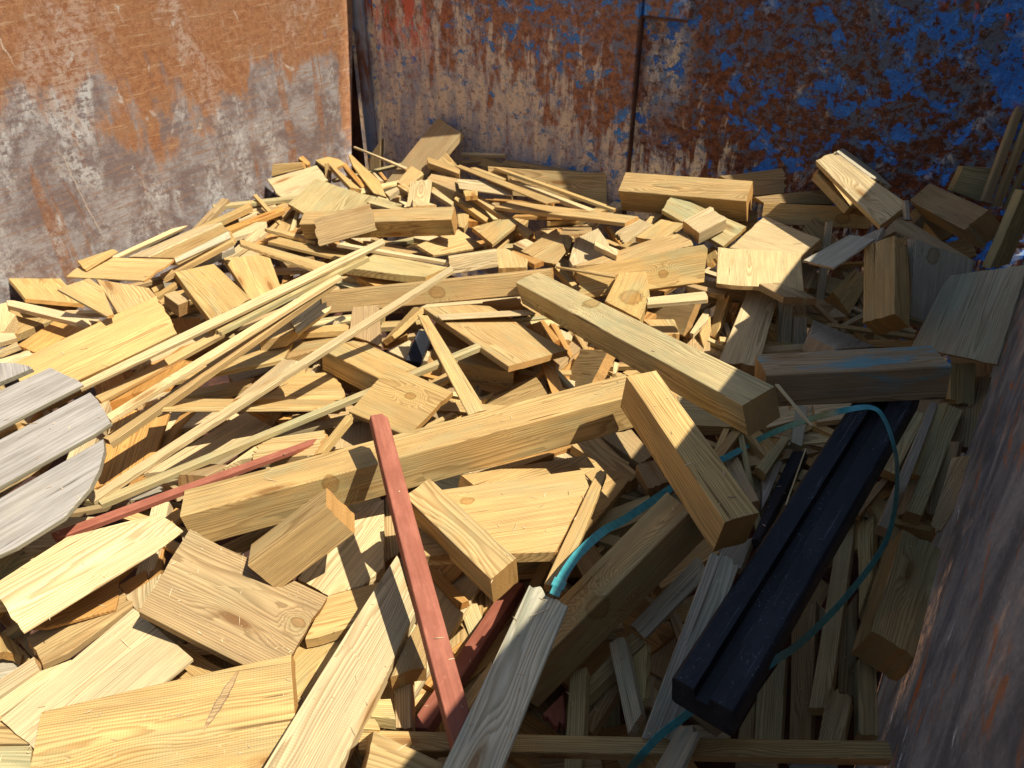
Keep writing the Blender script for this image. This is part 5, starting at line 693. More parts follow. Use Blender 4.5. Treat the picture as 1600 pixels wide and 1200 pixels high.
# ------------------------------------------------------------------ mass of offcuts underneath, seen only through the gaps
# centre, grain axis angle, normal x/y, length, width, thickness (mm), tone
FILL=[
(-1.310,0.147,-1.531,0.28,0.02,-0.10,294,24,28,'o'),
(-0.672,0.483,-1.503,0.36,0.11,-0.21,209,60,28,'h'),
(-1.796,1.004,-1.400,1.17,0.15,0.18,424,110,22,'p'),
(-0.844,0.991,-1.537,0.94,-0.20,-0.31,205,90,22,'h'),
(-1.798,1.251,-1.373,1.17,0.24,-0.12,135,40,45,'b'),
(-0.565,0.712,-1.615,2.82,-0.02,-0.02,265,24,22,'b'),
(-1.422,1.158,-1.363,0.75,-0.10,-0.13,480,24,15,'p'),
(-1.329,0.182,-1.358,2.93,0.15,-0.17,594,16,15,'o'),
(0.000,1.883,-1.467,2.05,-0.12,0.25,226,24,45,'gr'),
(-0.787,2.476,-1.374,0.66,-0.00,0.11,505,16,15,'p'),
(-0.303,1.278,-1.568,0.33,-0.10,-0.17,330,40,45,'h'),
(-0.264,1.973,-1.378,2.92,-0.02,-0.12,520,24,45,'h'),
(-0.486,1.817,-1.348,0.35,-0.05,-0.31,209,110,45,'gr'),
(-2.179,0.757,-1.372,0.02,0.07,-0.11,205,40,18,'p'),
(-0.602,0.758,-1.443,1.43,-0.01,-0.07,280,60,18,'h'),
(-1.471,0.226,-1.374,1.12,-0.17,-0.31,339,24,15,'gr'),
(-0.419,1.731,-1.366,1.67,0.00,-0.07,302,16,15,'h'),
(-0.579,1.362,-1.424,1.80,0.06,-0.15,405,24,15,'h'),
(-2.332,1.430,-1.334,1.08,0.05,-0.05,287,90,45,'h'),
(-0.718,0.879,-1.575,1.78,-0.00,0.07,371,40,45,'p'),
(-0.510,1.177,-1.580,3.04,-0.11,-0.15,375,110,45,'o'),
(-0.347,1.730,-1.394,2.08,0.04,-0.21,500,16,15,'gr'),
(-0.480,0.798,-1.599,0.00,0.11,0.06,420,110,22,'o'),
(-0.348,1.303,-1.428,1.16,-0.11,-0.00,189,60,45,'h'),
(-2.112,0.552,-1.366,0.50,-0.02,0.11,406,90,22,'h'),
(-1.059,1.581,-1.418,1.30,0.08,-0.52,433,16,15,'o'),
(-1.297,0.152,-1.548,0.22,-0.05,0.06,534,24,45,'p'),
(-0.310,2.895,-1.364,2.26,0.08,-0.19,329,60,45,'b'),
(-0.951,1.324,-1.440,0.89,-0.03,-0.12,567,16,15,'gr'),
(-0.371,2.757,-1.445,2.09,0.13,-0.42,406,24,15,'b'),
(-0.493,2.620,-1.409,0.03,-0.02,-0.17,353,60,18,'h'),
(-0.708,0.964,-1.538,3.03,-0.05,0.07,425,90,18,'h'),
(-2.549,0.805,-1.368,2.85,-0.02,-0.15,385,40,22,'h'),
(-1.535,2.892,-1.374,0.84,-0.09,-0.36,326,40,28,'h'),
(-1.882,0.415,-1.377,0.38,0.05,-0.34,226,36,15,'b'),
(-1.179,0.094,-1.412,2.00,-0.02,-0.09,501,24,28,'gr'),
(-2.199,0.998,-1.371,2.71,-0.02,-0.26,270,90,18,'o'),
(-0.957,0.185,-1.496,1.92,0.05,-0.13,298,110,28,'h'),
(-1.461,0.664,-1.372,0.28,0.22,-0.21,236,24,15,'h'),
(-1.474,0.229,-1.320,1.59,-0.06,-0.14,315,16,15,'o'),
(-0.699,0.499,-1.555,0.53,0.12,-0.07,196,110,18,'o'),
(-0.620,1.302,-1.627,2.43,-0.12,-0.13,411,90,18,'o'),
(-0.807,1.002,-1.559,2.53,0.06,-0.19,446,60,18,'p'),
(-0.775,0.365,-1.534,1.19,0.20,-0.06,367,90,45,'b'),
(-0.706,0.424,-1.369,2.58,0.03,-0.10,286,90,22,'b'),
(-0.671,1.159,-1.547,0.76,-0.07,-0.21,449,40,45,'h'),
(-2.302,1.892,-1.377,2.25,0.14,-0.19,419,36,15,'o'),
(-1.473,0.341,-1.252,0.54,-0.24,-0.26,149,110,45,'gr'),
(-0.469,0.803,-1.697,0.04,-0.12,-0.25,175,24,28,'p'),
(-1.191,1.649,-1.415,0.94,-0.04,-0.03,280,16,15,'h'),
(-1.486,0.305,-1.381,3.05,0.05,-0.05,420,24,15,'p'),
(-0.230,0.866,-1.558,2.63,-0.19,-0.12,145,90,18,'h'),
(-0.476,1.838,-1.405,2.76,-0.02,-0.30,447,40,18,'h'),
(-0.943,1.718,-1.326,2.59,0.05,0.08,286,16,15,'gr'),
(-0.394,2.482,-1.435,0.41,0.18,-0.19,149,24,28,'h'),
(-2.261,1.901,-1.349,2.87,-0.03,-0.11,389,90,22,'p'),
(-2.634,0.766,-1.360,2.20,0.02,-0.06,234,24,15,'gr'),
(-1.854,1.030,-1.456,1.29,-0.02,-0.31,574,16,15,'b'),
(-0.380,0.970,-1.683,2.09,0.09,-0.13,351,90,28,'gr'),
(-0.341,1.632,-1.393,2.21,-0.22,-0.09,218,60,28,'p'),
(-0.347,2.739,-1.422,2.32,-0.02,-0.09,298,16,15,'p'),
(-2.084,1.169,-1.376,1.66,-0.12,-0.10,515,60,45,'o'),
(-0.368,0.879,-1.671,0.86,0.13,-0.00,437,90,45,'o'),
(-0.940,1.967,-1.421,3.00,0.10,0.01,276,24,15,'h'),
(-2.490,0.669,-1.372,2.26,-0.06,-0.18,539,60,28,'b'),
(-0.711,0.677,-1.479,3.01,-0.22,-0.09,512,110,28,'p'),
(-0.650,2.552,-1.346,0.23,0.09,0.01,370,90,45,'h'),
(-1.533,0.297,-1.230,1.69,-0.04,-0.13,182,60,45,'gr'),
(-1.319,0.056,-1.409,0.59,-0.09,-0.16,570,24,15,'o'),
(-1.993,2.051,-1.306,3.02,0.00,-0.02,367,16,15,'h'),
(-0.742,1.447,-1.392,2.35,-0.04,0.01,204,90,22,'p'),
(-0.760,0.948,-1.510,2.69,-0.20,-0.17,522,24,18,'o'),
(-1.863,1.884,-1.336,0.41,0.03,-0.04,204,16,15,'h'),
(-0.908,0.321,-1.429,2.62,0.16,-0.17,349,24,22,'h'),
(-0.562,1.399,-1.669,1.90,-0.02,0.05,489,90,28,'h'),
(-1.046,2.083,-1.401,1.46,-0.05,-0.15,493,16,15,'h'),
(-0.417,1.139,-1.587,1.06,-0.10,-0.00,304,24,18,'o'),
(0.027,1.878,-1.441,1.11,-0.05,-0.13,443,24,15,'o'),
(-1.314,2.143,-1.411,2.72,0.07,-0.01,151,24,18,'h'),
(-0.271,1.144,-1.500,2.27,-0.13,-0.18,161,24,28,'b'),
(-0.967,1.676,-1.384,2.29,-0.01,0.03,376,24,22,'p'),
(-1.177,0.086,-1.409,2.59,0.01,-0.00,268,110,18,'h'),
(-0.715,0.748,-1.456,2.68,0.33,-0.32,159,24,28,'h'),
(-0.154,2.046,-1.345,0.59,-0.12,-0.11,195,90,18,'p'),
(-1.543,2.440,-1.331,0.35,-0.13,-0.12,355,36,15,'gr'),
(-0.686,0.864,-1.542,1.83,-0.09,0.12,295,110,45,'p'),
(-0.331,1.961,-1.415,3.00,-0.12,-0.11,365,36,15,'gr'),
(-0.695,0.520,-1.523,0.59,-0.07,-0.18,341,40,22,'p'),
(-0.337,1.984,-1.427,3.08,-0.32,-0.08,124,24,45,'h'),
(-1.213,0.108,-1.513,2.94,-0.11,0.04,362,90,45,'gr'),
(-1.806,0.950,-1.435,1.82,-0.25,0.09,387,90,18,'h'),
(-0.899,0.411,-1.430,1.74,-0.01,-0.11,537,90,22,'gr'),
(-2.301,1.421,-1.403,3.07,-0.20,-0.01,148,90,45,'p'),
(-1.303,2.173,-1.443,2.44,-0.30,-0.20,509,60,45,'h'),
(-0.211,1.851,-1.425,2.87,0.07,-0.22,497,24,22,'o'),
(-0.836,0.231,-1.539,2.28,-0.25,-0.13,471,40,22,'h'),
(-0.836,2.383,-1.410,0.27,0.03,-0.15,391,36,15,'o'),
(-0.312,1.129,-1.591,1.88,0.11,-0.15,220,110,22,'p'),
(-1.121,1.558,-1.398,0.56,0.40,-0.09,577,16,15,'gr'),
(-0.693,2.256,-1.410,1.85,0.18,-0.08,210,24,15,'h'),
(-2.375,1.948,-1.302,0.75,-0.06,-0.37,417,24,15,'o'),
(-0.407,1.285,-1.664,2.50,-0.08,0.10,493,110,45,'h'),
(-1.733,0.516,-1.370,1.10,0.16,0.13,367,16,15,'b'),
(-1.240,0.135,-1.521,1.58,-0.06,-0.24,315,90,22,'o'),
(-0.556,2.909,-1.356,0.30,-0.17,-0.28,591,16,15,'o'),
(-2.111,1.660,-1.345,1.31,0.02,-0.13,370,36,15,'o'),
(-0.526,2.486,-1.420,2.49,-0.04,-0.12,510,16,15,'gr'),
(-0.706,0.978,-1.601,2.02,-0.20,-0.41,301,60,45,'h'),
(-0.136,0.837,-1.534,2.60,-0.16,-0.06,200,110,22,'o'),
(-0.732,0.909,-1.454,0.49,0.07,-0.30,433,90,22,'p'),
(-0.946,2.352,-1.364,1.48,0.11,0.07,483,40,22,'o'),
(-0.487,1.478,-1.422,0.51,0.19,0.08,366,60,45,'gr'),
(-1.643,2.531,-1.368,0.58,-0.17,-0.03,422,110,22,'o'),
(-2.813,2.316,-1.375,1.46,-0.05,-0.02,346,110,22,'b'),
(-0.200,1.906,-1.396,0.17,-0.01,-0.14,356,36,15,'b'),
(-0.321,1.895,-1.431,1.91,0.03,-0.13,313,16,15,'p'),
(-0.926,1.166,-1.491,2.10,0.01,-0.16,515,24,18,'gr'),
(-0.274,2.627,-1.375,1.19,0.04,-0.07,392,16,15,'p'),
(-0.662,0.332,-1.398,3.00,-0.02,0.12,454,60,18,'p'),
(-1.221,0.004,-1.395,1.06,0.04,0.22,409,110,45,'b'),
(-2.145,2.109,-1.353,2.05,-0.03,-0.06,265,110,18,'p'),
(-0.310,2.627,-1.429,2.64,0.10,0.07,328,24,15,'o'),
(-1.381,2.589,-1.355,1.81,0.20,-0.10,276,16,15,'h'),
(-1.368,0.181,-1.436,2.64,0.06,0.01,557,16,15,'gr'),
(-1.108,1.757,-1.400,0.87,0.14,-0.28,202,90,18,'b'),
(-0.415,0.871,-1.734,1.88,0.18,-0.28,403,40,22,'b'),
(-0.772,0.952,-1.603,1.21,0.24,-0.14,267,110,22,'p'),
(-0.762,0.896,-1.372,2.82,-0.12,-0.02,145,24,18,'o'),
(-0.701,1.001,-1.575,1.01,0.02,-0.03,345,40,18,'o'),
(-0.265,2.595,-1.406,0.59,-0.05,-0.11,431,36,15,'p'),
(-1.374,0.143,-1.356,2.91,0.08,-0.25,517,36,15,'gr'),
(-0.193,1.954,-1.459,1.94,0.15,-0.33,265,110,18,'h'),
(-1.406,0.635,-1.372,0.14,0.16,-0.03,218,24,15,'h'),
(-0.308,2.717,-1.408,1.96,0.19,0.30,576,24,15,'o'),
(-2.164,2.377,-1.282,0.13,0.07,0.00,222,36,15,'gr'),
(-0.755,2.436,-1.375,1.38,-0.20,0.11,282,24,15,'p'),
(-0.814,1.060,-1.452,0.91,-0.05,-0.09,484,110,28,'h'),
(-0.671,1.090,-1.416,2.65,-0.02,-0.16,396,90,18,'b'),
(-2.095,0.710,-1.372,0.44,0.10,-0.16,204,60,18,'h'),
(-0.033,1.791,-1.448,1.84,0.22,-0.20,317,16,15,'h'),
(-0.459,1.131,-1.630,2.74,-0.03,-0.21,129,110,22,'p'),
(-0.647,0.941,-1.542,2.00,0.12,-0.21,138,40,28,'p'),
(-0.267,1.916,-1.398,1.05,0.05,-0.36,223,36,15,'h'),
(-0.673,2.443,-1.396,2.10,-0.20,-0.13,343,16,15,'p'),
(-1.329,2.867,-1.419,0.27,0.19,-0.16,470,24,15,'h'),
(-0.408,0.869,-1.715,2.00,0.21,-0.18,535,40,18,'o'),
(-0.360,1.813,-1.471,2.89,-0.34,0.02,217,24,15,'p'),
(-0.717,2.305,-1.404,1.95,-0.01,-0.10,264,90,28,'b'),
(-0.298,1.772,-1.426,0.25,0.09,-0.08,262,24,15,'gr'),
(-2.013,1.516,-1.358,1.21,0.26,-0.21,552,16,15,'b'),
(-1.401,0.211,-1.310,2.50,-0.09,-0.25,472,24,22,'h'),
(-0.599,2.277,-1.425,3.00,-0.07,0.06,487,110,28,'b'),
(-0.733,0.901,-1.571,2.03,-0.24,0.06,278,40,45,'h'),
(-2.759,2.947,-1.395,2.67,0.18,-0.23,215,16,15,'o'),
(-2.393,0.662,-1.367,0.26,-0.00,-0.22,554,60,22,'b'),
(-0.761,1.067,-1.607,1.45,-0.08,-0.27,435,90,45,'h'),
(-0.570,1.462,-1.410,2.90,-0.30,-0.05,496,16,15,'b'),
(-2.659,2.088,-1.363,1.92,0.01,0.10,252,36,15,'o'),
(-0.769,0.415,-1.403,2.16,0.06,0.16,348,60,18,'b'),
(-1.778,0.920,-1.409,0.37,0.20,-0.19,315,60,22,'o'),
(-0.702,0.519,-1.551,2.78,-0.02,-0.06,127,24,28,'gr'),
(-0.262,2.744,-1.385,2.71,-0.28,-0.31,438,16,15,'p'),
(-1.277,1.537,-1.378,1.35,-0.11,0.00,557,36,15,'h'),
(-2.463,2.581,-1.326,1.35,0.36,0.02,442,36,15,'gr'),
(-0.299,0.767,-1.679,2.81,0.16,0.13,494,110,22,'gr'),
(-1.128,1.319,-1.360,2.17,0.09,-0.04,243,110,28,'b'),
(0.089,1.145,-1.862,1.57,-0.06,-0.20,391,40,45,'b'),
(-2.134,0.654,-1.350,1.79,0.06,0.16,594,16,15,'h'),
(-0.398,1.793,-1.368,1.54,0.07,0.04,432,24,28,'h'),
(-0.464,1.113,-1.570,1.36,0.35,-0.11,319,110,18,'o'),
(-0.164,1.946,-1.453,0.50,0.04,-0.13,200,36,15,'p'),
(-0.875,2.734,-1.375,2.97,-0.08,-0.28,265,36,15,'p'),
(-1.865,2.255,-1.307,0.27,0.11,-0.15,122,40,28,'p'),
(-2.098,1.030,-1.386,2.35,-0.23,-0.17,242,16,15,'h'),
(-0.713,0.717,-1.545,1.30,-0.04,-0.05,327,60,28,'b'),
(-0.618,0.509,-1.464,3.10,0.12,-0.16,214,60,18,'p'),
(-0.401,2.638,-1.354,2.44,-0.03,-0.26,326,16,15,'b'),
(-1.724,2.577,-1.365,2.94,0.01,-0.49,262,36,15,'b'),
(-0.359,1.806,-1.455,2.26,0.00,-0.20,407,90,45,'gr'),
(-1.879,0.951,-1.411,0.38,-0.27,-0.06,477,110,22,'p'),
(-1.025,1.860,-1.419,1.54,-0.11,-0.11,295,110,45,'o'),
(-0.620,1.231,-1.434,3.03,-0.02,0.03,151,90,28,'b'),
(-0.281,1.841,-1.454,0.40,-0.01,-0.12,275,16,15,'b'),
(-1.565,2.827,-1.355,0.76,0.11,-0.14,146,40,22,'h'),
(-1.789,1.897,-1.326,2.98,-0.01,0.03,270,110,45,'o'),
(-2.776,0.917,-1.383,1.56,0.09,0.11,372,40,22,'h'),
(-1.616,0.702,-1.407,0.58,0.28,0.07,444,40,22,'gr'),
(-0.607,0.487,-1.497,-3.13,-0.15,0.17,184,90,28,'o'),
(-1.202,1.686,-1.403,1.97,0.05,-0.02,423,24,15,'b'),
(-0.893,1.956,-1.411,0.39,-0.13,-0.05,503,24,15,'h'),
(-1.898,0.421,-1.368,1.36,-0.35,-0.23,521,36,15,'b'),
(-0.670,0.834,-1.422,2.18,-0.10,-0.13,493,90,18,'h'),
(-2.672,0.756,-1.352,1.67,0.15,-0.08,329,24,15,'gr'),
(-1.088,1.433,-1.340,0.39,0.01,-0.20,526,36,15,'h'),
(-1.271,1.585,-1.427,2.41,0.04,-0.18,404,110,22,'h'),
(-2.026,2.119,-1.332,0.84,-0.03,-0.14,402,24,15,'gr'),
(-0.634,0.977,-1.524,0.59,-0.08,-0.24,516,60,18,'p'),
(-0.474,1.422,-1.381,1.39,0.02,0.02,527,16,15,'h'),
(-0.602,1.194,-1.602,2.88,0.04,-0.05,378,90,28,'h'),
(-0.711,0.427,-1.387,0.10,-0.09,0.01,400,90,18,'h'),
(-0.662,0.923,-1.557,1.73,0.08,-0.29,177,40,45,'p'),
(-0.343,1.820,-1.388,2.59,0.11,0.03,154,60,45,'h'),
(-2.218,2.047,-1.406,0.52,-0.11,-0.27,573,16,15,'o'),
(-1.775,1.610,-1.348,0.77,0.03,-0.08,335,40,28,'gr'),
(-0.702,0.884,-1.554,-0.01,0.09,0.15,319,24,22,'o'),
(-1.912,1.848,-1.354,0.09,0.05,0.06,134,60,28,'gr'),
(-0.414,2.692,-1.398,0.49,0.10,-0.07,297,60,22,'b'),
(-1.129,2.096,-1.365,2.42,-0.01,-0.16,434,16,15,'h'),
(-1.387,0.595,-1.384,2.41,-0.12,-0.01,407,24,15,'o'),
(-0.444,2.868,-1.435,0.46,0.11,-0.19,512,60,28,'b'),
(-0.671,1.161,-1.574,0.86,0.08,-0.06,482,90,18,'h'),
(-0.360,2.796,-1.442,2.34,0.22,0.02,213,16,15,'gr'),
(-0.277,1.738,-1.433,3.11,0.02,-0.07,512,36,15,'h'),
(-1.025,1.801,-1.401,0.73,0.14,0.02,357,24,45,'h'),
(-0.444,2.470,-1.410,2.35,0.04,0.17,280,110,28,'gr'),
(-0.828,1.017,-1.523,2.89,0.14,-0.09,130,110,28,'gr'),
(-0.320,1.980,-1.378,1.61,-0.19,-0.28,361,40,45,'o'),
(-1.418,0.538,-1.364,1.60,0.05,-0.19,340,36,15,'o'),
(-0.465,2.378,-1.413,0.22,-0.12,0.01,171,90,22,'gr'),
(-1.277,0.087,-1.383,2.10,-0.18,-0.24,223,24,15,'gr'),
(-0.560,1.216,-1.371,3.12,-0.18,0.07,223,36,15,'gr'),
(-1.137,2.105,-1.394,0.87,0.20,-0.09,512,36,15,'gr'),
(-0.808,0.881,-1.400,1.43,-0.16,-0.19,440,90,22,'o'),
(-0.514,2.847,-1.350,1.67,0.19,-0.11,158,90,18,'p'),
(-0.867,0.302,-1.433,1.51,0.19,-0.30,409,60,22,'h'),
(-1.651,2.495,-1.337,1.77,0.12,0.03,383,60,45,'h'),
(-1.364,0.539,-1.387,2.25,0.16,-0.20,416,40,45,'p'),
(-1.239,0.751,-1.359,1.05,-0.11,-0.13,347,24,28,'h'),
(-0.758,0.609,-1.480,0.71,-0.08,-0.10,558,24,28,'b'),
(-0.210,2.554,-1.389,0.53,0.30,-0.20,265,24,15,'h'),
(-0.233,2.069,-1.379,0.98,0.17,-0.08,449,60,22,'p'),
(-1.901,2.782,-1.346,1.34,-0.19,-0.07,427,36,15,'b'),
(-0.743,1.019,-1.556,0.52,-0.09,-0.28,339,24,45,'gr'),
(-1.582,1.172,-1.430,1.39,0.04,-0.35,338,36,15,'p'),
(-0.521,0.715,-1.630,0.53,-0.12,-0.28,487,40,45,'b'),
(0.012,1.464,-1.595,2.73,-0.14,-0.34,257,36,15,'p'),
(-0.749,0.697,-1.534,1.29,0.29,0.09,249,90,28,'p'),
(-2.013,2.184,-1.337,0.45,-0.04,-0.03,312,24,15,'h'),
(0.036,1.777,-1.476,1.79,0.14,-0.02,267,24,28,'h'),
(-0.670,0.907,-1.427,2.27,-0.18,-0.15,160,60,22,'h'),
(-2.728,2.227,-1.318,1.02,0.06,0.03,547,36,15,'gr'),
(-0.563,1.157,-1.350,2.49,-0.14,-0.18,276,60,45,'b'),
(-1.583,1.659,-1.388,0.90,0.20,-0.15,533,16,15,'b'),
(-0.630,0.876,-1.440,2.57,-0.01,-0.08,322,24,22,'b'),
(-0.310,1.147,-1.657,1.70,-0.18,0.03,401,40,45,'b'),
(-2.755,1.185,-1.382,0.19,-0.00,-0.22,121,110,22,'h'),
(-0.807,0.153,-1.484,2.30,-0.17,0.00,544,90,45,'h'),
(-0.079,1.775,-1.471,0.05,-0.17,-0.13,463,60,45,'h'),
(-0.806,0.926,-1.536,0.01,-0.07,0.04,357,24,28,'gr'),
(-1.481,0.436,-1.262,0.55,0.00,-0.05,397,16,15,'o'),
(-0.685,0.803,-1.510,1.05,0.08,-0.20,471,24,22,'b'),
(-0.567,1.199,-1.349,1.05,0.10,-0.04,402,60,22,'gr'),
(-0.347,0.721,-1.713,2.26,-0.29,-0.36,492,110,18,'b'),
(-0.673,0.721,-1.439,1.48,-0.06,-0.06,291,60,22,'h'),
(-0.258,1.933,-1.414,1.58,-0.19,-0.14,414,24,15,'p'),
(-0.658,2.309,-1.459,1.54,-0.04,-0.19,453,24,15,'p'),
(-0.597,0.829,-1.469,0.44,-0.21,0.02,121,24,22,'b'),
(-1.485,0.455,-1.245,0.49,-0.02,-0.20,131,110,28,'p'),
(-0.785,0.344,-1.404,1.91,-0.11,0.03,155,40,45,'gr'),
(-2.292,1.404,-1.401,0.41,0.19,-0.28,562,36,15,'gr'),
(0.028,1.914,-1.430,0.93,-0.13,-0.11,271,24,15,'o'),
(-0.521,0.479,-1.320,0.70,-0.15,-0.51,344,60,28,'h'),
(-0.643,2.276,-1.402,2.98,0.02,-0.15,424,16,15,'gr'),
(-1.068,1.704,-1.439,-3.14,0.11,-0.19,426,110,28,'b'),
(-1.893,0.744,-1.346,2.42,-0.09,0.01,421,60,45,'p'),
(-1.990,2.196,-1.348,0.02,0.01,-0.25,356,16,15,'b'),
(-1.346,0.235,-1.398,1.85,0.08,-0.21,363,24,15,'o'),
(-2.611,2.838,-1.329,0.60,-0.04,-0.44,571,16,15,'gr'),
(-0.930,1.352,-1.425,0.85,-0.08,0.03,533,36,15,'b'),
(-0.735,0.814,-1.384,1.74,-0.01,0.04,540,110,22,'p'),
(-2.208,1.109,-1.422,0.45,-0.22,-0.25,284,60,28,'o'),
(-1.591,1.260,-1.391,1.81,-0.02,-0.46,587,16,15,'p'),
(-2.350,2.658,-1.348,1.80,0.06,-0.04,551,24,18,'p'),
(-1.420,1.233,-1.421,2.33,-0.23,-0.34,560,36,15,'p'),
(-1.044,1.910,-1.415,2.08,-0.02,-0.16,286,16,15,'p'),
(-0.168,1.018,-1.598,0.50,-0.27,-0.04,129,40,28,'p'),
(-1.436,1.223,-1.389,0.29,-0.11,-0.02,549,16,15,'h'),
(-0.454,0.823,-1.664,1.01,0.12,-0.15,157,24,45,'h'),
(-0.235,2.659,-1.421,1.85,0.03,-0.15,524,16,15,'h'),
(-0.948,0.216,-1.443,0.69,-0.14,-0.10,475,60,45,'h'),
(-0.968,0.126,-1.470,1.80,0.12,-0.22,534,90,28,'b'),
(-2.596,2.134,-1.349,1.79,0.28,-0.11,275,16,15,'h'),
(-1.130,1.626,-1.424,0.48,0.13,-0.16,541,24,15,'b'),
(-0.977,2.059,-1.406,1.41,-0.03,-0.06,528,110,22,'o'),
(-0.379,1.815,-1.422,2.25,0.22,-0.11,413,24,15,'b'),
(-0.586,1.022,-1.347,1.74,-0.09,-0.01,248,24,45,'h'),
(-0.405,2.331,-1.373,0.55,-0.13,0.02,336,36,15,'p'),
(-0.386,1.288,-1.626,0.87,0.05,-0.30,389,24,45,'p'),
(-0.609,0.881,-1.437,1.31,0.18,-0.34,313,24,18,'p'),
(-1.225,1.654,-1.402,0.14,-0.03,-0.15,370,110,22,'o'),
(-2.124,1.217,-1.376,1.14,-0.00,-0.18,311,36,15,'p'),
(-2.691,2.252,-1.398,1.10,-0.35,-0.21,475,36,15,'h'),
(-0.355,1.204,-1.582,2.76,0.14,0.09,307,40,22,'p'),
(-2.718,0.922,-1.327,2.53,0.04,-0.12,438,16,15,'h'),
(-2.727,2.152,-1.345,0.17,0.01,-0.27,257,60,45,'b'),
(-0.686,0.967,-1.431,0.26,-0.03,0.20,353,40,45,'p'),
(-0.309,1.122,-1.686,0.45,-0.09,-0.21,323,90,22,'h'),
(-0.007,1.825,-1.414,1.37,-0.10,-0.02,264,16,15,'b'),
(-1.415,0.213,-1.408,1.51,0.06,-0.07,303,24,22,'h'),
(-1.434,1.826,-1.405,2.57,-0.06,0.08,448,16,15,'gr'),
(-1.232,1.603,-1.463,1.37,0.19,-0.33,248,24,22,'gr'),
(-0.787,0.925,-1.452,2.89,0.07,-0.10,379,90,22,'gr'),
(-0.627,2.357,-1.422,2.46,0.22,0.12,254,16,15,'p'),
(-1.275,0.263,-1.522,1.65,0.26,-0.14,534,110,28,'h'),
(-2.722,2.190,-1.349,3.06,-0.24,-0.17,203,110,28,'h'),
(-0.300,1.207,-1.624,0.63,-0.15,-0.11,220,60,22,'o'),
(-1.782,2.801,-1.315,3.08,-0.17,0.01,383,24,15,'o'),
(-1.036,1.838,-1.455,0.82,-0.12,-0.27,319,16,15,'gr'),
(-0.332,0.806,-1.696,3.06,0.10,0.04,256,110,18,'h'),
(-2.693,1.488,-1.414,0.64,-0.08,-0.16,183,40,28,'o'),
(-2.087,3.062,-1.259,0.11,0.19,0.12,243,40,45,'h'),
(-0.686,1.036,-1.492,1.06,-0.04,-0.02,311,40,18,'h'),
(-0.560,0.437,-1.364,2.82,-0.14,-0.09,525,110,45,'b'),
(-0.760,0.987,-1.572,1.01,0.20,-0.00,286,60,18,'h'),
(-1.207,2.069,-1.381,0.65,-0.10,-0.01,417,24,28,'gr'),
(-2.136,2.026,-1.349,1.39,0.08,-0.08,147,24,28,'h'),
(-0.535,1.024,-1.638,0.59,0.30,-0.25,511,24,22,'h'),
(-0.993,1.812,-1.439,0.87,0.10,-0.09,399,60,45,'h'),
(-1.132,1.010,-1.378,2.69,-0.11,-0.26,192,90,45,'h'),
(-1.622,2.780,-1.339,0.42,-0.12,0.10,289,36,15,'o'),
(-0.456,2.803,-1.412,2.36,-0.13,-0.03,364,60,18,'p'),
(-1.151,0.547,-1.444,2.57,0.07,-0.01,303,110,18,'b'),
(-0.586,0.708,-1.487,1.98,0.17,0.06,166,110,18,'gr'),
(-0.450,2.351,-1.391,0.69,0.29,0.00,432,24,15,'h'),
(-0.345,0.727,-1.629,0.19,-0.08,-0.30,213,110,22,'h'),
(-1.450,1.800,-1.402,0.18,-0.04,0.01,390,24,22,'p'),
(-0.346,1.139,-1.616,2.53,-0.04,-0.24,289,40,28,'h'),
(-1.095,0.078,-1.384,0.65,0.12,0.14,133,40,28,'o'),
(-0.700,0.853,-1.534,3.08,0.14,-0.01,181,90,22,'h'),
(-1.564,1.157,-1.407,0.09,0.16,0.07,517,40,28,'o'),
(-0.291,1.577,-1.457,1.35,0.05,-0.11,507,24,15,'p'),
(-2.570,1.203,-1.368,0.47,-0.07,-0.02,556,24,18,'p'),
(-0.854,1.382,-1.393,0.97,-0.08,-0.08,364,36,15,'o'),
(-0.246,1.074,-1.593,2.88,-0.13,-0.17,253,40,28,'b'),
(-2.122,1.755,-1.310,0.87,0.24,-0.04,225,24,15,'p'),
(-1.448,2.821,-1.388,1.37,-0.16,-0.23,511,60,18,'p'),
(-0.192,2.824,-1.395,0.28,-0.09,0.12,374,24,22,'b'),
(-2.124,1.345,-1.434,1.75,0.04,0.15,578,24,15,'gr'),
(-2.253,2.987,-1.275,0.53,0.03,-0.27,380,24,15,'b'),
(-1.048,1.200,-1.398,0.32,0.17,-0.02,290,90,22,'gr'),
(-1.052,2.000,-1.416,0.45,-0.10,-0.12,497,16,15,'p'),
(-0.648,0.993,-1.536,0.64,0.09,0.15,515,60,28,'gr'),
(-0.751,1.027,-1.557,1.76,-0.02,-0.17,437,90,18,'gr'),
(-0.510,1.130,-1.718,1.00,0.12,-0.00,183,90,28,'h'),
(-0.254,1.849,-1.461,1.31,-0.03,0.06,489,40,22,'p'),
(-0.018,1.096,-1.881,1.21,-0.08,0.13,169,110,45,'b'),
(-0.278,1.764,-1.424,0.06,0.10,-0.15,491,16,15,'gr'),
(-0.468,1.111,-1.655,1.27,0.04,0.11,149,24,22,'h'),
(-0.767,0.848,-1.540,0.32,0.16,-0.09,412,90,22,'b'),
(-1.734,0.867,-1.381,1.99,-0.23,-0.17,443,36,15,'o'),
(-1.600,2.013,-1.422,0.42,-0.14,-0.13,572,24,15,'p'),
(-0.604,1.076,-1.404,0.71,0.13,-0.14,292,24,18,'o'),
(-2.764,2.081,-1.359,1.27,-0.12,-0.15,274,16,15,'p'),
(-2.140,3.041,-1.230,0.25,-0.01,-0.37,235,16,15,'p'),
(-0.848,0.372,-1.549,0.82,0.08,-0.08,301,40,18,'h'),
(-2.603,1.410,-1.356,1.62,0.10,0.19,359,24,15,'b'),
(-0.627,0.948,-1.474,1.18,0.13,-0.05,386,90,28,'p'),
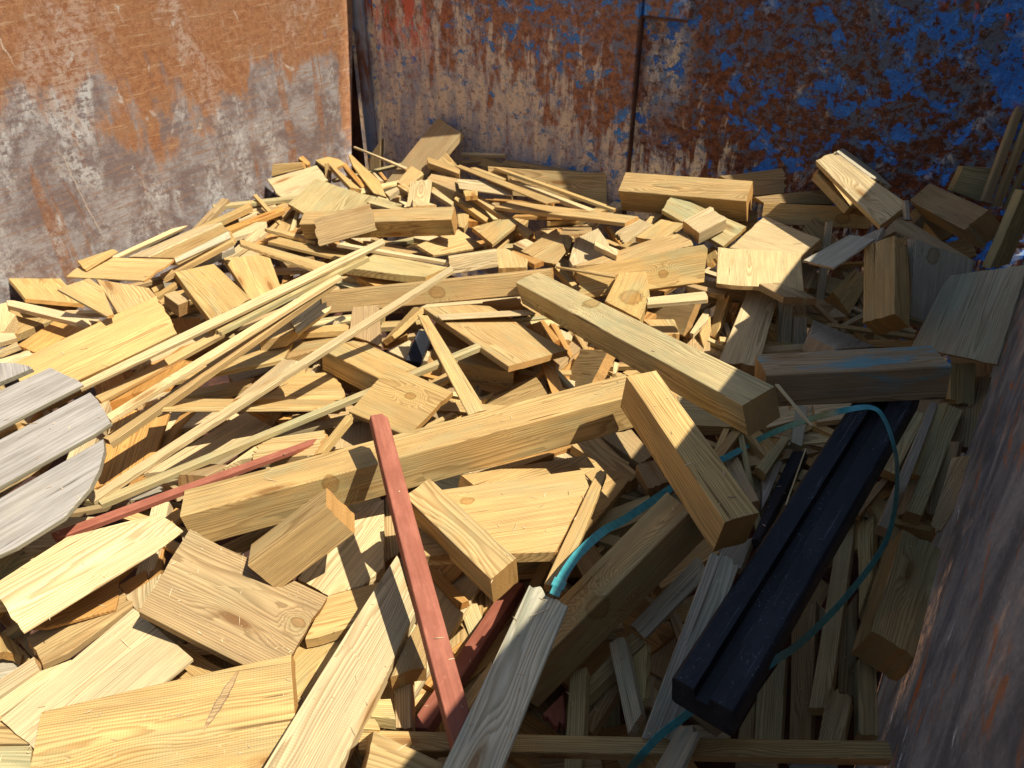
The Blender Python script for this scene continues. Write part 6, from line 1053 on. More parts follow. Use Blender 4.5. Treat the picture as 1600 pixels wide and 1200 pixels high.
(-1.057,1.943,-1.400,1.53,-0.17,0.02,431,110,18,'b'),
(-1.655,1.865,-1.429,2.34,-0.32,-0.13,238,60,18,'b'),
(-0.536,1.493,-1.411,0.91,0.07,-0.22,354,16,15,'h'),
(-1.534,1.385,-1.395,0.23,0.43,-0.25,277,16,15,'h'),
(-0.962,1.781,-1.400,0.34,0.19,-0.10,278,24,18,'p'),
(-0.541,1.276,-1.623,2.82,-0.17,-0.32,371,90,28,'p'),
(-0.324,1.156,-1.575,1.82,0.18,-0.16,136,90,45,'b'),
(-2.277,2.614,-1.378,0.40,0.14,0.13,414,60,18,'p'),
(-2.486,2.069,-1.351,2.22,-0.04,0.08,301,110,45,'h'),
(-1.604,1.363,-1.368,0.72,0.13,0.06,297,110,28,'h'),
(-0.270,1.185,-1.650,0.47,0.12,-0.22,219,40,28,'h'),
(-1.350,1.739,-1.367,3.04,0.18,-0.12,224,90,18,'o'),
(-0.879,0.309,-1.556,0.24,0.08,-0.03,140,40,18,'h'),
(-2.489,2.110,-1.326,2.25,0.02,-0.00,421,16,15,'gr'),
(-0.064,1.512,-1.584,1.49,0.09,-0.09,146,60,28,'h'),
(-2.556,2.063,-1.379,1.67,0.12,0.03,510,36,15,'o'),
(-0.259,1.893,-1.441,1.68,0.09,-0.03,356,16,15,'h'),
(-2.761,2.227,-1.353,1.40,-0.12,0.14,409,36,15,'p'),
(-0.656,2.317,-1.422,2.09,0.13,0.00,274,90,45,'h'),
(-2.267,1.274,-1.449,1.31,0.12,-0.45,428,24,15,'gr'),
(-0.764,0.975,-1.581,1.55,-0.21,-0.14,191,40,28,'o'),
(-0.929,1.666,-1.321,2.29,-0.15,-0.03,493,36,15,'o'),
(-0.202,2.566,-1.358,0.14,-0.07,-0.39,280,16,15,'h'),
(-0.448,1.290,-1.614,0.21,-0.19,0.09,312,24,45,'gr'),
(-0.641,0.854,-1.415,2.49,0.08,-0.15,246,40,22,'gr'),
(-0.773,0.965,-1.498,2.58,-0.27,-0.15,343,110,28,'gr'),
(0.013,1.786,-1.447,2.31,0.28,0.08,247,60,18,'h'),
(-0.608,0.875,-1.418,1.34,-0.10,0.01,368,90,18,'o'),
(-0.260,1.823,-1.412,0.87,-0.00,0.01,368,36,15,'b'),
(-0.666,1.253,-1.513,1.24,-0.19,-0.11,390,24,28,'h'),
(-0.039,2.513,-1.375,2.71,0.04,-0.02,313,36,15,'h'),
(-1.549,1.396,-1.477,1.41,-0.04,-0.34,448,24,15,'p'),
(-0.861,0.237,-1.407,1.47,0.37,-0.04,380,90,45,'h'),
(-1.481,0.271,-1.422,1.97,0.34,-0.13,472,36,15,'p'),
(-1.111,1.450,-1.362,1.55,-0.02,0.24,438,16,15,'h'),
(-0.949,0.347,-1.564,2.14,-0.08,0.21,345,24,45,'b'),
(-0.292,2.841,-1.416,0.31,0.01,-0.18,517,16,15,'b'),
(-0.438,0.821,-1.738,0.93,-0.18,-0.21,284,110,28,'h'),
(-2.628,2.116,-1.334,2.83,0.24,-0.16,348,16,15,'h'),
(0.002,1.830,-1.498,1.27,-0.24,-0.08,483,24,15,'h'),
(-0.140,1.963,-1.384,0.50,-0.20,0.03,347,60,28,'gr'),
(-0.628,0.899,-1.492,1.34,-0.27,-0.28,421,24,45,'h'),
(-1.332,2.421,-1.347,3.06,0.17,-0.17,428,60,22,'p'),
(-0.787,0.888,-1.517,0.50,-0.01,-0.24,476,40,18,'p'),
(-0.826,0.313,-1.517,1.84,-0.08,-0.22,127,60,28,'b'),
(-1.205,2.292,-1.353,2.63,0.15,-0.10,265,24,28,'h'),
(-0.431,2.409,-1.430,2.67,0.21,-0.01,288,36,15,'h'),
(-0.718,0.977,-1.507,1.41,-0.08,0.02,256,40,18,'b'),
(-0.646,0.979,-1.497,1.70,-0.23,-0.16,288,90,18,'h'),
(-1.177,0.595,-1.534,1.87,-0.29,-0.32,215,110,22,'h'),
(-1.612,1.192,-1.384,1.85,-0.03,-0.31,570,36,15,'b'),
(-0.121,1.825,-1.445,2.46,-0.07,-0.45,395,36,15,'h'),
(-0.477,0.908,-1.698,2.88,0.11,-0.09,252,60,18,'h'),
(-0.251,0.789,-1.642,2.81,0.04,-0.02,373,60,45,'h'),
(-0.855,0.221,-1.412,0.80,0.10,0.15,447,60,18,'h'),
(-2.825,1.910,-1.327,1.80,0.03,-0.25,316,40,22,'b'),
(-0.819,0.283,-1.443,0.82,0.07,-0.03,512,90,28,'o'),
(-1.243,0.139,-1.489,2.58,-0.02,-0.14,531,24,22,'b'),
(-0.631,0.790,-1.519,3.12,0.05,0.12,169,110,28,'b'),
(-1.136,0.486,-1.415,0.65,0.22,-0.16,414,24,18,'h'),
(-1.332,2.799,-1.393,2.82,-0.04,-0.01,463,24,15,'h'),
(-0.329,2.862,-1.378,-3.13,0.09,-0.32,545,90,28,'gr'),
(-2.193,2.053,-1.356,2.59,0.32,-0.04,295,40,28,'o'),
(-0.733,2.241,-1.437,1.12,-0.07,-0.08,513,36,15,'h'),
(-1.401,1.255,-1.400,0.83,0.13,-0.17,299,110,22,'b'),
(-1.148,1.708,-1.406,1.37,-0.04,-0.11,468,24,15,'gr'),
(-0.755,0.952,-1.523,0.70,-0.00,-0.03,511,110,28,'gr'),
(-0.391,1.299,-1.656,2.23,0.04,0.00,266,90,45,'o'),
(-2.254,1.881,-1.337,2.69,-0.14,-0.08,157,110,45,'b'),
(-0.531,0.860,-1.700,1.78,-0.11,-0.02,544,110,22,'b'),
(-2.715,2.183,-1.384,2.00,0.11,-0.14,554,16,15,'h'),
(-0.147,2.525,-1.371,0.41,-0.05,-0.18,377,36,15,'o'),
(-0.345,2.654,-1.480,1.24,-0.01,-0.31,469,60,45,'gr'),
]
def buried():
    V=[];F=[];WC=[];TI=[];WP=[];EG=[]
    for k,(x,y,z,ang,nx,ny,L,W,t,tone) in enumerate(FILL):
        rnd=random.Random(k+5000); n=Vector((nx,ny,1)).normalized(); u=Vector((math.cos(ang),math.sin(ang),0)); u=(u-u.dot(n)*n).normalized(); v=n.cross(u)
        L/=2000;W/=2000;t/=1000; c=Vector((x,y,z)); T=TINT[tone]; br=rnd.uniform(.8,1.1)
        off=Vector((rnd.uniform(-9,9),rnd.uniform(-.07,.07),rnd.uniform(.01,.08))); s,bl=STAIN[tone]; b0=len(V)
        sk=rnd.uniform(-.3,.3)*W
        for zz in (0,-t):
            for sx,sy in ((1,1),(-1,1),(-1,-1),(1,-1)):
                lx=sx*L+sy*sk; ly=sy*W; V.append(c+u*lx+v*ly+n*zz); WC+=[lx+off.x,ly+off.y,zz+off.z]; TI+=[T[0]*br,T[1]*br,T[2]*br,1]; WP+=[s*rnd.uniform(.4,1.1),0,bl]
        for f,e in (((0,1,2,3),0),((7,6,5,4),0),((0,4,5,1),0),((1,5,6,2),1),((2,6,7,3),0),((3,7,4,0),1)): F.append([b0+q for q in f]); EG.append(float(e))
    me=bpy.data.meshes.new('buried_offcuts'); me.from_pydata([tuple(v) for v in V],[],F); me.update()
    me.attributes.new('wc','FLOAT_VECTOR','POINT').data.foreach_set('vector',WC)
    me.attributes.new('tint','FLOAT_COLOR','POINT').data.foreach_set('color',TI)
    me.attributes.new('wp','FLOAT_VECTOR','POINT').data.foreach_set('vector',WP)
    me.attributes.new('endg','FLOAT','FACE').data.foreach_set('value',EG)
    me.attributes.new('kn','FLOAT_VECTOR','POINT').data.foreach_set('vector',[99.0]*(3*len(V)))
    me.attributes.new('kr','FLOAT','POINT').data.foreach_set('value',[.01]*len(V))
    me.materials.append(WOOD); o=bpy.data.objects.new('buried_offcuts',me); COL.objects.link(o); o['kind']='stuff'
    o['label']='tangle of wood offcuts buried in the gaps under the pile'; o['category']='wood offcuts'
buried()
# ------------------------------------------------------------------ loose splinters and chips lying on the boards
# point, surface normal, angle, length, width (mm)
CHIPS=[
(-0.5854,1.1365,-1.1894,0.00,0.00,1.00,4.5,14,1.7),
(-2.3810,2.2216,-1.2863,0.05,0.06,1.00,2.5,6,2.1),
(-1.9039,0.6815,-1.1062,-0.05,-0.12,0.99,4.8,9,2.1),
(-0.9164,0.5464,-1.3161,0.36,-0.07,0.93,0.4,9,1.7),
(-1.6611,0.5664,-1.1078,-0.05,-0.12,0.99,3.9,6,1.3),
(-1.3233,0.4259,-1.3361,0.16,0.22,0.96,5.9,22,1.4),
(-0.4158,1.0083,-1.2001,-0.25,-0.45,0.86,3.0,9,1.0),
(-1.6165,0.6142,-1.0999,-0.05,-0.12,0.99,1.2,9,1.6),
(-0.2692,1.1790,-1.0093,0.12,-0.09,0.99,4.5,14,2.0),
(-0.3429,0.9516,-1.3906,-0.39,-0.32,0.87,5.9,9,1.9),
(-1.2059,0.5802,-1.2006,0.36,-0.07,0.93,4.8,9,2.0),
(-2.1936,1.8907,-1.2998,0.06,0.25,0.97,0.1,9,1.9),
(-1.0898,0.6269,-1.2427,0.36,-0.07,0.93,4.6,35,1.1),
(-1.1535,0.1203,-1.3223,0.00,0.00,1.00,1.4,22,1.7),
(-0.6144,1.0687,-1.1894,0.00,0.00,1.00,0.4,14,1.7),
(-1.4133,2.2046,-1.2781,0.00,0.00,1.00,4.0,6,2.1),
(-1.7144,0.5823,-1.1086,-0.05,-0.12,0.99,3.0,22,1.4),
(-1.3284,0.6596,-1.2181,-0.12,-0.08,0.99,3.4,9,1.4),
(-2.5642,0.9086,-1.3149,0.26,0.08,0.96,2.7,9,1.6),
(-0.0660,1.1200,-1.6253,-0.33,-0.24,0.91,1.7,6,1.6),
(-0.9797,2.2299,-1.2354,0.00,0.00,1.00,1.3,6,1.3),
(-0.6891,0.4151,-1.2867,0.06,-0.05,1.00,3.9,22,1.4),
(-1.1792,0.5328,-1.2144,0.36,-0.07,0.93,0.4,14,1.9),
(0.1023,1.6092,-1.3855,0.21,-0.04,0.98,5.4,14,2.1),
(-1.9827,1.7526,-1.2698,0.16,0.29,0.94,3.2,9,1.9),
(-1.2690,0.2053,-1.3264,0.00,0.00,1.00,1.4,6,1.0),
(-0.5725,1.1997,-1.1894,0.00,0.00,1.00,4.9,14,2.1),
(-0.1888,0.7997,-1.3453,0.12,-0.09,0.99,4.4,6,1.1),
(-0.2989,1.1276,-1.3321,-0.09,-0.39,0.92,3.1,14,1.5),
(-2.5149,2.3323,-1.2858,0.05,0.06,1.00,4.7,14,1.6),
(-0.2359,1.4580,-1.4630,-0.17,-0.14,0.98,1.2,9,1.4),
(-1.6654,0.6057,-1.1033,-0.05,-0.12,0.99,4.6,9,1.5),
(-1.4462,1.3352,-1.2569,-0.02,0.19,0.98,0.5,14,1.0),
(-1.1278,1.2831,-1.2568,0.04,-0.17,0.99,1.0,9,2.2),
(-0.2232,0.8023,-1.3214,0.16,-0.68,0.71,4.0,9,1.7),
(-1.1384,0.4891,-1.2334,0.36,-0.07,0.93,1.4,22,1.1),
(-0.5602,0.5375,-1.3253,0.12,-0.09,0.99,3.5,6,1.9),
(-1.1291,0.1620,-1.3136,0.12,-0.21,0.97,4.3,6,1.3),
(-0.5463,0.6430,-1.1818,0.32,0.03,0.95,3.3,14,1.4),
(-0.7245,0.5132,-1.2797,0.06,-0.05,1.00,2.4,6,1.0),
(-0.2162,0.7953,-1.3297,0.16,-0.68,0.71,2.3,9,1.4),
(-0.7593,2.5652,-1.2212,-0.05,0.00,1.00,1.0,14,1.3),
(-0.8126,0.7571,-1.2622,0.06,-0.05,1.00,2.2,35,1.4),
(-1.1924,0.4374,-1.3080,0.09,-0.02,1.00,3.0,9,1.2),
(-1.3389,0.3742,-1.2101,0.26,0.04,0.97,5.2,9,1.0),
(0.0769,1.3352,-1.5692,0.07,-0.22,0.97,2.1,6,1.9),
(-0.9884,0.2348,-1.3161,0.12,-0.21,0.97,1.1,6,1.8),
(-1.7924,0.5592,-1.1153,-0.05,-0.12,0.99,0.0,14,1.4),
(-0.3440,1.2188,-0.9967,0.12,-0.09,0.99,0.4,14,1.6),
(-1.8391,2.1220,-1.1786,0.03,-0.29,0.96,4.3,14,1.8),
(-0.7877,1.2116,-1.1084,-0.12,-0.08,0.99,1.2,9,1.6),
(-0.4285,0.5111,-1.2037,-0.26,-0.28,0.92,2.0,6,1.0),
(-1.5322,1.5756,-1.2058,0.33,-0.51,0.79,6.1,6,1.4),
(0.1657,1.9007,-1.3277,-0.41,-0.13,0.90,6.1,14,1.5),
(-0.0276,1.7597,-0.9553,-0.15,0.07,0.99,2.3,6,1.0),
(-0.6253,1.5090,-1.3643,0.01,0.07,1.00,3.3,6,2.0),
(0.1286,1.2523,-1.5387,0.10,-0.01,0.99,5.9,14,1.4),
(-1.1131,0.4881,-1.2433,0.36,-0.07,0.93,0.1,9,2.1),
(-0.3080,1.4080,-0.9689,-0.30,-0.09,0.95,2.8,9,1.2),
(-1.0064,2.9065,-1.1163,-0.03,-0.47,0.88,0.2,22,1.7),
(-1.4008,0.3491,-1.1927,0.26,0.04,0.97,3.0,9,1.4),
(-0.5982,0.7649,-1.3711,-0.21,0.05,0.98,1.0,9,1.8),
(-1.2967,1.2300,-1.3777,0.19,-0.04,0.98,6.3,9,1.4),
(-2.4509,1.5428,-1.2234,-0.32,-0.07,0.94,0.7,14,1.1),
(-1.1400,0.5390,-1.2293,0.36,-0.07,0.93,3.0,6,2.1),
(-0.5266,1.3308,-0.9646,0.12,-0.09,0.99,0.6,14,1.8),
(-0.7914,2.7823,-1.2196,0.10,-0.39,0.91,4.8,6,1.0),
(-2.1986,1.9535,-1.3156,0.06,0.25,0.97,0.4,14,1.2),
(-0.9390,0.5439,-1.3075,0.36,-0.07,0.93,5.0,22,1.1),
(-0.3732,1.4896,-0.9817,-0.30,-0.09,0.95,3.3,14,1.8),
(-1.0406,0.4706,-1.2729,0.36,-0.07,0.93,5.6,14,2.2),
(-0.3417,0.9481,-1.3913,-0.39,-0.32,0.87,1.5,6,1.7),
(-0.4826,0.7535,-1.1442,-0.26,-0.28,0.92,2.0,14,1.7),
(-0.6987,0.3858,-1.2876,0.06,-0.05,1.00,0.3,6,1.7),
(0.1060,1.3914,-1.3945,0.21,-0.04,0.98,5.6,9,1.9),
(-0.7085,0.4918,-1.2817,0.06,-0.05,1.00,2.3,9,1.4),
(-0.5845,0.6591,-1.1694,0.32,0.03,0.95,3.3,22,1.8),
(-0.9665,0.6735,-1.2877,0.36,-0.07,0.93,0.2,9,1.3),
(-1.3337,0.4291,-1.2138,0.26,0.04,0.97,5.5,6,2.1),
(-0.2311,1.6681,-1.4021,-0.41,0.01,0.91,2.7,14,1.5),
(-0.2307,1.5750,-1.4011,-0.41,0.01,0.91,2.3,6,1.3),
(-2.0525,1.5719,-1.2631,0.23,-0.09,0.97,5.9,9,1.5),
(-0.6200,1.4303,-1.0707,-0.12,-0.08,0.99,5.2,6,1.7),
(-0.9401,0.7977,-1.3448,0.00,0.00,1.00,4.2,14,1.8),
(-0.6555,1.6307,-1.3760,0.13,0.05,0.99,3.2,6,1.8),
(-0.3247,1.0192,-1.3983,-0.33,-0.25,0.91,2.2,14,1.8),
(-1.4301,0.4422,-1.1887,0.09,0.10,0.99,5.7,6,1.6),
(0.0834,1.8442,-1.3515,-0.00,-0.09,1.00,1.8,9,1.4),
(-0.5629,1.1108,-1.1894,0.00,0.00,1.00,6.1,9,1.4),
(0.0133,1.8884,-1.3687,-0.17,-0.13,0.98,6.0,9,1.5),
(0.0213,1.5488,-1.4922,-0.54,-0.25,0.80,1.3,6,2.1),
(0.1038,1.2617,-1.5361,0.10,-0.01,0.99,0.4,6,1.2),
(-0.2171,1.4966,-1.3944,-0.41,0.01,0.91,5.0,14,2.0),
(-0.4432,0.7760,-1.1260,-0.26,-0.28,0.92,3.2,35,1.9),
(-0.9333,0.5193,-1.3114,0.36,-0.07,0.93,4.3,6,1.2),
(-0.2290,1.1580,-1.0161,0.12,-0.09,0.99,2.0,6,1.5),
(-0.9198,0.2972,-1.3116,0.12,-0.21,0.97,3.2,6,1.1),
(-1.4452,0.4898,-1.1062,-0.05,-0.12,0.99,2.2,6,1.9),
(-1.0434,0.5785,-1.2643,0.36,-0.07,0.93,4.6,9,1.6),
(-0.9905,2.8186,-1.1825,0.10,-0.39,0.91,5.3,14,1.8),
(-1.4083,0.3721,-1.1917,0.26,0.04,0.97,3.9,9,1.7),
(-0.7553,0.5141,-1.2778,0.06,-0.05,1.00,0.3,9,1.9),
(-0.0205,1.1243,-1.6076,-0.33,-0.24,0.91,1.3,6,1.2),
(-1.0301,2.7641,-1.2018,0.10,-0.39,0.91,3.3,9,1.3),
(-0.5324,1.0713,-1.1859,0.00,0.00,1.00,4.0,14,1.8),
(-0.8217,0.4946,-1.2819,0.12,-0.21,0.97,2.5,14,1.0),
(-0.2179,0.8288,-1.2971,0.16,-0.68,0.71,3.8,35,1.4),
(-1.6937,1.1424,-1.2468,0.14,0.19,0.97,4.7,6,1.9),
(-0.6979,1.3629,-1.3160,0.10,0.34,0.94,2.3,35,2.1),
(-0.9585,0.3338,-1.2988,0.12,-0.21,0.97,5.6,9,1.5),
(-0.5318,1.4474,-1.3092,0.05,-0.22,0.97,2.6,22,1.7),
(-1.7404,0.8080,-1.3588,0.07,-0.07,0.99,3.7,9,2.0),
(-0.9447,0.3424,-1.2987,0.12,-0.21,0.97,6.3,14,2.0),
(-0.6830,0.8797,-1.1093,0.07,-0.19,0.98,6.1,6,1.4),
(-1.0179,0.7552,-1.3448,0.00,0.00,1.00,1.5,6,1.8),
(-0.3603,0.8812,-1.4920,-0.21,-0.35,0.91,2.0,14,2.1),
(-0.5647,0.8563,-1.1218,0.07,-0.19,0.98,5.3,6,2.2),
(-0.7993,0.3737,-1.3107,0.12,-0.21,0.97,5.2,9,1.5),
(-0.4087,0.9000,-1.4244,-0.31,-0.15,0.94,1.0,9,1.9),
(-0.8721,0.3159,-1.3137,0.12,-0.21,0.97,3.9,14,1.7),
(0.0823,1.1880,-1.5224,-0.28,-0.10,0.95,1.3,14,1.2),
(0.0526,1.3600,-1.5617,0.07,-0.22,0.97,2.1,6,1.7),
(-1.1846,0.2171,-1.3131,0.09,-0.02,1.00,6.2,14,2.0),
(-1.7904,1.8594,-1.2713,0.00,0.00,1.00,1.6,22,1.6),
(-0.4832,0.5889,-1.2013,0.32,0.03,0.95,2.4,6,1.1),
(-2.1040,0.8604,-1.1986,0.32,-0.21,0.92,2.4,14,2.1),
(-1.0683,0.2655,-1.2993,0.12,-0.21,0.97,0.8,14,1.9),
(-0.4487,0.5655,-1.1926,-0.26,-0.28,0.92,2.9,9,1.2),
(-0.8997,0.5593,-1.3218,0.36,-0.07,0.93,2.6,6,2.1),
(-1.0196,0.8557,-1.3448,0.00,0.00,1.00,5.7,9,1.6),
(-0.3215,1.1665,-1.0040,0.12,-0.09,0.99,5.0,6,1.8),
(-2.1616,1.4031,-1.1878,0.30,-0.04,0.95,2.2,22,1.3),
(-0.5604,0.7948,-1.1338,0.07,-0.19,0.98,0.9,9,1.9),
(-0.0121,1.2425,-1.5920,-0.41,-0.26,0.88,2.7,6,1.3),
(-0.2475,1.1008,-1.0188,0.12,-0.09,0.99,4.1,9,1.6),
(-0.5593,1.1307,-1.1894,0.00,0.00,1.00,1.1,6,1.0),
(-0.9091,0.5550,-1.3184,0.36,-0.07,0.93,3.3,9,1.3),
(-0.2953,1.1803,-1.3096,-0.09,-0.39,0.92,3.2,6,1.3),
(-0.5392,2.7677,-1.1999,-0.22,-0.29,0.93,5.7,35,1.6),
(-2.0620,1.1547,-1.1449,0.32,-0.21,0.92,1.4,6,1.5),
(-1.1736,0.3862,-1.3106,0.09,-0.02,1.00,2.3,35,1.7),
(-1.6225,0.9447,-1.2317,-0.17,0.42,0.89,4.0,14,1.3),
(-0.9812,0.9372,-1.3448,0.00,0.00,1.00,0.7,9,1.6),
(-1.2843,0.9287,-1.2504,0.09,0.10,0.99,3.0,6,2.0),
(-1.8632,1.9503,-1.2713,0.00,0.00,1.00,5.4,14,1.6),
(-0.6434,1.3676,-1.0785,-0.12,-0.08,0.99,5.9,14,1.5),
(-1.0894,0.2568,-1.2984,0.12,-0.21,0.97,3.5,14,2.2),
(-0.8444,0.3460,-1.3108,0.12,-0.21,0.97,3.5,6,1.4),
(-0.9526,2.0506,-1.2354,0.00,0.00,1.00,3.1,14,1.8),
(-1.3876,0.4905,-1.1033,-0.05,-0.12,0.99,4.7,14,1.4),
(-1.9886,2.1121,-1.1767,0.03,-0.29,0.96,1.7,6,2.0),
(-0.0281,1.5828,-1.5007,-0.34,-0.16,0.93,1.5,14,1.6),
(0.0352,2.0830,-1.3390,-0.17,-0.13,0.98,2.5,9,1.5),
(0.1560,1.7165,-1.3590,-0.41,-0.13,0.90,6.2,22,1.6),
(-1.0205,0.7633,-1.3448,0.00,0.00,1.00,5.7,14,1.5),
(-0.0525,3.0676,-1.1848,0.34,-0.62,0.71,5.8,6,1.3),
(-1.5427,1.5682,-1.2063,0.33,-0.51,0.79,1.2,9,1.8),
(-1.1242,0.1546,-1.3159,0.12,-0.21,0.97,2.6,6,1.2),
(-2.4185,1.1670,-1.1207,0.27,0.04,0.96,6.2,6,1.9),
(-0.4570,0.7278,-1.1448,-0.26,-0.28,0.92,2.8,9,1.5),
(-1.2814,0.4371,-1.2279,0.26,0.04,0.97,5.6,6,1.8),
(-0.7813,0.6032,-1.2717,0.06,-0.05,1.00,4.1,6,1.1),
(-1.3570,0.4457,-1.2083,0.26,0.04,0.97,0.7,9,1.3),
(-0.7222,0.3663,-1.2871,0.06,-0.05,1.00,4.3,9,2.0),
(-1.4575,1.7538,-1.2854,-0.03,0.20,0.98,2.4,6,2.2),
(-1.2739,0.3167,-1.2249,0.26,0.04,0.97,5.2,14,2.1),
(-1.2791,1.2532,-1.2558,0.04,-0.17,0.99,0.6,6,1.3),
(-0.4234,0.7067,-1.1418,-0.26,-0.28,0.92,3.9,14,1.4),
(-1.0559,0.1894,-1.3172,0.12,-0.21,0.97,5.9,14,1.5),
(-1.1587,0.5580,-1.2206,0.36,-0.07,0.93,0.4,6,1.7),
(-0.3743,0.5759,-1.1682,-0.26,-0.28,0.92,1.0,14,1.8),
(-2.4750,1.8506,-1.3174,0.00,0.00,1.00,4.2,14,1.7),
(-0.4585,1.2705,-0.9782,0.12,-0.09,0.99,0.0,6,2.0),
(-1.4314,1.5727,-1.3675,0.00,0.00,1.00,3.3,9,1.8),
(0.0109,1.2123,-1.5902,-0.41,-0.26,0.88,5.2,9,1.7),
(-0.8010,1.1908,-1.1117,-0.12,-0.08,0.99,2.4,9,1.1),
(-2.1929,1.5509,-1.1120,0.41,-0.17,0.90,0.0,9,1.3),
(-0.5905,1.5646,-1.0427,-0.30,-0.09,0.95,2.0,14,1.5),
(-0.4085,0.5456,-1.1873,-0.26,-0.28,0.92,0.6,9,1.3),
(-0.7143,0.5653,-1.2777,0.06,-0.05,1.00,1.6,14,1.1),
(-2.0725,0.9092,-1.1983,0.32,-0.21,0.92,0.2,22,2.1),
(-0.9243,1.0357,-1.1390,-0.12,-0.08,0.99,0.3,22,1.4),
(-0.6649,0.5387,-1.2820,0.06,-0.05,1.00,5.1,9,1.8),
(-0.7350,0.4997,-1.2797,0.06,-0.05,1.00,2.4,6,1.4),
(-0.3989,0.9516,-1.2245,-0.25,-0.45,0.86,3.1,14,2.0),
(-0.9474,0.5945,-1.3007,0.36,-0.07,0.93,4.6,6,1.4),
(-1.4372,2.4531,-1.2835,-0.13,-0.09,0.99,3.1,6,1.8),
(-0.7732,0.6611,-1.2693,0.06,-0.05,1.00,3.4,6,1.3),
(-0.4703,2.9043,-0.9533,-0.17,-0.45,0.88,3.9,6,1.9),
(-1.1555,0.7911,-1.1866,-0.12,-0.08,0.99,4.4,9,1.1),
(-0.8048,0.3579,-1.3133,0.12,-0.21,0.97,3.1,9,2.0),
(-0.6334,2.4759,-1.2148,-0.05,0.00,1.00,3.2,9,1.7),
(0.1662,1.7462,-1.3500,-0.41,-0.13,0.90,4.2,9,1.7),
(-0.3675,1.0601,-1.1591,-0.25,-0.45,0.86,4.7,9,1.0),
(-1.6966,0.5391,-1.1129,-0.05,-0.12,0.99,5.4,6,1.7),
(-0.2311,2.6664,-1.0179,0.00,0.00,1.00,3.6,14,1.5),
(-0.2350,1.1301,-1.0178,0.12,-0.09,0.99,3.2,22,1.9),
(-0.4146,2.8126,-0.9896,-0.17,-0.45,0.88,1.9,6,1.1),
(-1.1566,0.2684,-1.3144,0.09,-0.02,1.00,1.9,6,2.1),
(-1.9198,2.6586,-1.3151,0.24,0.09,0.97,0.5,22,1.5),
(-0.3982,1.2184,-0.9901,0.12,-0.09,0.99,1.5,9,1.7),
(-0.5674,1.1809,-1.1894,0.00,0.00,1.00,1.5,9,1.1),
(-0.2979,2.7385,-1.3890,0.37,-0.28,0.89,2.0,6,1.7),
(-0.9380,0.5576,-1.3069,0.36,-0.07,0.93,2.9,6,2.0),
(-1.9906,0.9095,-1.2269,0.32,-0.21,0.92,5.9,22,2.0),
(-0.6606,0.9668,-1.1894,0.00,0.00,1.00,4.9,9,2.1),
(-0.5687,1.0087,-1.1894,0.00,0.00,1.00,4.7,9,1.0),
(-0.4157,0.6684,-1.1514,-0.26,-0.28,0.92,2.4,14,1.7),
(-1.3876,1.6445,-1.3675,0.00,0.00,1.00,0.0,9,1.3),
(-0.8120,0.7928,-1.2604,0.06,-0.05,1.00,2.0,9,1.7),
(-0.2592,1.8474,-1.3696,0.02,-0.07,1.00,3.6,6,1.4),
(-1.5816,0.6695,-1.0915,-0.05,-0.12,0.99,5.4,14,1.3),
(-1.1313,0.3460,-1.3151,0.09,-0.02,1.00,0.1,14,1.8),
(-1.1414,0.5887,-1.2252,0.36,-0.07,0.93,1.9,9,1.2),
(-0.1789,1.0318,-1.1106,0.16,-0.68,0.71,1.4,9,1.3),
(-0.6139,1.4263,-1.3475,0.10,0.34,0.94,5.6,22,2.2),
(-0.3436,1.1371,-1.1122,-0.25,-0.45,0.86,4.6,9,1.9),
(-0.5422,1.1430,-1.1859,0.00,0.00,1.00,0.2,9,1.6),
(-2.1561,1.3034,-1.2348,0.22,0.08,0.97,6.2,9,1.3),
(-2.2063,1.1049,-1.1433,0.10,-0.10,0.99,0.8,9,2.2),
(-0.4511,2.9036,-1.0407,0.45,0.06,0.89,3.9,6,1.7),
(-0.7499,0.4935,-1.2791,0.06,-0.05,1.00,2.7,6,1.3),
(-2.1928,1.2207,-1.1310,-0.03,0.02,1.00,5.5,14,2.0),
(-0.9232,0.3461,-1.3007,0.12,-0.21,0.97,6.0,9,2.0),
(-1.0110,0.2507,-1.3098,0.12,-0.21,0.97,2.8,14,1.0),
(-0.9721,0.6401,-1.2878,0.36,-0.07,0.93,5.4,9,1.5),
(-0.8933,0.5583,-1.3243,0.36,-0.07,0.93,3.9,9,1.6),
(-0.1950,1.1097,-1.0245,0.12,-0.09,0.99,3.2,35,1.0),
(-1.4318,2.2180,-1.2781,0.00,0.00,1.00,5.6,9,2.2),
(-1.0507,0.1851,-1.3187,0.12,-0.21,0.97,5.4,9,1.9),
(-0.3412,0.6752,-1.3387,0.12,-0.09,0.99,5.2,6,1.1),
(-1.1374,0.6165,-1.2248,0.36,-0.07,0.93,4.7,9,1.3),
(-0.8331,0.8563,-1.0921,0.32,0.03,0.95,4.1,6,2.1),
(-0.6412,1.0805,-1.1894,0.00,0.00,1.00,5.6,22,1.0),
(-0.7956,0.7051,-1.2658,0.06,-0.05,1.00,5.8,6,1.3),
(-0.6753,0.6621,-1.2855,0.00,0.00,1.00,1.2,6,1.5),
(0.1105,1.8359,-1.3521,-0.00,-0.09,1.00,5.4,6,1.6),
(-1.1185,1.8253,-1.2901,-0.03,0.20,0.98,1.7,6,1.5),
(-0.5325,0.4843,-1.2219,0.44,-0.27,0.86,3.6,22,1.1),
(-0.4026,0.6431,-1.1555,-0.26,-0.28,0.92,4.5,6,2.0),
(-1.1165,0.3037,-1.3172,0.09,-0.02,1.00,6.0,14,1.2),
(-1.1999,0.6078,-1.2010,0.36,-0.07,0.93,3.0,6,1.3),
(-0.3798,0.6428,-1.1491,-0.26,-0.28,0.92,5.3,14,1.1),
(-0.4081,0.8452,-1.4327,-0.31,-0.15,0.94,2.2,14,2.2),
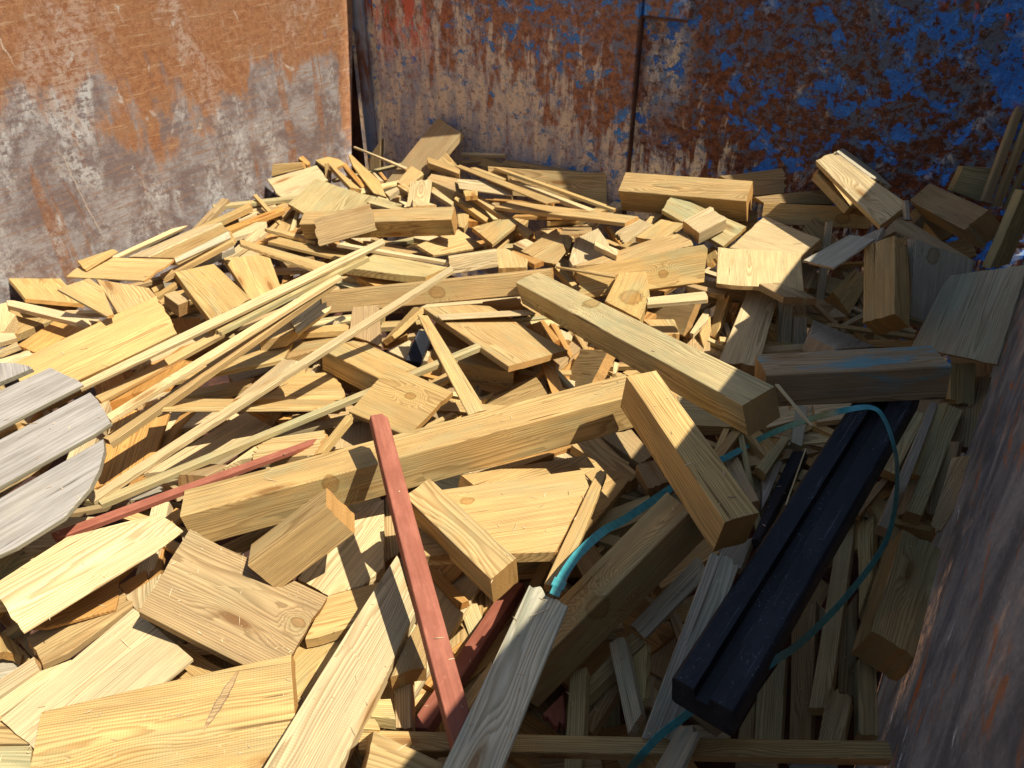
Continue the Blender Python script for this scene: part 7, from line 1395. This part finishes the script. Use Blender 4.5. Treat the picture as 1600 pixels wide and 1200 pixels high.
(-0.4562,0.9742,-1.2296,-0.25,-0.45,0.86,3.8,6,2.1),
(-0.9070,0.7973,-1.3448,0.00,0.00,1.00,0.7,6,1.7),
(-1.3298,0.3719,-1.3411,0.05,0.14,0.99,4.1,14,1.1),
(-1.7694,2.1909,-1.1603,0.03,-0.29,0.96,1.2,9,1.7),
(-1.1350,0.5538,-1.2302,0.36,-0.07,0.93,1.6,14,2.1),
(-1.3299,0.4760,-1.3557,0.05,0.14,0.99,0.0,14,1.4),
(-0.6123,0.9905,-1.1894,0.00,0.00,1.00,2.8,6,2.1),
(-0.6497,0.4858,-1.2855,0.06,-0.05,1.00,5.1,22,1.7),
(-1.1781,0.8012,-1.1886,-0.12,-0.08,0.99,2.6,35,1.7),
(0.1307,1.4521,-1.3976,0.21,-0.04,0.98,4.0,6,1.8),
(-1.1271,0.5043,-1.2367,0.36,-0.07,0.93,2.7,14,1.6),
(-0.2096,1.6384,-1.3923,-0.41,0.01,0.91,3.1,6,1.1),
(-2.0977,1.4294,-1.2071,0.30,-0.04,0.95,1.8,6,1.9),
(-0.8655,0.6524,-1.3449,0.00,0.00,1.00,4.4,6,2.2),
(-1.1018,0.4710,-1.2489,0.36,-0.07,0.93,5.6,14,1.7),
(-0.9823,2.8445,-1.1722,0.10,-0.39,0.91,3.4,14,1.3),
(0.0805,1.8615,-1.3500,-0.00,-0.09,1.00,1.3,9,1.7),
(-0.8303,0.3441,-1.3130,0.12,-0.21,0.97,1.6,6,1.7),
(-0.7082,1.0527,-1.1894,0.00,0.00,1.00,5.1,9,1.3),
(-0.7706,0.7077,-1.2672,0.06,-0.05,1.00,5.9,6,1.8),
(-1.1646,0.5913,-1.2160,0.36,-0.07,0.93,2.6,6,1.1),
(-0.0273,1.5561,-1.5049,-0.34,-0.16,0.93,0.3,6,1.6),
(-0.9658,0.6560,-1.2892,0.36,-0.07,0.93,4.7,6,1.6),
(-0.6846,0.6143,-1.2770,0.06,-0.05,1.00,2.2,6,1.3),
(-1.1344,2.9050,-1.1211,-0.03,-0.47,0.88,4.0,9,1.9),
(-0.4478,1.3078,-0.9762,0.12,-0.09,0.99,5.9,6,1.8),
(-0.3279,1.1578,-1.0040,0.12,-0.09,0.99,4.0,9,1.1),
(-1.9951,1.3123,-1.2440,0.30,-0.04,0.95,1.4,9,2.1),
(-0.3236,1.1278,-1.1111,-0.25,-0.45,0.86,2.1,6,1.7),
(-0.0519,1.2425,-1.5881,-0.33,-0.24,0.91,0.3,6,1.2),
(0.1320,1.1759,-1.5395,0.10,-0.01,0.99,1.7,6,1.3),
(-0.4511,0.7582,-1.1338,-0.26,-0.28,0.92,1.0,14,1.2),
(-0.6275,0.9780,-1.1894,0.00,0.00,1.00,1.0,35,1.0),
(-1.0856,0.4434,-1.2572,0.36,-0.07,0.93,4.1,9,1.0),
(-0.9971,0.3064,-1.2997,0.12,-0.21,0.97,4.0,9,1.7),
(-1.0781,0.5610,-1.2519,0.36,-0.07,0.93,3.0,14,1.0),
(-0.8101,0.4710,-1.2885,0.12,-0.21,0.97,1.3,9,1.5),
(-0.3353,1.1606,-1.0029,0.12,-0.09,0.99,0.2,22,1.8),
(-0.6268,1.1017,-1.1894,0.00,0.00,1.00,0.9,14,2.1),
(-0.3788,1.4150,-0.9905,-0.30,-0.09,0.95,2.1,6,1.1),
(-1.6081,1.0321,-1.3563,0.02,-0.05,1.00,4.1,6,1.9),
(-0.9999,0.4877,-1.2876,0.36,-0.07,0.93,4.9,9,1.8),
(-0.5540,0.7389,-1.3766,-0.51,-0.12,0.85,4.5,6,1.7),
(-0.5510,1.1411,-1.1894,0.00,0.00,1.00,2.1,14,1.9),
(-0.9595,0.6469,-1.2923,0.36,-0.07,0.93,6.0,6,2.1),
(-0.6079,0.6334,-1.3659,-0.21,0.05,0.98,6.0,9,1.2),
(-0.2015,0.8081,-1.3208,0.16,-0.68,0.71,0.6,6,1.3),
(-0.8767,2.1484,-1.2354,0.00,0.00,1.00,1.2,35,2.0),
(-1.1557,0.8999,-1.1781,-0.12,-0.08,0.99,4.0,6,1.3),
(-0.4542,0.8015,-1.1213,-0.26,-0.28,0.92,2.3,14,1.2),
(-1.0061,0.5383,-1.2816,0.36,-0.07,0.93,1.6,22,1.1),
(-1.4746,0.4779,-1.1091,-0.05,-0.12,0.99,0.1,14,1.3),
(-1.6563,0.5897,-1.1048,-0.05,-0.12,0.99,5.5,6,1.1),
(-0.9135,0.6948,-1.3069,0.36,-0.07,0.93,4.8,9,1.9),
(-1.5880,0.5179,-1.1100,-0.05,-0.12,0.99,0.6,9,1.5),
(-1.0910,0.4684,-1.2534,0.36,-0.07,0.93,4.5,9,1.2),
]
def chips():
    V=[];F=[];WC=[];TI=[]
    for k,(x,y,z,nx,ny,nz,ang,L,W) in enumerate(CHIPS):
        rnd=random.Random(k+9000); n=Vector((nx,ny,nz)).normalized(); u=n.orthogonal().normalized(); v=n.cross(u); d=u*math.cos(ang)+v*math.sin(ang); s=n.cross(d)
        L/=1000;W/=1000; h=W*.5; c=Vector((x,y,z)); b0=len(V); lift=rnd.uniform(0,.25)*L; br=rnd.uniform(.8,1.1)
        P=[c-d*L/2+s*W*.2,c-d*L/2-s*W*.2,c+s*W/2+n*lift*.3,c-s*W/2+n*lift*.3,c+d*L/2+n*lift]
        V+=P+[p+n*h for p in P]
        F+=[[b0,b0+1,b0+3,b0+2],[b0+2,b0+3,b0+4],[b0+7,b0+8,b0+6,b0+5],[b0+9,b0+8,b0+7],[b0,b0+5,b0+6,b0+1],[b0+1,b0+6,b0+8,b0+3],[b0+3,b0+8,b0+9,b0+4],[b0+4,b0+9,b0+7,b0+2],[b0+2,b0+7,b0+5,b0]]
        for q in range(10): WC+=[k*.37+q*.001,.02,.03]; TI+=[.70*br,.53*br,.30*br,1]
    me=bpy.data.meshes.new('wood_chips'); me.from_pydata([tuple(v) for v in V],[],F); me.update()
    me.attributes.new('wc','FLOAT_VECTOR','POINT').data.foreach_set('vector',WC); me.attributes.new('tint','FLOAT_COLOR','POINT').data.foreach_set('color',TI)
    me.attributes.new('wp','FLOAT_VECTOR','POINT').data.foreach_set('vector',[0.0]*(3*len(V))); me.attributes.new('endg','FLOAT','FACE').data.foreach_set('value',[0.0]*len(F))
    me.attributes.new('kn','FLOAT_VECTOR','POINT').data.foreach_set('vector',[99.0]*(3*len(V))); me.attributes.new('kr','FLOAT','POINT').data.foreach_set('value',[.01]*len(V))
    me.materials.append(WOOD); o=bpy.data.objects.new('wood_chips',me); COL.objects.link(o); o['kind']='stuff'
    o['label']='loose pale splinters and wood chips scattered over the boards'; o['category']='wood chips'
chips()
# ------------------------------------------------------------------ plastic packing strap
def strap():
    P=[Vector(p) for p in STRAP]; 
    # catmull-rom
    pts=[];tw=[]
    for i in range(len(P)-1):
        p0,p1,p2,p3=P[max(i-1,0)],P[i],P[i+1],P[min(i+2,len(P)-1)]
        for q in range(8):
            f=q/8; pts.append(.5*((2*p1)+(p2-p0)*f+(2*p0-5*p1+4*p2-p3)*f*f+(3*p1-p0-3*p2+p3)*f**3)); tw.append(STRAP_TWIST[i]*(1-f)+STRAP_TWIST[i+1]*f)
    pts.append(P[-1]); tw.append(STRAP_TWIST[-1])
    bm=bmesh.new(); rows=[]
    for i,p in enumerate(pts):
        d=(pts[min(i+1,len(pts)-1)]-pts[max(i-1,0)]).normalized(); view=(p-cam.location).normalized()
        s=d.cross(view).normalized(); nn=s.cross(d).normalized(); a=R(tw[i]); wv=(s*math.cos(a)+nn*math.sin(a))*.009; th=d.cross(wv).normalized()*.0006
        rows.append([bm.verts.new(p+wv+th),bm.verts.new(p+th),bm.verts.new(p-wv+th),bm.verts.new(p-wv-th),bm.verts.new(p-th),bm.verts.new(p+wv-th)])
    for a,b in zip(rows,rows[1:]):
        for q in range(6): bm.faces.new((a[q],a[(q+1)%6],b[(q+1)%6],b[q]))
    bm.faces.new(rows[0]); bm.faces.new(list(reversed(rows[-1])))
    bmesh.ops.recalc_face_normals(bm,faces=bm.faces[:])
    k=NT('turquoise_strap_plastic'); o=k.obj(); n=k.noise(o,60,4,.6)
    col=k.mix(k.step(n,.35,.65),(.045,.25,.255),(.07,.34,.335)); k.bump(n,.15,.0008); m=k.out(col,.38,.45)
    o=link('packing_strap',bm,m); o['label']='turquoise plastic packing strap looping over the black bar'; o['category']='strap'
    sb=bmesh.new(); c=pts[5]; d=(pts[8]-pts[2]).normalized(); vw=(c-cam.location).normalized(); s=d.cross(vw).normalized(); n=s.cross(d)
    q=[sb.verts.new(c+d*a*.016+s*b*.0125+n*e*.0016) for e in (-1,1) for a,b in ((-1,-1),(1,-1),(1,1),(-1,1))]
    for f in ((0,3,2,1),(4,5,6,7),(0,1,5,4),(1,2,6,5),(2,3,7,6),(3,0,4,7)): sb.faces.new([q[i] for i in f])
    link('seal',sb,m,o,.0006)
    return o
STRAP=[(-0.4329,0.8069,-1.1018),(-0.4555,0.8811,-1.1348),(-0.4675,0.9684,-1.1602),(-0.4631,1.0687,-1.1829),(-0.4559,1.1584,-1.2205),(-0.4445,1.2576,-1.2500),(-0.4367,1.3809,-1.2938),(-0.4142,1.5233,-1.3260),(-0.3755,1.6716,-1.3638),(-0.3520,1.8090,-1.4028),(-0.2836,1.7566,-1.2938),(-0.2017,1.6618,-1.1590),(-0.1193,1.5122,-1.0031),(-0.0711,1.5263,-0.9855),(-0.0399,1.5088,-0.9922),(-0.0050,1.4725,-1.0248),(0.0194,1.5225,-1.1265),(0.0401,1.5344,-1.2316),(0.0465,1.5065,-1.3130),(0.0255,1.4207,-1.3674),(-0.0078,1.2868,-1.3720),(-0.0397,1.1205,-1.3065),(-0.0618,0.9502,-1.1756),(-0.0922,0.9169,-1.2134),(-0.1344,0.8354,-1.2013),(-0.1737,0.8207,-1.2840),(-0.1949,0.7843,-1.3032),(-0.2108,0.7432,-1.3266),(-0.2523,0.8025,-1.5326)]
STRAP_TWIST=[0, 5, 5, 10, 10, 10, 10, 20, 25, 30, 35, 40, 45, 60, 68, 68, 66, 62, 55, 48, 45, 45, 45, 45, 45, 45, 45, 45, 45]
strap()
